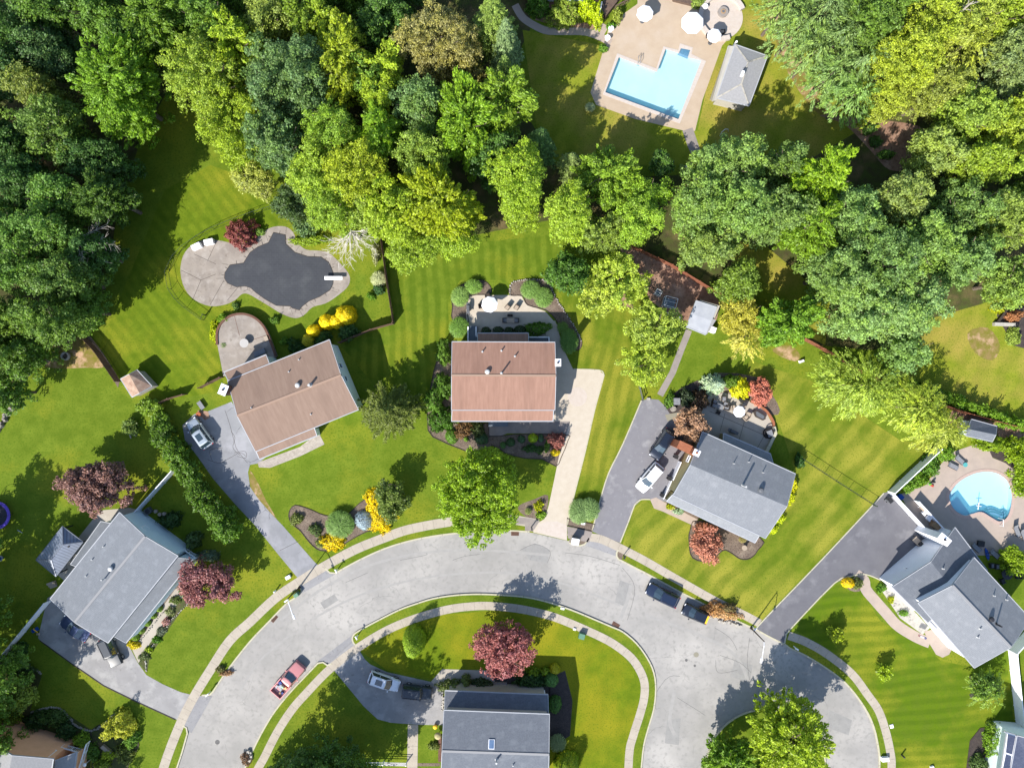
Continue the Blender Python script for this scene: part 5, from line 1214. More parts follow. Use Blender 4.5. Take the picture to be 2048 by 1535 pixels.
cc = (a + b + c + d) / 4; w = [p.lerp(cc, 0.1) for p in (a, b, c, d)]
m = MB().prism([(p.x, p.y) for p in w], 0, 2.85); m.build('wall', 'siding_cream', t)
e = (a - d); e.z = 0; e.normalize(); f = Vector((-e.y, e.x, 0))
o0 = P(1420, 196); o1 = P(1455, 96)
m = MB()
for k in (0.03, 0.27, 0.5, 0.73, 0.97): q = P(1430, 200).lerp(P(1462, 99), k); m.box((q.x, q.y, 0), (0.22, 0.22, 2.8))
m.build('column', 'trim_white', t)
m = MB(); slab(m, P(1424, 203, 2.75), P(1456, 92, 2.75), P(1470, 92, 3.0), P(1434, 200, 3.0), th=0.14); m.build('porch_roof', 'siding_cream', t)
p = P(1486, 146, 4.5); MB().box((p.x, p.y, 3.9), (0.35, 0.6, 0.65), R(-17)).build('cupola', 'trim_white', t)
m = MB(); m.cyl((p.x, p.y + 0.3, 4.4), (p.x, p.y + 0.3, 5.5), 0.02, n=5); m.cyl((p.x - 0.3, p.y + 0.3, 5.3), (p.x + 0.3, p.y + 0.35, 5.3), 0.02, n=5); m.add([(p.x + 0.3, p.y + 0.3, 5.15), (p.x + 0.42, p.y + 0.35, 5.3), (p.x + 0.3, p.y + 0.35, 5.42)], [(0, 1, 2)]); m.build('weather_vane', 'black_metal', t)

def shed(name, label, A, B, Cc, D, R1, R2, ze, zr, rmat, wmat, cat='shed'):
    c = [(A[i] + B[i] + Cc[i] + D[i]) / 4 for i in (0, 1)]
    h = House(name, label, c, cat); h.gable(A, B, Cc, D, R1, R2, ze, zr, rmat, wmat, 0.15, 0.12); return h
h = shed('garden_shed', 'small tan roofed shed at the wooden fence on the left lawn', (241, 756), (272, 738), (303, 773), (265, 793), (256, 748), (287, 784), 2.3, 3.1, 'shingle_tan', 'siding_cream') if False else None
h = House('garden_shed', 'small tan roofed shed beside the brown wooden fence on the left lawn', (272, 765), 'shed')
h.gable((264, 794), (241, 757), (274, 739), (304, 772), (279, 786), (258, 748), 2.2, 2.9, 'shingle_tan', 'siding_cream', 0.15, 0.12)
h = House('garden_shed', 'blue grey roofed white shed below the brown fence near the kidney pool', (1962, 857), 'shed')
h.gable((1943, 838), (1994, 852), (1985, 883), (1932, 871), (1935, 857), (1992, 869), 2.3, 3.2, 'shingle_slate', 'siding_slate', 0.2, 0.2)
h = House('garden_shed', 'pale roofed shed beneath the locust tree behind the grey roofed house', (1400, 632), 'shed')
h.gable((1392, 601), (1434, 614), (1411, 669), (1373, 654), (1382, 627), (1423, 641), 2.5, 2.62, 'canvas_grey', 'siding_cream', 0.2, 0.15, walls=False)
h = House('garden_shed', 'white topped shed with a grey lower side at the end of the garden walk', (1404, 634), 'shed') if False else h
q = [P(*v) for v in ((1392, 604), (1430, 615), (1410, 664), (1378, 652))]; MB().prism([v.xy for v in q], 0, 2.35).build('wall', 'siding_cream', h.t)
h.lean([(1398, 662, 2.45), (1414, 668, 2.45), (1432, 640, 2.55), (1416, 633, 2.55)], 'shingle_pale', 'side_roof', trim=None)

# metal roofed gazebo
t = thing('gazebo', P(118, 1098), 'metal roofed hip gazebo behind the lower left house', 'gazebo')
ze, zr = 2.4, 3.4
a, b, c, d = P(72, 1119, ze), P(125, 1052, ze), P(166, 1083, ze), P(112, 1152, ze); r1, r2 = P(102, 1118, zr), P(126, 1088, zr)
m = MB()
for q in ((a, b, r2, r1), (b, c, r2), (c, d, r1, r2), (d, a, r1)):
    q = list(q)
    if (q[1] - q[0]).cross(q[2] - q[0]).z < 0: q = q[::-1]
    tri(m, q)
m.build('roof', 'metal_roof', t)
m = MB()
for p, q in ((a, b), (b, c), (c, d), (d, a), (a, r1), (b, r2), (c, r2), (d, r1), (r1, r2)): bar(m, p, q, 0.12, 0.1, 0.03)
m.build('roof_trim', 'metal_roof', t)
cc = (a + b + c + d) / 4
for p in (a, b, c, d): q = p.lerp(cc, 0.1); MB().box((q.x, q.y, 0), (0.14, 0.14, 2.4)).build('post', 'black_metal', t)
p = P(131, 1088, 3.05); MB().box((p.x, p.y, 2.95), (1.2, 0.25, 0.12), R(-38)).build('vent_flap', 'black_metal', t)
# ---------------------------------------------------------------- shrubs, hedges, grasses
GOLD = (0.72, 0.58, 0.008); LIME = (0.36, 0.40, 0.01); SG = (0.10, 0.20, 0.025); DK = (0.05, 0.12, 0.03); BLU = (0.34, 0.44, 0.48); OLV = (0.17, 0.21, 0.06); TF = (0.13, 0.24, 0.05)
HG = 'arborvitae along the cracked drive'
SHR = [
 # name, px,py,rx,ry,h,kind,col,label,group
 ('arborvitae', 325, 872, 22, 24, 3.6, 'broad', (0.085, 0.165, 0.016), 'hedge arborvitae nearest the small shed, first of the drive row', HG),
 ('arborvitae', 348, 902, 26, 26, 3.8, 'broad', (0.085, 0.165, 0.016), 'hedge arborvitae second from the shed end of the drive row', HG),
 ('arborvitae', 366, 930, 26, 26, 3.8, 'broad', (0.085, 0.165, 0.016), 'hedge arborvitae third from the shed end, below the silver car', HG),
 ('arborvitae', 380, 956, 28, 26, 3.9, 'broad', (0.078, 0.155, 0.016), 'hedge arborvitae fourth from the shed end of the drive row', HG),
 ('arborvitae', 396, 985, 28, 26, 4.0, 'broad', (0.078, 0.155, 0.016), 'hedge arborvitae fourth from the street end of the drive row', HG),
 ('arborvitae', 416, 1010, 30, 26, 4.0, 'broad', (0.085, 0.17, 0.016), 'hedge arborvitae third from the street end of the drive row', HG),
 ('arborvitae', 440, 1032, 30, 26, 4.1, 'broad', (0.085, 0.17, 0.016), 'hedge arborvitae second from the street end of the drive row', HG),
 ('arborvitae', 450, 1060, 32, 26, 4.0, 'broad', (0.095, 0.19, 0.02), 'hedge arborvitae at the street end of the drive row', HG),
 ('shrub', 296, 812, 22, 20, 2.2, 'broad', (0.17, 0.27, 0.03), 'bright green shrub right below the small tan shed', None),
 ('shrub', 318, 838, 22, 20, 2.0, 'broad', (0.14, 0.24, 0.03), 'green shrub between the tan shed and the drive hedge', None),
 ('shrub', 258, 856, 14, 14, 1.6, 'broad', (0.15, 0.22, 0.05), 'small ragged shrub on the left lawn by the low log edging', None),
 ('golden_shrub', 690, 629, 21, 21, 2.6, 'ball', GOLD, 'largest round gold shrub above the tan roofed house', 'gold shrubs above the tan roofed house'),
 ('golden_shrub', 672, 642, 16, 15, 2.2, 'ball', GOLD, 'gold shrub tucked left of the largest one', 'gold shrubs above the tan roofed house'),
 ('golden_shrub', 652, 643, 16, 16, 2.2, 'ball', GOLD, 'middle gold shrub of the row above the tan roofed house', 'gold shrubs above the tan roofed house'),
 ('golden_shrub', 626, 661, 14, 14, 2.0, 'ball', GOLD, 'second gold shrub from the terrace end', 'gold shrubs above the tan roofed house'),
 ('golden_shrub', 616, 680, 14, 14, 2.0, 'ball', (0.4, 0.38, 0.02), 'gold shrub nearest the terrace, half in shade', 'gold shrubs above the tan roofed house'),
 ('shrub', 645, 678, 18, 15, 1.5, 'shrub', DK, 'dark green shrub below the gold shrubs against the tan roofed house', None),
 ('shrub', 695, 664, 20, 14, 1.6, 'shrub', (0.08, 0.16, 0.05), 'dark feathery shrub under the largest gold shrub', None),
 ('shrub', 593, 692, 18, 14, 1.3, 'shrub', DK, 'dark shrub at the back wall near the terrace', None),
 ('golden_shrub', 755, 1005, 28, 24, 0.9, 'shrub', GOLD, 'flat gold shrub right above the blue globe spruce', None),
 ('golden_shrub', 762, 1034, 30, 30, 0.9, 'shrub', GOLD, 'flat gold shrub right of the blue globe spruce', None),
 ('golden_shrub', 667, 1081, 24, 20, 0.9, 'shrub', GOLD, 'flat gold shrub nearest the lamp post', None),
 ('blue_spruce', 727, 1041, 19, 20, 1.3, 'ball', (0.36, 0.46, 0.54), 'small globe of pale blue spruce between gold shrubs', None),
 ('reed_clump', 680, 1048, 27, 26, 1.4, 'tuft', TF, 'big round green grass clump in the front island bed', None),
 ('reed_clump', 1158, 1022, 20, 24, 1.5, 'tuft', (0.16, 0.26, 0.09), 'left of the two grass clumps between the cream and asphalt drives', None),
 ('reed_clump', 1178, 1018, 20, 22, 1.5, 'tuft', (0.16, 0.26, 0.09), 'right of the two grass clumps between the cream and asphalt drives', None),
 ('shrub', 592, 1038, 12, 11, 0.7, 'shrub', OLV, 'small olive shrub at the left tip of the front island bed', None),
 ('shrub', 630, 1060, 12, 12, 0.8, 'shrub', (0.12, 0.18, 0.06), 'small grey green shrub left of the big grass clump', None),
 ('shrub', 640, 1085, 9, 9, 0.5, 'shrub', OLV, 'tiny shrub beside the flat gold shrub near the lamp', None),
 ('reed_clump', 920, 593, 17, 19, 1.2, 'tuft', (0.17, 0.28, 0.07), 'grass clump at the left tip of the terrace bed', 'grass clumps round the terrace'),
 ('reed_clump', 947, 573, 17, 14, 1.2, 'tuft', (0.15, 0.27, 0.05), 'grass clump above the top left corner of the terrace', 'grass clumps round the terrace'),
 ('reed_clump', 918, 655, 19, 20, 1.3, 'tuft', (0.13, 0.25, 0.04), 'grass clump left of the slate blue steps', 'grass clumps round the terrace'),
 ('reed_clump', 1061, 579, 19, 18, 1.2, 'tuft', (0.15, 0.27, 0.06), 'upper of the two grass clumps in the right terrace bed', 'grass clumps round the terrace'),
 ('reed_clump', 1087, 595, 18, 19, 1.2, 'tuft', (0.15, 0.27, 0.06), 'lower of the two grass clumps in the right terrace bed', 'grass clumps round the terrace'),
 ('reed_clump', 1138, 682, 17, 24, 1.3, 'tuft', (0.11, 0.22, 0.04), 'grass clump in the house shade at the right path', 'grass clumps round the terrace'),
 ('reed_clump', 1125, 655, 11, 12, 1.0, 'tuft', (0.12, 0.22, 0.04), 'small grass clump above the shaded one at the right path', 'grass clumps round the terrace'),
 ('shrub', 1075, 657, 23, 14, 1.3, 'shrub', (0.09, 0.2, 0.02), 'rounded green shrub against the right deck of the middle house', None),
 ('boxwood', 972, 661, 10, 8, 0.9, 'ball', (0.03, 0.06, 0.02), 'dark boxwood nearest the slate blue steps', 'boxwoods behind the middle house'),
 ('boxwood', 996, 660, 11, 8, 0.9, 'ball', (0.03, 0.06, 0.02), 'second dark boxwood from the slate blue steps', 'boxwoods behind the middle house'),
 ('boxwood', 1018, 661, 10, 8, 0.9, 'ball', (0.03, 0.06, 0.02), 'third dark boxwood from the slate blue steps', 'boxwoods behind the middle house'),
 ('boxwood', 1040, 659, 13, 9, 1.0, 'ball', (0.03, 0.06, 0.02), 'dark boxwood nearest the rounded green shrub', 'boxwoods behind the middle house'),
 ('shrub', 887, 705, 15, 22, 2.0, 'shrub', (0.12, 0.22, 0.03), 'green shrub at the back left corner of the middle house', None),
 ('shrub', 889, 772, 17, 24, 2.2, 'shrub', (0.11, 0.22, 0.03), 'green shrub halfway along the left wall of the middle house', None),
 ('shrub', 868, 800, 20, 24, 2.0, 'shrub', (0.11, 0.22, 0.03), 'wide green shrub left of the one along the wall', None),
 ('shrub', 883, 838, 22, 28, 1.8, 'shrub', (0.075, 0.17, 0.02), 'dark smooth green shrub at the front left corner of the middle house', None),
 ('boxwood', 903, 873, 13, 15, 1.0, 'ball', (0.1, 0.22, 0.02), 'round bright boxwood at the bed edge left of the middle house', None),
 ('boxwood', 932, 878, 5, 5, 0.5, 'ball', (0.13, 0.25, 0.02), 'tiny green boxwood right of the bright round one', None),
 ('red_shrub', 928, 858, 17, 16, 1.4, 'shrub', (0.2, 0.12, 0.06), 'bronze leaved shrub in front of the middle house', None),
 ('shrub', 955, 858, 14, 16, 1.4, 'shrub', (0.07, 0.1, 0.03), 'dark shrub right of the bronze leaved one', None),
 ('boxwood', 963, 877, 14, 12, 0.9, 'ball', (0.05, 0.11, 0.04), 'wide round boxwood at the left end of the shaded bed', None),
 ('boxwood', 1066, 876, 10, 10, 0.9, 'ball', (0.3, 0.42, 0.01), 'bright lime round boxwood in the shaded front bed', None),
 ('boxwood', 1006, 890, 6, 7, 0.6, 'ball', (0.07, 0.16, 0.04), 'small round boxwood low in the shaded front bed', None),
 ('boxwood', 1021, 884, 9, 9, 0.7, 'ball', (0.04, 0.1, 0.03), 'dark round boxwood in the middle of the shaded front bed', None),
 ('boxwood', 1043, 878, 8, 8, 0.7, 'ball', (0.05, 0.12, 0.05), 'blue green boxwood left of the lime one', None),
 ('boxwood', 1082, 876, 6, 8, 0.7, 'ball', (0.06, 0.13, 0.06), 'small blue green boxwood right of the lime one', None),
 ('shrub', 1060, 896, 13, 7, 0.5, 'shrub', (0.05, 0.12, 0.03), 'low spreading shrub below the lime boxwood', None),
 ('shrub', 1078, 899, 10, 7, 0.5, 'shrub', (0.06, 0.13, 0.03), 'low spreading shrub beside the red lace maple', None),
 ('golden_shrub', 1111, 905, 10, 7, 0.6, 'ball', GOLD, 'gold shrub beside the cream drive below the lace maple', None),
 ('shrub', 1094, 893, 5, 10, 0.7, 'shrub', (0.14, 0.26, 0.04), 'thin green shrub left of the gold one by the cream drive', None),
 ('shrub', 1078, 1012, 9, 10, 0.6, 'shrub', LIME, 'small lime shrub in the street end bed left of the cream drive', None),
 ('shrub', 1082, 1030, 9, 7, 0.5, 'shrub', (0.2, 0.33, 0.03), 'low green shrub at the street corner left of the cream drive', None),
 ('reed_clump', 1056, 1022, 7, 7, 0.6, 'tuft', OLV, 'small dry grass tuft in the street end bed', None),
 ('blue_spruce', 1432, 769, 31, 24, 4.2, 'spruce', (0.42, 0.53, 0.53), 'silver blue spruce beside the patio of the grey roofed house', None),
 ('golden_shrub', 1482, 776, 17, 23, 2.4, 'shrub', (0.5, 0.5, 0.01), 'bright lime gold shrub between the blue spruce and the coral maple', None),
 ('shrub', 1462, 762, 13, 14, 2.2, 'shrub', (0.1, 0.18, 0.02), 'green shrub behind the lime gold one', None),
 ('red_shrub', 1400, 800, 16, 20, 2.0, 'shrub', (0.16, 0.1, 0.07), 'dark reddish shrub left of the patio chairs', None),
 ('shrub', 1375, 795, 16, 16, 1.8, 'shrub', (0.06, 0.09, 0.05), 'dark shrub beside the rubbish bins', None),
 ('shrub', 1340, 800, 9, 16, 0.7, 'shrub', (0.12, 0.24, 0.03), 'low green planting at the top of the wide asphalt drive', None),
 ('golden_shrub', 1588, 968, 7, 16, 0.9, 'shrub', (0.55, 0.55, 0.01), 'upper yellow green shrub along the right gable wall', None),
 ('golden_shrub', 1582, 995, 7, 13, 0.9, 'shrub', (0.5, 0.55, 0.01), 'second yellow green shrub along the right gable wall', None),
 ('golden_shrub', 1560, 1035, 8, 14, 0.8, 'shrub', (0.42, 0.5, 0.01), 'third yellow green shrub along the right gable wall', None),
 ('golden_shrub', 1548, 1058, 7, 9, 0.8, 'shrub', (0.42, 0.5, 0.01), 'lowest yellow green shrub by the right gable wall', None),
 ('shrub', 1340, 1013, 7, 6, 0.6, 'shrub', LIME, 'small lime shrub by the front walk of the grey roofed house', None),
 ('shrub', 1358, 1022, 10, 7, 0.5, 'shrub', (0.3, 0.4, 0.3), 'pale silvery low shrub by the front walk', None),
 ('reed_clump', 1485, 1078, 8, 7, 0.6, 'tuft', (0.25, 0.22, 0.08), 'small bronze grass tuft in the curved front bed', None),
 ('shrub', 1600, 922, 7, 14, 1.4, 'shrub', DK, 'dark climber at the back right corner of the grey roofed house', None),
 ('golden_shrub', 1698, 1166, 13, 11, 1.1, 'ball', (0.66, 0.48, 0.006), 'gold shrub at the tip of the bed beside the new drive', None),
 ('shrub', 1716, 1167, 10, 10, 1.0, 'shrub', OLV, 'olive shrub right of the gold one beside the new drive', None),
 ('shrub', 1763, 1176, 9, 9, 0.7, 'shrub', (0.12, 0.26, 0.02), 'first green shrub in the white stone strip, next to the drive', None),
 ('shrub', 1783, 1199, 6, 6, 0.6, 'shrub', LIME, 'small lime shrub in the middle of the white stone strip', None),
 ('shrub', 1808, 1226, 8, 6, 0.6, 'shrub', (0.14, 0.28, 0.03), 'green shrub at the lower end of the white stone strip', None),
 ('young_tree', 1671, 1269, 15, 11, 2.3, 'broad', (0.26, 0.33, 0.02), 'young yellow green tree nearest the walk on the striped front lawn', None),
 ('young_tree', 1769, 1343, 13, 14, 2.3, 'broad', (0.24, 0.34, 0.015), 'young yellow green tree in the middle of the striped front lawn', None),
 ('shrub', 1990, 1490, 18, 34, 1.8, 'shrub', (0.17, 0.3, 0.02), 'bright green hedge shrub beside the solar house', None),
 ('shrub', 1988, 1455, 14, 12, 1.0, 'shrub', (0.2, 0.3, 0.05), 'pale green shrub above the hedge of the solar house', None),
 ('shrub', 1960, 1527, 18, 14, 1.3, 'shrub', (0.1, 0.16, 0.05), 'dark shrub at the bottom edge left of the solar house', None),
 ('shrub', 2040, 905, 26, 32, 2.6, 'broad', (0.2, 0.3, 0.012), 'upper lime green hedge at the right end of the kidney pool terrace', None),
 ('shrub', 1990, 888, 30, 16, 2.0, 'shrub', (0.2, 0.3, 0.012), 'lime green hedge just below the blue grey shed', None),
 ('shrub', 2044, 955, 18, 34, 2.4, 'broad', (0.2, 0.3, 0.012), 'lime green hedge cut by the right edge beside the kidney pool', None),
 ('shrub', 1974, 880, 9, 6, 1.0, 'shrub', (0.15, 0.22, 0.02), 'small clipped shrub at the lower right corner of the blue grey shed', None),
 ('shrub', 2030, 1120, 28, 28, 2.2, 'broad', (0.2, 0.3, 0.015), 'bright green shrub at the right edge below the kidney pool', None),
 ('shrub', 1838, 960, 22, 14, 1.2, 'shrub', (0.13, 0.25, 0.02), 'green planting along the tall white fence, lower part', None),
 ('shrub', 1862, 930, 18, 20, 1.3, 'shrub', (0.11, 0.23, 0.03), 'green planting along the tall white fence, middle part', None),
 ('shrub', 1890, 905, 16, 20, 1.3, 'shrub', (0.16, 0.3, 0.03), 'green planting along the tall white fence, upper part', None),
 ('shrub', 1818, 975, 12, 9, 1.0, 'shrub', (0.16, 0.3, 0.03), 'small bright plant at the lower end of the tall white fence', None),
 ('topiary_tree', 826, 1287, 24, 29, 4.6, 'ball', (0.22, 0.34, 0.015), 'smooth egg shaped clipped tree on the round front lawn', None),
 ('shrub', 900, 1372, 20, 12, 1.6, 'shrub', (0.14, 0.19, 0.05), 'olive shrub left of the door of the bottom middle house', None),
 ('shrub', 932, 1364, 10, 16, 2.0, 'pine', (0.16, 0.2, 0.06), 'upright juniper left of the door of the bottom middle house', None),
 ('shrub', 962, 1367, 18, 10, 1.2, 'shrub', (0.06, 0.1, 0.04), 'dark shrub beside the upright juniper', None),
 ('shrub', 1062, 1362, 32, 14, 1.2, 'shrub', (0.05, 0.11, 0.03), 'long dark green shrub under the purple tree', None),
 ('shrub', 1068, 1343, 12, 8, 1.1, 'shrub', (0.2, 0.3, 0.02), 'yellow green shrub at the tip of the purple tree shade', None),
 ('shrub', 1090, 1341, 8, 7, 1.0, 'shrub', (0.2, 0.3, 0.02), 'small yellow green shrub right of the other one', None),
 ('golden_shrub', 1110, 1338, 11, 11, 1.2, 'ball', (0.38, 0.36, 0.015), 'round olive gold shrub at the corner bed', None),
 ('boxwood', 1103, 1361, 14, 15, 1.4, 'ball', (0.1, 0.22, 0.05), 'round green shrub below the olive gold one', None),
 ('boxwood', 1110, 1410, 14, 18, 1.4, 'ball', (0.07, 0.17, 0.03), 'large round green shrub along the right wall of the bottom middle house', None),
 ('yucca', 1115, 1484, 16, 17, 1.2, 'tuft', (0.2, 0.26, 0.12), 'spiky yucca like plant by the right wall of the bottom middle house', None),
 ('topiary_tree', 1135, 1534, 27, 24, 3.4, 'ball', (0.18, 0.27, 0.012), 'round clipped tree at the bottom edge right of the bottom middle house', None),
 ('shrub', 868, 1492, 0.1 + 10, 8, 0.7, 'shrub', OLV, 'low dull shrub left of the wall of the bottom middle house', None),
 ('leafy_tree', 40, 1382, 32, 34, 4.5, 'broad', (0.26, 0.34, 0.06), 'yellow green small tree in the bottom left corner garden', None),
 ('shrub', 10, 1440, 24, 26, 2.6, 'broad', (0.2, 0.26, 0.03), 'yellow tinged shrub at the left edge above the brown wall', None),
 ('shrub', 40, 1340, 24, 14, 1.5, 'shrub', (0.05, 0.1, 0.03), 'dark shrub under the upper garden border', None),
 ('shrub', 70, 1442, 22, 16, 1.6, 'shrub', (0.05, 0.1, 0.025), 'dark shrub just above the brown walled house', None),
 ('shrub', 105, 1436, 22, 16, 1.6, 'shrub', (0.07, 0.13, 0.03), 'green shrub inside the curved garden border', None),
 ('shrub', 130, 1462, 20, 14, 1.4, 'shrub', (0.04, 0.09, 0.025), 'dark shrub right above the brown wall end', None),
 ('shrub', 35, 1300, 0.1 + 14, 12, 1.5, 'shrub', DK, 'dark shrub at the lower end of the long white fence', None),
 ('golden_shrub', 236, 1452, 27, 27, 2.6, 'shrub', (0.4, 0.42, 0.04), 'round yellow flecked shrub beside the drive of the corner garden', None),
 ('shrub', 262, 1478, 16, 14, 1.4, 'shrub', (0.14, 0.26, 0.04), 'green shrub right below the yellow flecked one', None),
 ('shrub', 163, 1480, 14, 14, 1.5, 'shrub', (0.2, 0.32, 0.03), 'bright green shrub right of the brown walled house', None),
 ('shrub', 215, 1510, 12, 10, 0.9, 'shrub', (0.3, 0.38, 0.03), 'lime shrub near the round white garden lamp', None),
 ('shrub', 248, 1508, 18, 18, 1.0, 'shrub', (0.16, 0.2, 0.05), 'sprawling olive shrub at the right of the corner garden', None),
 ('shrub', 185, 1505, 12, 14, 1.2, 'shrub', (0.1, 0.2, 0.03), 'green shrub left of the round white garden lamp', None),
 ('shrub', 203, 1528, 14, 10, 0.9, 'shrub', (0.2, 0.28, 0.03), 'yellow green shrub at the bottom edge in the corner garden', None),
 ('shrub', 385, 1080, 16, 14, 1.8, 'shrub', (0.1, 0.16, 0.06), 'grey green shrub at the right corner of the lower left house', None),
 ('shrub', 413, 1112, 20, 11, 1.6, 'shrub', (0.16, 0.22, 0.16), 'silvery shrub above the pinkish plum tree', None),
 ('shrub', 340, 1040, 20, 16, 1.4, 'shrub', (0.06, 0.12, 0.04), 'dark shrub beside the air conditioner', None),
 ('golden_shrub', 267, 1290, 12, 7, 0.6, 'shrub', (0.5, 0.42, 0.01), 'low yellow shrub at the lower corner of the front roof', None),
 ('reed_clump', 450, 690, 10, 10, 1.0, 'tuft', (0.16, 0.22, 0.09), 'potted palm like grass at the left rim of the round terrace', None),
 ('shrub', 447, 637, 12, 10, 0.9, 'shrub', (0.16, 0.28, 0.02), 'green shrub left of the top of the round terrace', None),
 ('golden_shrub', 430, 664, 10, 22, 0.8, 'shrub', (0.36, 0.42, 0.01), 'yellow green planting along the left rim of the round terrace', None),
 ('shrub', 549, 640, 8, 8, 0.8, 'shrub', (0.14, 0.26, 0.04), 'small shrub right of the round terrace top', None),
 ('shrub', 568, 682, 7, 8, 0.8, 'shrub', (0.13, 0.25, 0.03), 'small shrub right of the round terrace, in its shadow', None),
 ('shrub', 471, 612, 7, 7, 0.6, 'shrub', (0.12, 0.2, 0.05), 'small plant between the covered pool and the round terrace', None),
 ('shrub', 620, 480, 36, 9, 1.2, 'shrub', (0.24, 0.34, 0.03), 'bright low hedge at the top right rim of the covered pool', None),
 ('shrub', 610, 455, 20, 22, 1.8, 'broad', (0.13, 0.22, 0.09), 'silvery green shrub behind the bright low hedge', None),
 ('shrub', 519, 462, 8, 8, 0.9, 'shrub', (0.2, 0.32, 0.06), 'small light shrub right of the domed red maple', None),
 ('shrub', 751, 506, 9, 16, 1.2, 'shrub', (0.36, 0.38, 0.22), 'cream variegated shrub at the right fence, upper one', None),
 ('shrub', 757, 558, 15, 15, 1.3, 'tuft', (0.42, 0.46, 0.26), 'cream variegated shrub at the right fence, lower one', None),
 ('shrub', 757, 578, 9, 11, 1.2, 'shrub', (0.06, 0.14, 0.05), 'dark green shrub below the cream variegated ones', None),
 ('shrub', 742, 592, 8, 7, 0.7, 'shrub', (0.14, 0.28, 0.03), 'small green shrub left below the dark one at the fence', None),
 ('shrub', 1131, 22, 34, 25, 2.6, 'shrub', (0.24, 0.32, 0.05), 'large round olive shrub above the curved path', None),
 ('shrub', 1078, 10, 24, 18, 2.4, 'shrub', (0.08, 0.18, 0.02), 'dark green shrub at the top edge left of the large olive one', None),
 ('golden_shrub', 1175, 18, 16, 24, 2.6, 'shrub', (0.34, 0.44, 0.005), 'lime shrub left of the brown deck', None),
 ('golden_shrub', 1196, 30, 10, 20, 2.4, 'shrub', (0.34, 0.44, 0.005), 'narrow lime shrub touching the brown deck', None),
 ('shrub', 1236, 30, 8, 14, 1.6, 'shrub', (0.24, 0.3, 0.05), 'upright shrub between deck and pool terrace', None),
 ('shrub', 1222, 52, 8, 7, 0.8, 'shrub', (0.12, 0.26, 0.03), 'small green shrub where the path meets the terrace', None),
 ('shrub', 1207, 96, 8, 8, 0.8, 'shrub', (0.13, 0.26, 0.03), 'round green shrub at the left rim of the pool terrace', None),
 ('shrub', 1180, 215, 10, 9, 0.9, 'tuft', (0.3, 0.36, 0.2), 'pale tuft plant at the lower left corner of the pool terrace', None),
 ('shrub', 1395, 6, 12, 9, 1.0, 'shrub', (0.2, 0.28, 0.06), 'shrub at the top edge between the big umbrella and the fire pit', None),
 ('shrub', 1740, 257, 12, 11, 1.3, 'shrub', (0.07, 0.15, 0.03), 'uppermost of three round shrubs on the dark red bark', None),
 ('shrub', 1753, 282, 12, 10, 1.3, 'shrub', (0.06, 0.14, 0.03), 'middle of three round shrubs on the dark red bark', None),
 ('shrub', 1773, 308, 14, 9, 1.3, 'shrub', (0.08, 0.18, 0.03), 'lowest of three round shrubs on the dark red bark', None),
 ('shrub', 1995, 618, 12, 8, 0.9, 'shrub', LIME, 'lime shrub at the dark stone bed by the right edge', None),
 ('red_shrub', 2028, 632, 15, 12, 1.2, 'shrub', (0.34, 0.16, 0.08), 'orange red shrub at the right edge above the white wall', None),
 ('shrub', 2028, 672, 14, 16, 1.2, 'shrub', (0.24, 0.32, 0.06), 'olive shrub at the right edge below the white wall', None),
 ('brush_pile', 1428, 1217, 28, 12, 1.0, 'shrub', (0.48, 0.28, 0.13), 'heap of dry orange brown cut branches at the kerb behind the black car', None),
 ('brush_pile', 1452, 1228, 26, 11, 0.9, 'shrub', (0.56, 0.38, 0.22), 'pile of pale dry cut branches at the kerb, nearer the new drive', None),
 ('brush_pile', 1455, 1215, 20, 7, 1.1, 'shrub', (0.2, 0.16, 0.08), 'dark twiggy top of cut branches beside the sidewalk', None),
 ('brush_pile', 452, 1346, 12, 5, 0.4, 'shrub', (0.4, 0.26, 0.17), 'small heap of brown clippings at the left kerb', None),
 ('brush_pile', 440, 1338, 9, 6, 0.6, 'shrub', (0.2, 0.2, 0.08), 'dull green clippings on the verge beside the brown heap', None),
 ('brush_pile', 492, 1518, 9, 14, 0.6, 'shrub', (0.26, 0.17, 0.13), 'brown clippings at the kerb near the bottom edge', None),
]
for i in range(13):
    x = 1775 + i * 23.5; y = 752 + i * 8.6 + (6 if i < 2 else 0); 
    nth = ['first', 'second', 'third', 'fourth', 'fifth', 'sixth', 'seventh', 'eighth', 'ninth', 'tenth', 'eleventh', 'twelfth', 'thirteenth'][i]
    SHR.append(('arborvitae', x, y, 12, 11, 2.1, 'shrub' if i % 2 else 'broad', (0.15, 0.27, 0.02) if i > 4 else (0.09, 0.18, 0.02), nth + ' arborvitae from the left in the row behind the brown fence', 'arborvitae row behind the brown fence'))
for i, (x, y) in enumerate(((318, 1217), (306, 1231), (294, 1246), (282, 1261), (271, 1275))):
    SHR.append(('boxwood', x, y, 7, 7, 0.7, 'ball', (0.16, 0.28, 0.02), ['topmost', 'second from the top', 'third from the top', 'fourth from the top', 'lowest'][i] + ' of the five clipped boxwoods along the front roof', 'clipped boxwoods along the front roof'))
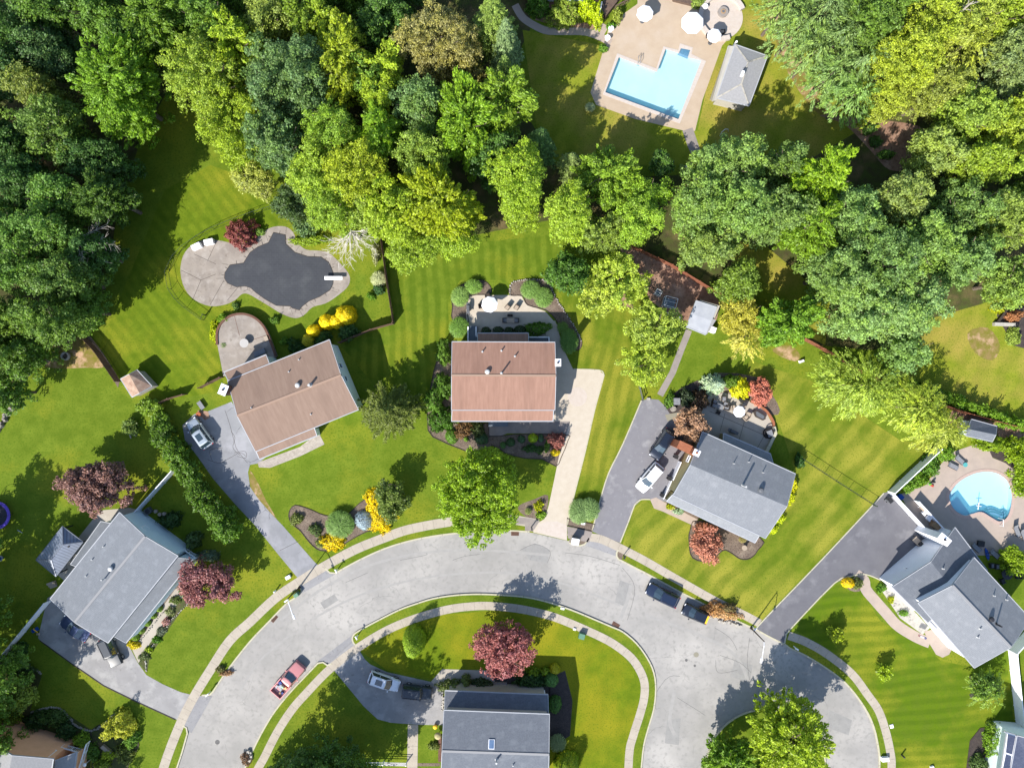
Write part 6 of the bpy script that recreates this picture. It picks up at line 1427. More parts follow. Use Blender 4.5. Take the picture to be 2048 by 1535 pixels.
for i, (x, y, rx, c) in enumerate(((350, 1200, 9, (0.16, 0.22, 0.06)), (340, 1222, 9, (0.22, 0.26, 0.12)), (332, 1243, 8, (0.4, 0.24, 0.26)), (322, 1262, 9, (0.2, 0.24, 0.18)), (313, 1279, 8, (0.1, 0.24, 0.02)), (298, 1299, 7, (0.28, 0.38, 0.02)), (288, 1312, 10, (0.14, 0.18, 0.08)), (366, 1182, 9, (0.1, 0.18, 0.06)))):
    SHR.append(('flowering_plant', x, y, rx, rx * 0.9, 0.5, 'shrub', c, ['green perennial beside the entry end of the walk', 'grey green perennial second along the walk border', 'pink flowering plant in the walk border', 'silvery plant in the walk border below the pink flowers', 'rich green round plant in the walk border', 'lime plant in the walk border near the drive', 'grey green plant at the drive end of the walk border', 'dark green plant under the pinkish plum tree'][i], 'plants of the walk border'))
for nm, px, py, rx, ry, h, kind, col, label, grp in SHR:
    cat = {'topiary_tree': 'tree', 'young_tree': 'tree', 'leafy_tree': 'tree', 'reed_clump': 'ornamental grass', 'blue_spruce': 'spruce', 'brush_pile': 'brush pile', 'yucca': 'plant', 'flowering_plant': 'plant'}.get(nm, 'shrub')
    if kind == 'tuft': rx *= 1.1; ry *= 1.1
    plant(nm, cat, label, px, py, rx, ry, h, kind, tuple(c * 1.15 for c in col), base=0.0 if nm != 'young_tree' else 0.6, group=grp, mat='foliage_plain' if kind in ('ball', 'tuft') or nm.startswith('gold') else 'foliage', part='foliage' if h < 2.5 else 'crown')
open('/tmp/nl','w').write(str(NLEAF))
# ---------------------------------------------------------------- cars
mk('tyre', (0.015, 0.015, 0.016, 1), None, rough=0.8)
mk('rim', (0.45, 0.46, 0.48, 1), None, rough=0.3, metal=0.8)
mk('car_glass', (0.02, 0.035, 0.045, 1), None, rough=0.05, spec=0.9, coat=1.0)
mk('lamp_glass', (0.8, 0.8, 0.82, 1), None, rough=0.15, coat=1.0)
mk('tail_red', (0.35, 0.01, 0.01, 1), None, rough=0.2, coat=1.0)
mk('black_trim', (0.02, 0.02, 0.022, 1), None, rough=0.5)
mk('car_yellow', (0.75, 0.45, 0.02, 1), None, rough=0.3, coat=1.0)
def paint(n, c, metal=0.3): mk(n, c + (1,), None, rough=0.32, metal=metal, coat=1.0)
paint('paint_silver', (0.36, 0.40, 0.43), 0.5); paint('paint_blue', (0.05, 0.07, 0.15), 0.5); mk('paint_dark', (0.018, 0.026, 0.038, 1), None, rough=0.4, coat=0.4)
paint('paint_red_glare', (0.46, 0.19, 0.19), 0.1); paint('paint_white', (0.62, 0.64, 0.68), 0.1); paint('paint_black', (0.012, 0.017, 0.03), 0.3)  # pickup red is paled to carry sky and sun glare in its colour
paint('paint_navy', (0.015, 0.025, 0.055), 0.4); paint('paint_white2', (0.78, 0.79, 0.82), 0.05); mk('paint_grey', (0.02, 0.03, 0.045, 1), None, rough=0.4, coat=0.4)
def sect(x, w, zl, zb, tip=0.86):
    return [(x, -w * 0.9, zl), (x, -w, zl + 0.2), (x, -w, zb - 0.16), (x, -w * tip, zb), (x, -w * 0.4, zb + 0.03), (x, w * 0.4, zb + 0.03), (x, w * tip, zb), (x, w, zb - 0.16), (x, w, zl + 0.2), (x, w * 0.9, zl)]
def car(kind, label, px, py, head, L=4.5, Wd=1.86, Ht=1.62, pm='paint_silver', cat='car', sunroof=False, name='parked_car', group=None):
    c = P(px, py, 0.9); c.z = 0.0
    on_road = kind.endswith('!'); kind = kind.strip('!')
    if on_road: c.z = -0.13
    else: c.z = 0.02
    rz = math.atan2(-head[1], head[0])
    t = thing(name, c, label, cat, group, rz, world=False)
    w = Wd / 2; l = L / 2; bz = 0.98 if kind in ('suv', 'jeep', 'pickup') else 0.86
    m = MB()
    if kind == 'jeep': st = [(-l, .93, .45, bz), (-l + .08, .97, .35, bz + .06), (-l * .5, 1, .3, bz + .08), (l * .35, 1, .3, bz + .08), (l * .42, .97, .3, bz + .06), (l * .85, .9, .32, bz), (l * .97, .88, .4, bz - .08), (l, .82, .45, bz - .3)]
    else: st = [(-l, .80, .5, bz - .1), (-l + .07, .92, .34, bz), (-l * .82, .98, .28, bz + .03), (-l * .3, 1, .27, bz + .05), (l * .25, 1, .27, bz + .05), (l * .42, .99, .27, bz + .02), (l * .72, .96, .28, bz - .07), (l * .9, .88, .32, bz - .18), (l * .98, .72, .42, bz - .3), (l, .6, .46, bz - .42)]
    if kind == 'pickup':
        m.loft([sect(x, f * w, zl, zb) for x, f, zl, zb in [(-l * .12, 1, .35, bz + .08), (l * .3, 1, .35, bz + .08), (l * .42, .98, .35, bz + .05), (l * .85, .94, .36, bz - .04), (l * .97, .88, .4, bz - .12), (l, .78, .5, bz - .3)]])
        b0, b1 = -l, -l * .12; zf = 0.62
        for y in (-w * .95, w * .95): m.box(((b0 + b1) / 2, y, .4), (b1 - b0, .12, bz - .3), 0)
        m.box((b0 + .05, 0, .4), (.1, Wd * .93, bz - .34)); m.box((b1 - .04, 0, .4), (.08, Wd * .93, bz - .3)); m.box(((b0 + b1) / 2, 0, .4), (b1 - b0, Wd * .9, .2))
        m.box((l + .02, 0, .42), (.14, Wd * .9, .2)); m.box((b0 - .06, 0, .42), (.14, Wd * .85, .18))
    else: m.loft([sect(x, f * w, zl, zb) for x, f, zl, zb in st])
    body = m.build('body', pm, t, smooth=True, local=True)
    if hasattr(body.data, 'set_sharp_from_angle'): body.data.set_sharp_from_angle(angle=R(40))
    if kind == 'sedan': xr, xf, tr, tf = -l * .62, l * .42, -l * .30, l * .06
    elif kind == 'pickup': xr, xf, tr, tf = -l * .12, l * .42, -l * .08, l * .16
    elif kind == 'jeep': xr, xf, tr, tf = -l * .97, l * .38, -l * .92, l * .22
    else: xr, xf, tr, tf = -l * .93, l * .5, -l * .76, l * .12
    zb = bz + .02
    g = MB()
    def ring(z, r, f, ww, bow=0.0):
        return [(r, -ww * .94, z), (r + .12, -ww, z), ((r + f) / 2, -ww, z), (f - .18, -ww * .98, z), (f, -ww * .8, z), (f + bow, 0, z), (f, ww * .8, z), (f - .18, ww * .98, z), ((r + f) / 2, ww, z), (r + .12, ww, z), (r, ww * .94, z), (r - .03, 0, z)]
    g.loft([ring(zb - .05, xr, xf, w * .9, .14), ring(Ht - .05, tr, tf, w * .72, .08)])
    g.build('window', 'car_glass', t, local=True)
    r = MB(); r.loft([ring(Ht - .07, tr - .03, tf + .03, w * .745, .08), ring(Ht, tr + .02, tf - .02, w * .70, .07), ring(Ht + .03, tr + .15, tf - .15, w * .5, .05)])
    roof = r.build('roof', pm, t, smooth=False, local=True)
    pl_ = MB()
    for s_ in (-1, 1):
        pl_.tube([(xf - .1, s_ * w * .82, zb), (tf - .02, s_ * w * .69, Ht - .04)], .045, 5); pl_.tube([(xr + .06, s_ * w * .86, zb), (tr + .05, s_ * w * .7, Ht - .04)], .07, 5)
        xm = (tr + tf) / 2; pl_.tube([(xm, s_ * w * .905, zb), (xm, s_ * w * .725, Ht - .04)], .04, 5)
    for s_ in (-1, 1): pl_.tube([(tr + .05, s_ * w * .7, Ht - .04), (tf - .02, s_ * w * .69, Ht - .04)], .04, 5)
    pl_.tube([((tr + tf) / 2, -w * .725, Ht - .05), ((tr + tf) / 2, w * .725, Ht - .05)], .04, 5)
    pl_.build('pillar', pm, t, local=True)
    if sunroof: MB().box(((tr + tf) / 2 + .1, 0, Ht + .015), (abs(tf - tr) * .5, w * .85, .03)).build('sunroof', 'car_glass', roof, local=True)
    if kind in ('suv', 'jeep') and not sunroof:
        q = MB()
        for s_ in (-1, 1): q.tube([(tr + .2, s_ * w * .6, Ht + .05), (tf - .2, s_ * w * .6, Ht + .05)], .025, 5)
        q.build('roof_rail', 'black_trim', roof, local=True)
    for s_ in (-1, 1):
        MB().box((xf - .25, s_ * (w + .1), zb - .02), (.14, .2, .14)).build('mirror', pm, t, local=True)
        MB().box((l * .93, s_ * w * .66, bz - .36), (.2, w * .3, .13)).build('headlight', 'lamp_glass', t, local=True)
        MB().box((-l + .05, s_ * w * .78, bz - .22), (.12, w * .2, .22)).build('tail_light', 'tail_red', t, local=True)
    for x in (-l * .62, l * .63):
        for s_ in (-1, 1):
            ty = MB().cyl((x, s_ * (w - .2), .34), (x, s_ * (w + .01), .34), .34, n=16).build('wheel', 'tyre', t, local=True)
            MB().cyl((x, s_ * (w + .0), .34), (x, s_ * (w + .025), .34), .21, n=12).build('rim', 'rim', ty, local=True)
    return t
DR = 'cars parked on the drives'; ST = 'cars parked along the kerb'
car('suv', 'silver SUV with a dark sunroof parked beside the hedge on the cracked drive', 398, 866, (-36, -51), 4.6, 1.9, 1.7, 'paint_silver', sunroof=True, group=DR)
car('sedan', 'dark blue sedan tucked under the eave of the lower left house', 148, 1257, (-50, -34), 4.6, 1.8, 1.42, 'paint_blue', group=DR)
car('jeep', 'boxy dark grey SUV at the lower corner of the lower left house', 221, 1303, (20, 42), 4.3, 1.86, 1.85, 'paint_dark', group=DR)
truck = car('pickup!', 'red pickup truck with a loaded bed parked at the inner kerb', 575, 1360, (51, -59), 5.4, 1.95, 1.72, 'paint_red_glare', 'truck', name='pickup_truck', group=ST)
car('suv', 'white SUV with a sunroof in the tree shade of the bottom drive', 768, 1363, (58, 20), 4.5, 1.86, 1.66, 'paint_white', sunroof=True, group=DR)
car('jeep', 'dark boxy SUV behind the white one on the bottom drive', 834, 1384, (56, 6), 4.2, 1.84, 1.82, 'paint_grey', group=DR)
car('suv', 'black SUV parked by the copper maple on the wide asphalt drive', 1325, 888, (-29, 45), 4.6, 1.9, 1.68, 'paint_black', group=DR)
car('suv', 'white SUV facing the street on the wide asphalt drive', 1300, 955, (-36, 42), 4.6, 1.86, 1.66, 'paint_white2', group=DR)
car('suv!', 'navy blue SUV parked at the outer kerb, first of the two', 1326, 1191, (-59, -29), 4.8, 1.94, 1.72, 'paint_navy', group=ST)
mini = car('suv!', 'small black car with a yellow rear spoiler parked at the outer kerb', 1392, 1228, (-46, -20), 3.8, 1.78, 1.5, 'paint_black', group=ST)
MB().box((-1.55, 0, 1.46), (0.26, 1.15, 0.06)).build('spoiler', 'car_yellow', mini, local=True)
# load of the pickup
mk('junk_white', C(225, 230, 235), C(200, 206, 214), 6); mk('junk_blue', (0.05, 0.08, 0.25, 1), None); mk('junk_green', (0.35, 0.5, 0.38, 1), None); mk('junk_orange', (0.75, 0.4, 0.18, 1), None); mk('cardboard', C(206, 170, 130), None)
TR = truck.matrix_basis.copy(); tl = truck.location; ta = truck.rotation_euler.z
def intruck(x, y): return (tl.x + x * math.cos(ta) - y * math.sin(ta), tl.y + x * math.sin(ta) + y * math.cos(ta), tl.z + 0.61)
for nm, x, y, d, mt, lb in (('plastic_bin', -1.0, .55, (.5, .45, .35), 'junk_blue', 'blue bin in the truck bed behind the cab'), ('plastic_bag', -1.4, .2, (.6, .5, .3), 'junk_white', 'white bag in the middle of the truck bed'), ('plastic_bag', -1.75, .55, (.55, .3, .25), 'junk_white', 'white bag at the outer side of the truck bed'), ('storage_box', -1.25, -.1, (.3, .4, .4), 'junk_green', 'pale green box beside the white bag in the truck bed'), ('cardboard_box', -1.1, -.5, (.4, .35, .35), 'junk_orange', 'orange box in the truck bed near the kerb side'), ('cardboard_box', -2.1, -.35, (.35, .3, .3), 'cardboard', 'tan box at the tailgate of the truck'), ('storage_box', -1.7, -.15, (.45, .3, .3), 'junk_white', 'small white box low in the truck bed'), ('plastic_bin', -1.85, -.6, (.3, .3, .35), 'junk_blue', 'small blue bin at the kerb side of the truck bed')):
    p = intruck(x, y); m = MB().box(p, d, ta + rnd.uniform(-.5, .5), 0.86, 0.86); tag(m.build(nm, mt, org=p, bevel=0.03), lb, 'box' if 'box' in nm else ('bin' if 'bin' in nm else 'bag'), 'load of the pickup truck')

# ---------------------------------------------------------------- fences
mk('vinyl_white', (0.84, 0.85, 0.9, 1), (0.8, 0.81, 0.86, 1), 2, rows=(0.3, 0.12, 2), rough=0.4)
mk('wood_fence', C(150, 118, 100), C(130, 100, 84), 3, rows=(0.14, 0.4, 0))
mk('wood_fence_red', C(190, 120, 88), C(160, 98, 72), 3, rows=(0.14, 0.4, 0))
mk('chain_mesh', (0.03, 0.045, 0.03, 1), None, rough=0.7)
def fence(name, label, pts, h, kind, mat, pmat=None, sp=2.4, z=0.0, group=None):
    w = [P(*p) for p in pts]; c = w[len(w) // 2]
    t = thing(name, (c.x, c.y, z), label, 'fence', group); pmat = pmat or mat; tot = 0
    for i in range(len(w) - 1):
        a, b = w[i], w[i + 1]; L_ = (b - a).length; k = max(1, round(L_ / sp))
        for j in range(k):
            p, q = a.lerp(b, j / k), a.lerp(b, (j + 1) / k); d = (q - p).normalized(); rz = math.atan2(d.y, d.x); m = MB(); ln = (q - p).length - 0.1; mid = (p + q) / 2
            if kind == 'solid': m.box((mid.x, mid.y, z + 0.05), (ln, 0.05, h - 0.12), rz); m.box((mid.x, mid.y, z + h - 0.075), (ln, 0.11, 0.1), rz)
            elif kind == 'board':
                n_ = max(2, int(ln / 0.16))
                for s_ in range(n_):
                    u = (s_ + .5) / n_; v = p.lerp(q, u); m.box((v.x, v.y, z + 0.04), (ln / n_ * .9, 0.03, h - 0.08 + rnd.uniform(-.03, .03)), rz)
                for zz in (0.4, h - 0.35): m.box((mid.x, mid.y, z + zz), (ln, 0.08, 0.07), rz)
            elif kind == 'rail':
                for zz in (0.35, 0.7, h - 0.1): m.box((mid.x, mid.y, z + zz), (ln, 0.05, 0.09), rz)
            else:
                m.cyl((p.x, p.y, z + h), (q.x, q.y, z + h), 0.028, n=5); m.cyl((p.x, p.y, z + 0.06), (q.x, q.y, z + 0.06), 0.015, n=4)
                n_ = int(ln / 0.3)
                for s_ in range(1, n_): v = p.lerp(q, s_ / n_); m.cyl((v.x, v.y, z + 0.05), (v.x, v.y, z + h), 0.008, n=3, cap=False)
            m.build('panel', mat, t)
            m = MB(); m.box((p.x, p.y, z), (0.13, 0.13, h + 0.06), rz) if kind != 'mesh' else m.cyl((p.x, p.y, z), (p.x, p.y, z + h + 0.05), 0.035, n=6)
            m.build('post', pmat, t)
    q = w[-1]; m = MB(); m.box((q.x, q.y, z), (0.13, 0.13, h + 0.06)); m.build('post', pmat, t)
fence('vinyl_fence', 'white vinyl fence from the corner of the lower left house up to the hedge', [(283, 1018), (355, 938)], 1.8, 'solid', 'vinyl_white')
fence('vinyl_fence', 'long white vinyl fence running down left from the lower left house', [(104, 1199), (52, 1262), (9, 1314)], 1.8, 'solid', 'vinyl_white')
fence('vinyl_fence', 'tall white fence along the left side of the kidney pool planting', [(1868, 896), (1776, 982)], 1.9, 'solid', 'vinyl_white')
fence('vinyl_fence', 'white fence along the top of the new asphalt drive', [(1776, 984), (1860, 1076)], 1.6, 'solid', 'vinyl_white', group=None)
fence('vinyl_fence', 'short white fence between the terrace and the furniture nook', [(1828, 1000), (1876, 1052)], 1.3, 'solid', 'vinyl_white')
fence('vinyl_fence', 'white fence running down from the right house to the bottom right corner', [(2016, 1299), (2024, 1380), (2034, 1466), (2044, 1540)], 1.9, 'solid', 'vinyl_white')
fence('vinyl_fence', 'white fence going up right from the lower corner of the right house', [(2016, 1297), (2060, 1250)], 1.9, 'solid', 'vinyl_white')
fence('mesh_fence', 'thin black mesh fence crossing the lawn right of the grey roofed house', [(1600, 915), (1672, 962), (1746, 1009)], 1.2, 'mesh', 'chain_mesh')
fence('mesh_fence', 'thin black mesh fence curving round the covered pool', [(553, 414), (510, 427), (466, 443), (430, 458), (399, 475), (370, 495), (352, 514), (337, 545), (343, 578), (356, 598), (374, 615), (408, 640), (412, 630)], 1.2, 'mesh', 'chain_mesh')
fence('wood_fence', 'long reddish brown board fence along the wood and behind the willow', [(1254, 492), (1340, 533), (1421, 582), (1530, 640), (1633, 694), (1720, 745), (1815, 788), (1932, 828), (2060, 862)], 1.8, 'board', 'wood_fence_red')
fence('wood_fence', 'weathered board fence right of the covered pool lawn', [(765, 482), (775, 556), (789, 645)], 1.8, 'board', 'wood_fence')
fence('wood_fence', 'board fence from the fence corner down to the tan roofed house', [(788, 648), (745, 660), (682, 686)], 1.8, 'board', 'wood_fence')
fence('wood_fence', 'brown board fence above the small tan shed', [(174, 674), (202, 704), (242, 762)], 1.8, 'board', 'wood_fence')
fence('wood_fence', 'short board fence between the tan shed and the tan roofed house', [(322, 806), (345, 796), (374, 788)], 1.6, 'board', 'wood_fence')
fence('wood_fence', 'short board fence ending at the chimney of the tan roofed house', [(405, 775), (425, 765), (447, 754)], 1.6, 'board', 'wood_fence')
fence('rail_fence', 'white rail fence at the bottom edge left of the front walk', [(722, 1521), (768, 1521), (814, 1522)], 1.1, 'rail', 'trim_white')
fence('rail_fence', 'grey rail fence left of the locust tree above the asphalt drive', [(1272, 752), (1278, 775), (1284, 800)], 1.1, 'rail', 'vent_grey')

# ---------------------------------------------------------------- garden walls and borders
def stones(name, label, pts, size, mat, cat, sp=0.35, z=0.0, jit=0.1, hh=0.25):
    w = W(smooth_path(pts, 3)); c = w[len(w) // 2]; m = MB(); acc = 0
    for i in range(len(w) - 1):
        a, b = w[i], w[i + 1]; L_ = (b - a).length; k = max(1, round(L_ / sp))
        for j in range(k):
            p = a.lerp(b, j / k); s_ = size * rnd.uniform(.7, 1.25)
            m.box((p.x + rnd.uniform(-jit, jit), p.y + rnd.uniform(-jit, jit), z - .02), (s_, s_ * rnd.uniform(.7, 1.1), hh * rnd.uniform(.7, 1.2)), rnd.uniform(0, 3), .75, .75)
    tag(m.build(name, mat, org=(c.x, c.y, z)), label, cat)
stones('stone_wall', 'dry stone wall climbing the lower left edge below the wood', [(-10, 870), (15, 830), (30, 795), (50, 752), (68, 725)], .55, 'stone', 'wall', .3, 0, .28, .55)
stones('stone_wall', 'second run of dry stone wall in the shade above the left lawn', [(68, 725), (95, 722), (115, 712)], .35, 'stone', 'wall', .3, 0, .15, .35)
stones('stone_border', 'curved stone border ending at the white fence in the corner garden', [(10, 1314), (39, 1324), (59, 1335), (75, 1340), (84, 1349)], .26, 'stone', 'border', .24, 0, .05, .2)
stones('stone_border', 'long curved stone border above the brown walled house', [(64, 1423), (98, 1414), (120, 1416), (142, 1436), (151, 1449), (183, 1460), (212, 1444), (232, 1424)], .26, 'stone', 'border', .24, 0, .05, .2)
stones('stone_border', 'white stone border of the walk beside the clipped boxwoods', [(328, 1222), (313, 1240), (297, 1260), (280, 1282)], .2, 'stone_white', 'border', .28, 0, .06, .15)
stones('stone_border', 'white stone border on the lawn side of the flower strip', [(392, 1185), (370, 1212), (345, 1238), (322, 1268), (306, 1290), (292, 1318), (293, 1345)], .2, 'stone_white', 'border', .28, 0, .08, .15)
stones('stone_border', 'pale stones along the wall of the bottom middle house', [(884, 1376), (886, 1400), (885, 1420)], .3, 'stone_white', 'border', .2, 0, .1, .2)
stones('stone_border', 'stone border round the top of the right terrace bed', [(1021, 590), (1021, 572), (1035, 561), (1075, 559), (1098, 566), (1108, 590), (1122, 612), (1150, 655), (1164, 685)], .22, 'stone_white', 'border', .3, 0, .08, .2)
stones('stone_border', 'small stones in the white strip of the right house', [(1763, 1170), (1790, 1205), (1825, 1240)], .22, 'stone_white', 'border', .2, 0, .35, .12)
stones('boulder', 'pale rocks on the kerb among the cut branches', [(1415, 1228), (1440, 1240), (1465, 1246), (1485, 1252)], .5, 'stone_white', 'rocks', .55, -.12, .1, .35)
stones('boulder', 'heap of pale rocks at the kerb near the bottom edge', [(498, 1502), (502, 1510), (497, 1518)], .5, 'stone_white', 'rocks', .35, 0, .2, .35)
m = MB(); m.strip(W(TER), 0.3, 0.9, 1.05); tag(m.build('terrace_wall', 'brick_brown', org=P(500, 640)), 'low curved brick wall rimming the half round terrace', 'wall')
m = MB(); m.box(P(2005, 649), (2.9, 0.45, 0.6), R(-2)); tag(m.build('garden_wall', 'stone_white', org=P(2005, 649)), 'white stone retaining wall at the right edge', 'wall')
m = MB(); m.box(P(2001, 632), (0.35, 2.0, 0.5), R(-38)); tag(m.build('garden_wall', 'edging', org=P(2001, 632)), 'dark timber wall above the white stone one', 'wall')
m = MB(); m.prism(W([(1456, 93), (1462, 95), (1426, 203), (1419, 200)]), 0, 0.35); tag(m.build('garden_wall', 'kerb_concrete', org=P(1440, 150)), 'long low cream wall between the pool deck and pool house', 'wall')
o = P(1443, 36)
ring = [(o.x + 3.05 * math.cos(math.pi * 2 * i / 36), o.y + 3.05 * math.sin(math.pi * 2 * i / 36)) for i in range(2, 30)]
tag(MB().strip(ring, 0.62, 0.0, 0.5, off=0.0).build('seating_wall', 'coping', org=(o.x, o.y, 0)), 'curved white seating wall round the fire pit patio', 'wall')
struct('patio', MB().cyl((o.x, o.y, 0), (o.x, o.y, 0.03), 3.0, n=36), 'paver_circle')
t = thing('fire_pit', P(1445, 26), 'round white fire pit with a copper bowl inside the seating wall', 'fire pit')
q = P(1445, 26); m = MB().cyl((q.x, q.y, 0), (q.x, q.y, 0.4), 0.72, n=24); m.build('surround', 'coping', t); MB().cyl((q.x, q.y, .39), (q.x, q.y, .46), 0.34, n=18).build('bowl', 'cardboard', t); MB().cyl((q.x, q.y, .455), (q.x, q.y, .47), 0.2, n=14).build('burner', 'vent_grey', t)

# ---------------------------------------------------------------- pool things
q = W(P1_COV); c = P(560, 550)
t = thing('pool_cover', (c.x, c.y, 0), 'dark grey mesh cover stretched over the freeform pool', 'pool cover')
mk('cover_mesh', C(84, 87, 94), C(76, 79, 87), 0.8, c3=C(96, 99, 104), sc3=0.4, brick=(0.75, 0.6, 0.012, (1.35, 1.35, 1.35, 1)), rough=0.7)
MB().sheet([q], 0.05).build('fabric', 'cover_mesh', t)
m = MB().strip(q, 0.06, 0.03, 0.055, close=True)
for i in range(len(q)):
    a = Vector(q[i]); b = Vector(q[(i + 1) % len(q)]); e = (b - a).normalized(); nn = Vector((e.y, -e.x)); mid = (a + b) / 2
    s_ = 1 if (mid - c.xy).dot(nn) > 0 else -1; p = mid + nn * s_ * 0.45
    m.cyl((mid.x, mid.y, .05), (p.x, p.y, .03), 0.018, n=4)
m.build('anchor_strap', 'edging', t)
tag(MB().box(P(667, 556, 0.6), (2.5, 0.5, 0.07)).box(P(679, 556, .1), (0.35, .4, .55)).build('diving_board', 'trim_white', org=P(667, 556)), 'white diving board over the covered pool', 'diving board')
tag(MB().box(P(396, 494), (1.3, 0.75, 0.75), R(25)).build('pool_equipment', 'trim_white', org=P(396, 494), bevel=.04), 'white storage chest at the covered pool rim, left of the two', 'storage chest', 'storage chests at the pool rim')
tag(MB().box(P(421, 485), (1.3, 0.75, 0.75), R(12)).build('pool_equipment', 'trim_white', org=P(421, 485), bevel=.04), 'white storage chest at the covered pool rim, right of the two', 'storage chest', 'storage chests at the pool rim')
jt = MB()
for a_ in ([(388, 508), (432, 528)], [(432, 485), (415, 522)], [(402, 560), (385, 600)], [(402, 560), (432, 548)], [(448, 560), (420, 610)], [(455, 600), (478, 572)], [(362, 540), (402, 560)]): jt.strip(W(a_), .05, .0145)
struct('patio_joint', jt, 'edging')
jt = MB()
for i, k in enumerate(P1_COV[::2]):
    a = Vector(k); cc = Vector((560, 550)); d = (a - cc).normalized(); jt.strip(W([tuple(a + d * 3), tuple(a + d * 17)]), .035, .015)
struct('patio_joint', jt, 'edging')
jt = MB()
for a_ in ([(474, 633), (484, 672)], [(492, 686), (535, 672)]): jt.strip(W([P_ for P_ in a_]), .06, .905)
struct('patio_joint', jt, 'brick_brown')
jt = MB()
for a_ in ([(1419, 822), (1548, 878)], [(1440, 862), (1450, 826)], [(1478, 880), (1490, 838)], [(1512, 900), (1530, 868)], [(1400, 860), (1520, 915)]): jt.strip(W(a_), .05, .0165)
struct('patio_joint', jt, 'edging')
# ladder and steps
t = thing('pool_ladder', P(1278, 121), 'chrome ladder at the inner corner of the L shaped pool', 'pool ladder')
m = MB()
for dx in (-2.2, 2.2): a = P(1278 + dx, 116); b = P(1277 + dx, 128); m.tube([(a.x, a.y, 0), (a.x, a.y, .75), (b.x, b.y, .75), (b.x, b.y, -.5)], .03, 6)
m.build('handrail', 'rim', t); a = P(1277, 128); m = MB()
for z_ in (-.25, -.5): m.box((a.x, a.y, z_), (.35, .1, .03), R(-18))
m.build('step', 'rim', t)
stp = W([(1358, 104), (1363, 93), (1382, 98), (1378, 112)])
MB().prism(stp, -.94, -.25).build('step', 'glass_sky', PL)
for i in range(3):
    a = [(1975, 1034), (1990, 1026), (2006, 1030), (2012, 1038)]; k = i * 4.5
    pts = smooth_path([(1972 - k * .2, 1034 - k * .6), (1984, 1027 - k), (1996, 1029 - k), (2008, 1034 - k), (2016, 1030 - k)], 3)
    MB().strip(W(pts), .3, -.94, -.75 + .2 * (2 - i)).build('step', 'water_edge' if False else 'glass_sky', PK)
t = thing('pool_ladder', P(1998, 1044), 'white handrail at the curved steps of the kidney pool', 'handrail')
m = MB(); a = P(1999, 1050); b = P(1999, 1036); m.tube([(a.x, a.y, 0), (a.x, a.y, .8), (b.x, b.y, .75), (b.x, b.y, -.3)], .035, 6); m.build('rail', 'trim_white', t)
tag(MB().cyl(P(1956, 1018, -.16), P(1958, 1004, .25), .05, n=6).cyl(P(1952, 1010, -.12), P(1963, 1012, .05), .04, n=6).build('pool_cleaner', 'trim_white', org=P(1957, 1010)), 'white pool cleaner floating in the kidney pool', 'pool cleaner')

# ---------------------------------------------------------------- umbrellas, tables, chairs
mk('canvas_white', (0.82, 0.82, 0.85, 1), (0.76, 0.76, 0.8, 1), 3, rough=0.9)
mk('cushion_beige', C(214, 196, 176), None); mk('cushion_grey', C(170, 172, 178), C(150, 152, 158), 4); mk('wicker', C(96, 84, 78), C(70, 62, 58), 12); mk('wicker_dark', C(58, 54, 56), C(40, 38, 40), 12)
mk('table_white', C(228, 224, 220), None, rough=0.4); mk('teal_plastic', C(110, 205, 205), None, rough=0.4); mk('blue_plastic', C(30, 90, 190), None, rough=0.35); mk('toy_red', C(220, 90, 70), None); mk('toy_green', C(120, 210, 80), None); mk('terracotta', C(206, 120, 80), None)
def umbrella(px, py, r, h, label, z=0.0, rot=0.2, n=8):
    c = P(px, py, z + h); c.z = z; s = (H - h) / H / S; rr = r * s
    t = thing('patio_umbrella', c, label, 'umbrella', 'white patio umbrellas', world=False)
    m = MB(); q = [(rr * math.cos(rot + 2 * math.pi * i / n), rr * math.sin(rot + 2 * math.pi * i / n), h - rr * .32) for i in range(n)]
    mid = [(rr * .5 * math.cos(rot + 2 * math.pi * (i + .0) / n), rr * .5 * math.sin(rot + 2 * math.pi * i / n), h - rr * .12) for i in range(n)]
    lo = [(x, y, z_ - .14) for x, y, z_ in q]
    V = [(0, 0, h)] + mid + q + lo; F = []
    for i in range(n): j = (i + 1) % n; F += [(0, 1 + i, 1 + j), (1 + i, 1 + n + i, 1 + n + j, 1 + j), (1 + n + i, 1 + 2 * n + i, 1 + 2 * n + j, 1 + n + j)]
    m.add(V, F); m.build('canopy', 'canvas_white', t, local=True)
    m = MB()
    for x, y, z_ in q: m.cyl((0, 0, h - .03), (x, y, z_ - .03), .014, n=4)
    m.build('rib', 'rim', t, local=True)
    MB().cyl((0, 0, 0), (0, 0, h + .06), .028, n=8).build('pole', 'rim', t, local=True); MB().cyl((0, 0, 0), (0, 0, .09), .3, n=14).build('base', 'vent_grey', t, local=True)
umbrella(1291, 24, 17, 2.6, 'white octagonal umbrella at the upper left of the pool deck')
umbrella(1387, 42, 23, 2.8, 'largest white umbrella between the pool deck and fire pit', rot=0.38)
umbrella(1430, 69, 14.5, 2.5, 'smaller white umbrella over the table by the seating wall')
umbrella(979, 608, 16.5, 2.6, 'white umbrella on the terrace of the middle house')
umbrella(1480, 823, 12, 2.3, 'small white umbrella on the patio of the grey roofed house')
def table(px, py, r, z, label, mat='table_white', h=.73, n=20, name='round_table'):
    c = P(px, py, z + h); c.z = z; t = thing(name, c, label, 'table', world=False)
    MB().cyl((0, 0, h - .04), (0, 0, h), r, n=n).build('table_top', mat, t, local=True); MB().cyl((0, 0, 0), (0, 0, h - .04), .06, n=8).build('pedestal', mat, t, local=True); MB().cyl((0, 0, 0), (0, 0, .05), r * .5, n=12).build('foot', mat, t, local=True)
table(488, 686, .62, .9, 'round white table on the half round terrace')
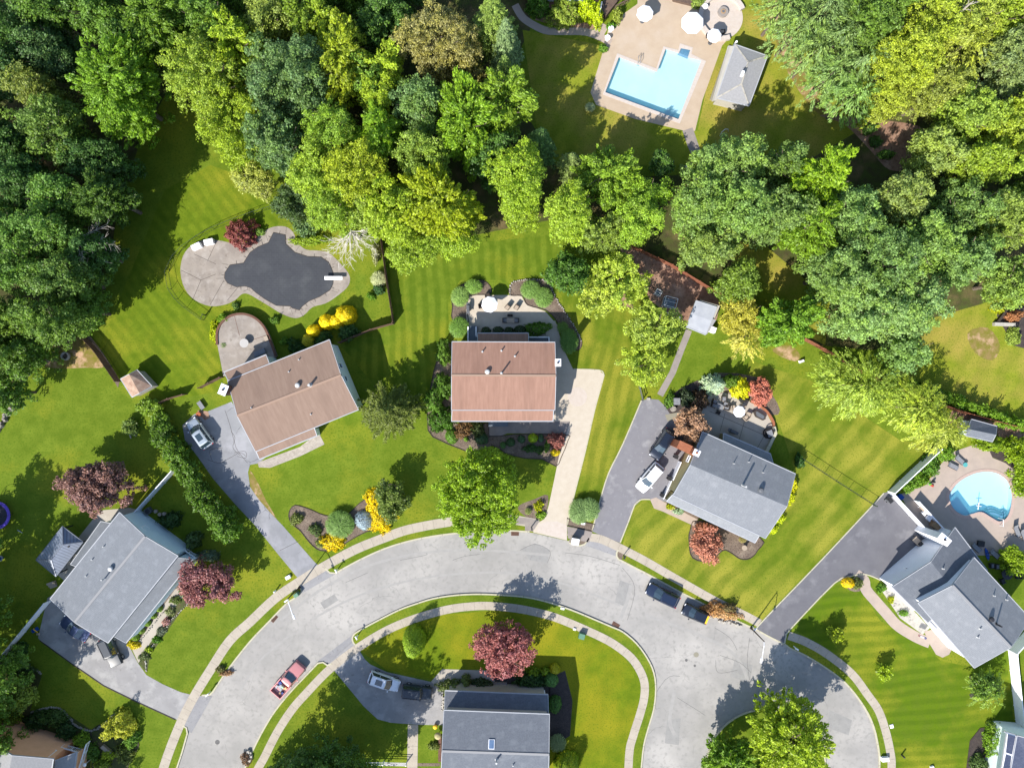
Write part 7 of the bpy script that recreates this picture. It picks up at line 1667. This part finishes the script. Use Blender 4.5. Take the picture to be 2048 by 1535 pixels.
table(1431, 70, .5, .03, 'round table under the smaller umbrella by the seating wall')
table(979, 609, .6, .02, 'round table under the umbrella of the middle house terrace')
table(1481, 824, .5, .02, 'round table under the small umbrella of the patio')
table(1931, 929, .32, .012, 'small round turquoise side table by the kidney pool', 'teal_plastic', .5)
def chair(px, py, ang, label, z=0.02, cush='cushion_beige', fr='wicker', group=None, s=1.0, name='patio_chair', cat='chair'):
    t = thing(name, P(px, py, z), label, cat, group, ang, world=False)
    MB().box((0, 0, .2 * s), (.62 * s, .6 * s, .16)).build('seat', fr, t, local=True)
    MB().box((.02, 0, .2 * s + .16), (.54 * s, .52 * s, .1)).build('cushion', cush, t, local=True)
    MB().box((-.31 * s, 0, .25 * s), (.1, .62 * s, .55 * s)).build('backrest', fr, t, local=True)
    for y in (-.3, .3): MB().box((0, y * s, .25 * s), (.6 * s, .08, .3 * s)).build('armrest', fr, t, local=True)
    m = MB()
    for x in (-.27, .27):
        for y in (-.27, .27): m.box((x * s, y * s, 0), (.05, .05, .22 * s))
    m.build('leg', fr, t, local=True)
def rel(dx, dy): return math.atan2(-dy, dx)
TC = 'chairs of the middle terrace'; HC = 'chairs of the grey house patio'
chair(1015, 615, rel(-.8, 1), 'cream cushioned terrace chair, left of the angled pair', group=TC); chair(1033, 615, rel(-.6, 1), 'cream cushioned terrace chair, right of the angled pair', group=TC)
chair(1010, 641, rel(1, 0), 'low terrace chair left of the rectangular table', group=TC, cush='cushion_grey'); chair(1033, 641, rel(-1, 0), 'low terrace chair right of the rectangular table', group=TC, cush='cushion_grey')
chair(962, 612, rel(1, -.2), 'dark terrace chair left of the umbrella', group=TC, cush='wicker'); chair(975, 593, rel(.2, 1), 'dark terrace chair behind the umbrella', group=TC, cush='wicker')
def boxtable(name, label, px, py, d, rz, z, top, leg, cat='table'):
    t = thing(name, P(px, py, z), label, cat, world=False, rz=rz)
    MB().box((0, 0, d[2] - .06), (d[0], d[1], .06)).build('table_top', top, t, local=True)
    for x in (-1, 1):
        for y in (-1, 1): MB().box((x * (d[0] / 2 - .06), y * (d[1] / 2 - .06), 0), (.07, .07, d[2] - .06)).build('leg', leg, t, local=True)
    return t
boxtable('fire_table', 'rectangular stone topped table on the shaded terrace', 1021, 641, (1.1, .62, .5), 0, .02, 'cushion_beige', 'wicker')
boxtable('bench', 'dark bench above the rectangular table on the terrace', 1020, 631, (.75, .35, .42), 0, .02, 'wicker_dark', 'wicker_dark', 'bench')
def grill(px, py, rz, label, z=.02, mat='vent_grey'):
    t = thing('gas_grill', P(px, py, z), label, 'grill', rz=rz, world=False)
    MB().box((0, 0, .1), (.75, .5, .65)).build('cabinet', 'black_metal', t, local=True)
    MB().loft([[(-.38, y, z1), (.38, y, z1)][::1] + [(.38, y * .6, z1 + .25), (-.38, y * .6, z1 + .25)] for y, z1 in ((.01, .76), (.26, .76))], cap=True).box((0, 0, .75), (.76, .52, .22), 0, 1, .6).build('lid', mat, t, local=True)
    for x in (-.58, .58): MB().box((x, 0, .72), (.38, .45, .04)).build('side_shelf', mat, t, local=True)
grill(937, 617, R(90), 'dark gas grill at the left side of the middle terrace')
grill(1463, 862, R(-25), 'steel gas grill behind the grey roofed house')
for i, (x, y, a) in enumerate(((1428, 802, rel(1, .5)), (1426, 810, rel(1, .4)), (1446, 797, rel(0, 1)), (1452, 815, rel(-1, -.3)), (1450, 808, rel(-1, -.4)), (1464, 815, rel(1, 0)), (1487, 809, rel(-.3, 1)), (1495, 829, rel(-1, -.4)), (1490, 835, rel(-.8, -1)))):
    chair(x, y, a, ['wicker chair at the left end of the patio near the spruce', 'wicker chair just below the leftmost one', 'wicker chair at the head of the low table', 'wicker chair right of the low table, lower', 'wicker chair right of the low table, upper', 'beige chair left of the small umbrella', 'white chair behind the small umbrella', 'chair right of the small umbrella', 'chair below right of the small umbrella'][i], group=HC, cush='cushion_beige' if i > 4 else 'cushion_grey', fr='wicker' if i < 5 else 'cushion_beige')
boxtable('coffee_table', 'grey wicker low table among the wicker chairs', 1438, 812, (1.1, .7, .4), R(-25), .02, 'cushion_grey', 'wicker')
boxtable('side_table', 'small black square table in the patio shade', 1435, 824, (.6, .55, .45), R(-25), .02, 'wicker_dark', 'black_metal')
t = thing('spa_cover', P(1517, 829), 'long dark hexagonal fire table on the sunny patio', 'fire table')
MB().prism(W([(1505, 822), (1510, 819), (1529, 830), (1529, 837), (1524, 840), (1510, 833)]), .014, .5).build('body', 'wicker', t); MB().prism(W([(1509, 823), (1512, 822), (1526, 831), (1526, 835), (1523, 837), (1511, 831)]), .5, .53).build('lid', 'vent_grey', t)
t = thing('daybed', P(1536, 866), 'round dark wicker daybed with a grey cushion by the patio wall', 'daybed', world=False)
MB().cyl((0, 0, 0), (0, 0, .4), .75, n=16).build('base', 'wicker_dark', t, local=True); MB().box((.12, 0, .4), (.75, .9, .16), R(20)).build('cushion', 'cushion_grey', t, local=True)
m = MB(); m.tube([(.75 * math.cos(a / 8 * 3.6 + .3), .75 * math.sin(a / 8 * 3.6 + .3), .7) for a in range(9)], .08, 6); m.build('backrest', 'wicker_dark', t, local=True)
tag(MB().strip(W([(1546, 852), (1549, 866), (1530, 902)]), .35, 0, .55).build('garden_wall', 'kerb_concrete', org=P(1546, 870)), 'low cream wall closing the right side of the patio', 'wall')
tag(MB().strip(W(smooth_path([(1500, 802), (1528, 818), (1544, 840), (1546, 852)], 4)), .25, 0, .45).build('garden_wall', 'brick_orange', org=P(1530, 820)), 'curved orange brick wall round the sunny patio corner', 'wall')
# loungers at the kidney pool
def lounger(px, py, ang, label, z=.012, fab='cushion_grey', fr='black_metal'):
    t = thing('sun_lounger', P(px, py, z), label, 'sun lounger', 'sun loungers by the kidney pool', ang, world=False)
    MB().box((.35, 0, .28), (1.25, .6, .07)).build('seat', fab, t, local=True)
    m = MB(); m.add([(-.28, -.3, .3), (-.28, .3, .3), (-.8, .3, .75), (-.8, -.3, .75), (-.28, -.3, .36), (-.28, .3, .36), (-.78, .3, .81), (-.78, -.3, .81)], [(0, 1, 2, 3), (7, 6, 5, 4), (0, 4, 5, 1), (1, 5, 6, 2), (2, 6, 7, 3), (3, 7, 4, 0)]); m.build('backrest', fab, t, local=True)
    for y in (-.33, .33): MB().tube([(-.8, y, .75), (-.3, y, .32), (.95, y, .3)], .035, 5).build('side_rail', fr, t, local=True)
    for x in (-.3, .85):
        for y in (-.3, .3): MB().cyl((x, y, 0), (x, y, .3), .025, n=5).build('leg', fr, t, local=True)
lounger(1915, 917, rel(1, .9), 'upper sun lounger left of the kidney pool'); lounger(1901, 930, rel(1, .5), 'lower sun lounger left of the kidney pool')
lounger(1948, 1092, rel(1, .9), 'sun lounger in the house shade, upper left of the shaded group'); lounger(1984, 1104, rel(1, .9), 'pale sun lounger at the corner of the shaded terrace')
t = thing('kayak', P(1973, 1107), 'blue plastic kayak shaped float lying in the terrace shade', 'float', world=False, rz=R(-75))
MB().loft([[(x, w_ * math.cos(a), .02 + w_ * .6 * (1 + math.sin(a))) for a in [i * math.pi / 4 for i in range(8)]] for x, w_ in ((-.9, .03), (-.6, .2), (0, .28), (.6, .2), (.9, .03))]).build('hull', 'blue_plastic', t, local=True); MB().box((0, 0, .28), (.5, .28, .04)).build('seat', 'black_trim', t, local=True)
tag(MB().box(P(1960, 1086), (.95, .8, .35), R(-8)).build('storage_box', 'black_trim', org=P(1960, 1086), bevel=.05), 'dark storage box in the terrace shade of the right house', 'storage box')
table(2015, 1148, .75, .012, 'black round covered table behind the right house', 'black_metal', .75)
for i, (x, y, a) in enumerate(((1980, 1129, 0), (1990, 1131, 0), (2002, 1160, rel(1, -.4)), (2032, 1150, rel(-1, .1)), (2017, 1132, rel(0, 1)))):
    chair(x, y, a, ['grey box chair by the back wall, left of two', 'grey box chair by the back wall, right of two', 'black chair left of the covered table', 'black chair right of the covered table', 'black chair above the covered table'][i], .012, 'cushion_grey' if i < 2 else 'black_trim', 'black_metal', 'chairs behind the right house')
for i, (x, y) in enumerate(((1846, 1024), (1854, 1034))): chair(x, y, rel(1, 1 - 2 * i), ['white chair in the fenced nook, upper', 'white chair in the fenced nook, lower'][i], .012, 'canvas_white', 'trim_white', 'white chairs in the fenced nook')
boxtable('glass_table', 'cream patio table in the fenced nook above the drive', 1842, 1014, (1.0, .7, .7), R(-45), .012, 'cushion_beige', 'trim_white')
tag(MB().box(P(1868, 1050), (1.5, .75, .85), R(-32)).build('grill_island', 'cardboard', org=P(1868, 1050), bevel=.03), 'tan outdoor kitchen counter at the end of the nook', 'counter')
tag(MB().box(P(1798, 992), (.7, .6, .7), R(-45)).build('storage_bin', 'blue_plastic', org=P(1798, 992), bevel=.05), 'bright blue bin inside the white fence corner', 'bin')
t = thing('pool_toy', P(1863, 970), 'red and green ride on pool toy on the terrace', 'toy', world=False)
MB().box((0, 0, 0), (.6, .28, .2), R(-30), .8, .8).build('body', 'toy_red', t, local=True); MB().cyl((-.25, .2, 0), (-.25, .2, .3), .22, .12, 10).build('front', 'toy_green', t, local=True); MB().cyl((.15, .55, 0), (.15, .55, .5), .2, .16, 10).build('ring', 'black_trim', t, local=True)
for i, (x, y) in enumerate(((2030, 1058), (2044, 1066))): lounger(x, y, rel(.4, 1), ['covered lounger at the right edge of the terrace, left one', 'covered lounger at the right edge of the terrace, right one'][i])
# odds and ends
def lamp(px, py, ax, ay, label):
    c = P(px, py, 0); t = thing('street_lamp', c, label, 'street lamp', 'street lamps', world=False)
    MB().cyl((0, 0, 0), (0, 0, 5.3), .11, .06, 10).cyl((0, 0, 0), (0, 0, .35), .2, .16, 10).build('pole', 'edging', t, local=True)
    e = Vector((ax, -ay, 0)).normalized(); a = [(0, 0, 5.2), tuple(e * .5 + Vector((0, 0, 5.45))), tuple(e * 2.2 + Vector((0, 0, 5.6)))]
    MB().tube(a, .05, 6).build('arm', 'trim_white', t, local=True); p = e * 2.5 + Vector((0, 0, 5.58)); MB().box(p - Vector((0, 0, .12)), (.65, .28, .14), math.atan2(e.y, e.x), .8, .7).build('lamp_head', 'trim_white', t, local=True)
lamp(599, 1174, 14, 38, 'street lamp with a white arm over the road at the left drive'); lamp(1502, 1255, -7, 36, 'street lamp with a white arm over the turning circle by the new drive')
def mailbox(px, py, ang, label, col='trim_white', z=0.0):
    t = thing('mailbox', P(px, py, z), label, 'mailbox', 'kerbside mailboxes', ang, world=False)
    MB().box((0, 0, 0), (.11, .11, 1.05)).build('post', 'edging' if col != 'trim_white' else 'trim_white', t, local=True)
    b = MB().loft([[(x, .11 * math.cos(a), 1.05 + (.1 + .11 * math.sin(a) if a <= math.pi else 0)) for a in [math.pi * k / 6 for k in range(7)]] + [] for x in (-.26, .26)]).build('box', col, t, local=True); MB().box((.1, -.13, 1.12), (.04, .02, .18)).build('flag', 'tail_red', t, local=True)
mailbox(676, 1137, R(-60), 'white mailbox at the bump of kerb right of the left lamp'); mailbox(577, 1196, R(35), 'mailbox on the small pad beside the left lamp')
mailbox(1063, 1053, R(-80), 'dark mailbox left of the street end of the cream drive', 'black_metal'); mailbox(1247, 1110, R(60), 'dark mailbox in the small bed right of the wide asphalt drive', 'black_metal')
mailbox(716, 1269, R(-60), 'white mailbox on the inner kerb tip by the bottom drive'); mailbox(421, 1382, R(40), 'white mailbox on the kerb tip of the lower left drive')
mailbox(1587, 1291, R(-30), 'white mailbox right of the new asphalt drive'); mailbox(1505, 1252, R(40), 'small mailbox at the right lamp post')
t = thing('mailbox', P(1149, 1079, .04), 'brick mailbox pillar on the small street island right of the cream drive', 'mailbox', 'kerbside mailboxes', R(-10), world=False)
MB().box((0, 0, 0), (.9, .75, 1.2)).build('pillar', 'stone_white', t, local=True); MB().box((0, 0, 1.2), (1.05, .9, .08)).build('cap', 'trim_white', t, local=True); MB().box((0, -.4, .85), (.3, .1, .25)).build('door', 'black_metal', t, local=True)
def gbox(px, py, d, rz, label, mat, name='utility_box'): q = P(px, py); tag(MB().box(q, d, rz, .96, .96).build(name, mat, org=q, bevel=.03), label, 'utility box')
mk('utility_green', C(120, 170, 140), None, rough=0.5)
gbox(1163, 1269, (.85, .8, .7), R(-15), 'green transformer box on the round front lawn', 'utility_green'); gbox(1149, 1257, (.4, .3, .2), R(-15), 'small white ground box beside the green transformer', 'trim_white')
gbox(1125, 1216, (.55, .3, .12), R(-10), 'flat white box on the inner verge', 'trim_white'); gbox(577, 1153, (.75, .5, .35), R(30), 'white utility box on the lawn above the left lamp', 'trim_white')
gbox(595, 1187, (.7, .55, .8), R(35), 'green white utility cabinet on the kerb tip at the left lamp', 'utility_green'); gbox(1166, 1046, (.6, .3, .25), R(-5), 'small white box below the twin grass clumps', 'trim_white')
gbox(1783, 1451, (.5, .55, .12), R(15), 'flat white box beside the right sidewalk', 'trim_white'); gbox(1768, 1515, (1.0, .6, .5), R(5), 'white box on the verge near the bottom edge', 'trim_white'); gbox(1863, 1533, (.5, .5, .3), R(15), 'white box on the lawn at the bottom edge', 'trim_white')
q = P(1803, 1508); tag(MB().cyl(q, (q.x, q.y, .75), .12, n=8).dome((q.x, q.y, .75), .13, .15).build('marker_post', 'black_metal', org=q), 'black capped marker post on the right lawn', 'post')
q = P(552, 1180); tag(MB().cyl(q, (q.x, q.y, .8), .1, n=8).dome((q.x, q.y, .8), .13, .12).build('marker_post', 'trim_white', org=q), 'white marker post left of the left street lamp', 'post')
for (x, y, rz, lb) in ((548, 1237, R(50), 'rusty storm drain grate at the left kerb'), (1030, 1067, 0, 'rusty storm drain grate left of the cream drive'), (1232, 1249, R(-30), 'rusty storm drain grate at the inner kerb of the turn')):
    q = P(x, y); q.z = -.128; t = thing('storm_drain', q, lb, 'storm drain', 'storm drains', rz, world=False)
    MB().box((0, 0, 0), (1.1, .55, .015)).build('frame', 'brick_brown', t, local=True); m = MB()
    for k in range(9): m.box((-.44 + k * .11, 0, .015), (.035, .45, .012))
    m.build('grate', 'edging', t, local=True)
# small garden things
q = P(133, 712); t = thing('ring_planter', q, 'white stone ring planter on the bare ground under the left wood', 'planter', world=False)
MB().strip([(.5 * math.cos(i * math.pi / 8), .5 * math.sin(i * math.pi / 8)) for i in range(16)], .16, 0, .45, close=True).build('ring', 'stone_white', t, local=True); MB().cyl((0, 0, 0), (0, 0, .15), .42, n=16).build('soil', 'mulch', t, local=True)
# trampoline
q = P(-8, 1030, .9); q.z = 0; t = thing('trampoline', q, 'purple rimmed trampoline cut by the left edge', 'trampoline', world=False)
mk('tramp_purple', C(120, 90, 230), C(150, 120, 240), 2); mk('tramp_mat', C(60, 62, 74), None)
cr = [(1.75 * math.cos(i * math.pi / 14), 1.75 * math.sin(i * math.pi / 14)) for i in range(28)]
MB().strip(cr, .42, .82, .9, close=True).build('pad', 'tramp_purple', t, local=True); MB().cyl((0, 0, .84), (0, 0, .86), 1.56, n=28).build('mat', 'tramp_mat', t, local=True)
for i in range(6): a = i * math.pi / 3; MB().cyl((1.75 * math.cos(a), 1.75 * math.sin(a), 0), (1.75 * math.cos(a), 1.75 * math.sin(a), 2.6), .035, n=6).build('net_pole', 'black_metal', t, local=True)
m = MB().tube([(1.75 * math.cos(i * math.pi / 14), 1.75 * math.sin(i * math.pi / 14), 2.6) for i in range(29)], .02, 4); m.build('net_ring', 'black_metal', t, local=True)
q = P(4, 1115); t = thing('ring_toy', q, 'small white ring toy on the left lawn', 'toy', world=False); MB().strip([(.28 * math.cos(i * math.pi / 7), .34 * math.sin(i * math.pi / 7)) for i in range(14)], .1, .25, .4, close=True).build('ring', 'junk_white', t, local=True); MB().cyl((0, 0, 0), (0, 0, .3), .22, n=12).build('hub', 'blue_plastic', t, local=True)
q = P(40, 1062); tag(MB().box(q, (.8, .09, .06), R(-30)).build('garden_stake', 'junk_white', org=q), 'pale stick lying on the shaded left lawn', 'stick')
# bins and beds by the drives
def bin_(px, py, label, mat, rz=0, s=1.0):
    t = thing('rubbish_bin', P(px, py, .02), label, 'bin', 'rubbish bins', rz, world=False)
    MB().box((0, 0, 0), (.5 * s, .55 * s, .95), 0, 1.12, 1.12).build('body', mat, t, local=True); MB().box((0, 0, .95), (.62 * s, .68 * s, .07)).build('lid', 'black_trim' if mat != 'cushion_grey' else mat, t, local=True)
    for y in (-.22, .22): MB().cyl((-.3 * s, y * s, .1), (-.3 * s, y * s + .05, .1), .1, n=8).build('wheel', 'tyre', t, local=True)
bin_(1774, 998, 'grey bin in the upper corner of the new drive', 'vent_grey', R(40)); bin_(1350, 912, 'dark round bin against the yellow garage wall', 'black_metal', R(-20), .8)
bin_(1337, 955, 'black bin between the two white garage doors', 'black_metal', R(-20), .8); bin_(1323, 989, 'black bin left of the lower garage door', 'black_metal', R(-20), .7)
gbox(1351, 802, (.85, 1.0, 1.2), 0, 'grey storage cabinet at the top of the wide asphalt drive', 'cushion_grey', 'storage_cabinet')
q = P(1346, 817); tag(MB().cyl(q, (q.x, q.y, .5), .42, .36, 14).cyl((q.x, q.y, .5), (q.x, q.y, .52), .2, n=10).build('garden_pot', 'stone', org=q), 'round grey hose pot below the storage cabinet', 'pot')
boxtable('utility_cart', 'open crate cart beside the wall of the right house', 1829, 1080, (1.3, .8, .8), R(-45), .02, 'cushion_beige', 'edging', 'cart'); gbox(1836, 1086, (.9, .6, 1.0), R(-45), 'dark bin behind the crate cart at the right house', 'black_metal', 'rubbish_bin')
boxtable('garden_bench', 'grey slatted bench at the top of the cracked drive', 404, 810, (1.2, .6, .45), R(-55), .0, 'cushion_grey', 'vent_grey', 'bench')
q = P(399, 828); tag(MB().cyl(q, (q.x, q.y, .4), .26, .34, 14).cyl((q.x, q.y, .4), (q.x, q.y, .41), .3, n=12).build('flower_pot', 'terracotta', org=q), 'orange terracotta pot behind the silver car', 'pot')
area('path', [(395, 820), (416, 822), (420, 835), (410, 840), (398, 828)], 0.02, 'mulch_red')
q = P(373, 852); tag(MB().dome((q.x, q.y, 0), .5, .3, 10, 4).build('boulder', 'stone_white', org=q), 'pale rock heap beside the hood of the silver car', 'rocks')
# child ride at the lower left fence
t = thing('toy_digger', P(72, 1258), 'blue and yellow ride on digger by the long white fence', 'toy', world=False)
MB().box((0, 0, 0), (.8, .55, .5), R(30), .8, .8).build('body', 'blue_plastic', t, local=True); MB().tube([(0, .3, .5), (.25, .25, .8), (.4, -.3, .3)], .06, 6).build('arm', 'car_yellow', t, local=True); MB().box((.35, -.6, 0), (.4, .3, .25), 0, .8, .8).build('bucket', 'cushion_beige', t, local=True)
q = P(300, 1020); t = thing('air_conditioner', q, 'square grey air conditioner beside the lower left house', 'air conditioner', rz=R(35), world=False)
MB().box((0, 0, 0), (.8, .8, .75)).build('casing', 'vent_grey', t, local=True); MB().cyl((0, 0, .75), (0, 0, .77), .33, n=18).build('fan_grille', 'black_metal', t, local=True)
for i, (x, y) in enumerate(((314, 1021), (322, 1027), (331, 1026))): q = P(x, y); tag(MB().cyl(q, (q.x, q.y, .45), .2, .26, 12).build('flower_pot', 'cushion_beige', org=q), ['pale pot nearest the air conditioner', 'pale pot second from the air conditioner', 'pale pot farthest from the air conditioner'][i], 'pot', 'pots beside the air conditioner')
t = thing('wooden_steps', P(107, 1168), 'small weathered wooden steps behind the lower left house', 'steps', rz=R(20), world=False)
for k in range(3): MB().box((0, -.28 + k * .3, 0), (1.0, .28, .22 + k * .2)).build('tread', 'cushion_beige', t, local=True)
q = P(183, 1516); tag(MB().cyl(q, (q.x, q.y, 1.6), .05, n=8).dome((q.x, q.y, 1.6), .26, .2).build('garden_lamp', 'trim_white', org=q), 'round white globe garden lamp in the corner garden', 'lamp')
q = P(215, 1496); tag(MB().box(q, (1.6, .5, .45), R(-40)).build('wooden_bench', 'cushion_beige', org=q), 'grey plank bench in the corner garden', 'bench')
# wire frames behind the shed
def wframe(px, py, d, rz, label):
    t = thing('wire_frame', P(px, py), label, 'garden frame', 'wire frames by the shed', rz, world=False); m = MB(); x, y, z = d[0] / 2, d[1] / 2, d[2]
    for a in ((-x, -y), (x, -y), (x, y), (-x, y)): m.cyl((a[0], a[1], 0), (a[0], a[1], z), .03, n=5)
    for zz in (.1, z): m.tube([(-x, -y, zz), (x, -y, zz), (x, y, zz), (-x, y, zz), (-x, -y, zz)], .03, 5)
    m.cyl((-x, 0, z), (x, 0, z), .02, n=4); m.build('frame', 'trim_white', t, local=True); MB().box((0, 0, .02), (d[0] - .1, d[1] - .1, .45)).build('planter_box', 'deck_slate', t, local=True)
wframe(1337, 606, (1.7, 1.3, 1.6), R(-15), 'large white wire frame box beside the pale shed'); wframe(1315, 586, (.8, .7, .9), R(-30), 'small white wire frame under the locust tree'); wframe(1322, 632, (1.2, 1.0, 1.5), R(-20), 'lower white wire frame partly under the locust tree')
gbox(1356, 656 - 20, (.0 + .4, .4, .5), 0, 'white bucket left of the pale shed', 'trim_white', 'bucket'); gbox(1423, 660, (.8, .8, 1.0), R(-20), 'white box at the lower right corner of the pale shed', 'trim_white', 'storage_box')
gbox(1425, 626, (.45, .45, .7), 0, 'dark pot on the right rim of the pale shed', 'black_metal', 'rubbish_bin') if False else None
q = P(1254, 489); tag(MB().box(q, (1.6, .25, .1), R(55)).build('plank', 'cushion_beige', org=q), 'pale plank at the upper end of the brown fence', 'plank')
q = P(1301, 575); t = thing('swing_seat', q, 'black curved swing bar lying on the bark play area', 'play bar', world=False); MB().tube([(-.5, 0, .1), (-.2, .1, .25), (.2, -.1, .25), (.5, -.05, .1)], .05, 6).build('bar', 'black_metal', t, local=True)
for i, (x, y, w_, r_) in enumerate(((1905, 835, 1.6, 55), (1912, 838, 1.4, 55), (1920, 834, .7, 50))): q = P(x, y); tag(MB().box(q, (w_, .3, .25), R(r_)).build('timber', 'wood_fence', org=q), ['left timber baulk beside the blue grey shed', 'middle timber baulk beside the blue grey shed', 'short timber baulk at the door of the blue grey shed'][i], 'timber', 'timbers by the blue grey shed')
# terrace bits at the top pool
for i, (x, y, lb) in enumerate(((1221, 62, 'white stone urn at the left rim of the pool deck, upper'), (1214, 80, 'white stone urn at the left rim of the pool deck, lower'), (1408, 18, 'white side table at the start of the seating wall'))):
    q = P(x, y); tag(MB().cyl(q, (q.x, q.y, .25), .25, .18, 10).cyl((q.x, q.y, .25), (q.x, q.y, .7), .2, .4, 12).build('stone_urn', 'trim_white', org=q), lb, 'urn')
chair(1421, 84, rel(.3, -1), 'dark iron chair below the smaller deck umbrella', .014, 'wicker', 'wicker', 'iron chairs at the deck umbrella', .8); chair(1415, 74, rel(1, 0), 'dark iron chair left of the smaller deck umbrella', .014, 'wicker', 'wicker', 'iron chairs at the deck umbrella', .8); chair(1444, 66, rel(-1, 0), 'iron chair right of the smaller deck umbrella', .03, 'cushion_beige', 'wicker', 'iron chairs at the deck umbrella', .8)
# arches in the shaded lower garden of the top pool
for i, (x, y, lb) in enumerate(((1378, 332, 'white stone steps where the garden path enters the trees'), (1390, 350, 'lower white stone steps under the oak'))):
    t = thing('garden_steps', P(x, y), lb, 'steps', 'stone steps below the top pool', R(20 + 40 * i), world=False)
    for k in range(3): MB().box((0, -k * .4, 0), (1.2, .35, .3 - k * .08)).build('tread', 'stone_white', t, local=True)
# flag and welcome bits on the porch of the right house
t = thing('door_flag', P(1838, 1268), 'red white and blue flag by the porch walk of the right house', 'flag', rz=R(-20), world=False)
mk('flag_red', C(200, 60, 70), None); mk('flag_blue', C(50, 60, 140), None); mk('flag_white', C(230, 225, 230), None)
MB().cyl((0, 0, 0), (0, 0, 1.5), .02, n=5).build('pole', 'trim_white', t, local=True); m = MB(); 
for k in range(4): (MB().box((-.35, 0, .95 + k * .12), (.65, .25 + .0 * k, .06))).build('stripe', 'flag_red' if k % 2 == 0 else 'flag_white', t, local=True)
MB().box((.12, 0, .95), (.28, .26, .45)).build('canton', 'flag_blue', t, local=True)
q = P(1283, 798); tag(MB().box(P(1297, 797), (.5, .35, .25), 0, .8, .8).build('boulder', 'stone_white', org=q), 'white rock at the top corner of the wide asphalt drive', 'rocks')
q = P(1510, 1095); tag(MB().cyl(P(1489, 1095), P(1489, 1095, .7), .3, .2, 12).cyl(P(1489, 1095, .7), P(1489, 1095, .78), .36, n=14).build('bird_bath', 'cushion_beige', org=P(1489, 1095)), 'pale bird bath in the curved front bed', 'bird bath')
q = P(1602, 705); tag(MB().box(P(1602, 722), (.7, .4, .5), R(20), .7, .7).build('patio_stool', 'trim_white', org=q), 'white seat at the end of the bare soil patch', 'seat')
q = P(1468, 250); t = thing('garden_arch', P(1448, 268), 'white curved garden hoop in the tree shade below the pool house', 'hoop', world=False); MB().tube([(-.6, -.3, 0), (-.55, 0, .7), (-.1, .35, 1.0), (.4, .4, .7), (.6, .35, 0)], .035, 6).build('hoop', 'trim_white', t, local=True)
# front planters of the bottom house
q = P(871, 1450); t = thing('planter', q, 'orange flower planter at the corner of the bottom middle house', 'planter', world=False)
MB().cyl((0, 0, 0), (0, 0, .4), .22, .3, 12).build('pot', 'terracotta', t, local=True); MB().dome((0, 0, .4), .34, .25, 10, 4).build('blooms', 'car_yellow', t, local=True)
q = P(877, 1465); tag(MB().cyl(q, (q.x, q.y, 1.0), .05, n=6).dome((q.x, q.y, .8), .5, .4, 16, 5).build('garden_ornament', 'toy_yellow' if False else 'siding_yellow', org=q), 'round pale yellow ornament beside the bottom middle house', 'ornament')
q = P(880, 1495); tag(MB().box(q, (.45, 3.6, .25), 0).build('timber_edging', 'brick_brown', org=q), 'long brown timber edging along the left wall of the bottom middle house', 'edging')
# cover seams of the trampoline lawn / low log edge on the left lawn
q = P(265, 862); tag(MB().cyl(P(252, 848, .12), P(262, 876, .12), .09, n=7).cyl(P(262, 846, .12), P(272, 872, .12), .09, n=7).build('log_edge', 'bark_pale', org=q), 'two old logs on the left lawn by the hedge', 'logs')
q = P(517, 700); t = thing('patio_sofa', P(521, 705, .9), 'blue grey sofa against the house on the half round terrace', 'sofa', rz=R(22), world=False)
MB().box((0, 0, 0), (1.6, .7, .4)).build('seat', 'cushion_grey', t, local=True); MB().box((0, -.32, .4), (1.6, .14, .4)).build('backrest', 'glass_sky' if False else 'deck_slate', t, local=True)
q = P(534, 676, .9); tag(MB().box((q.x, q.y, .9), (.7, .7, .15), R(20)).build('door_mat', 'cushion_beige', org=q), 'cream stone square at the right rim of the half round terrace', 'slab')
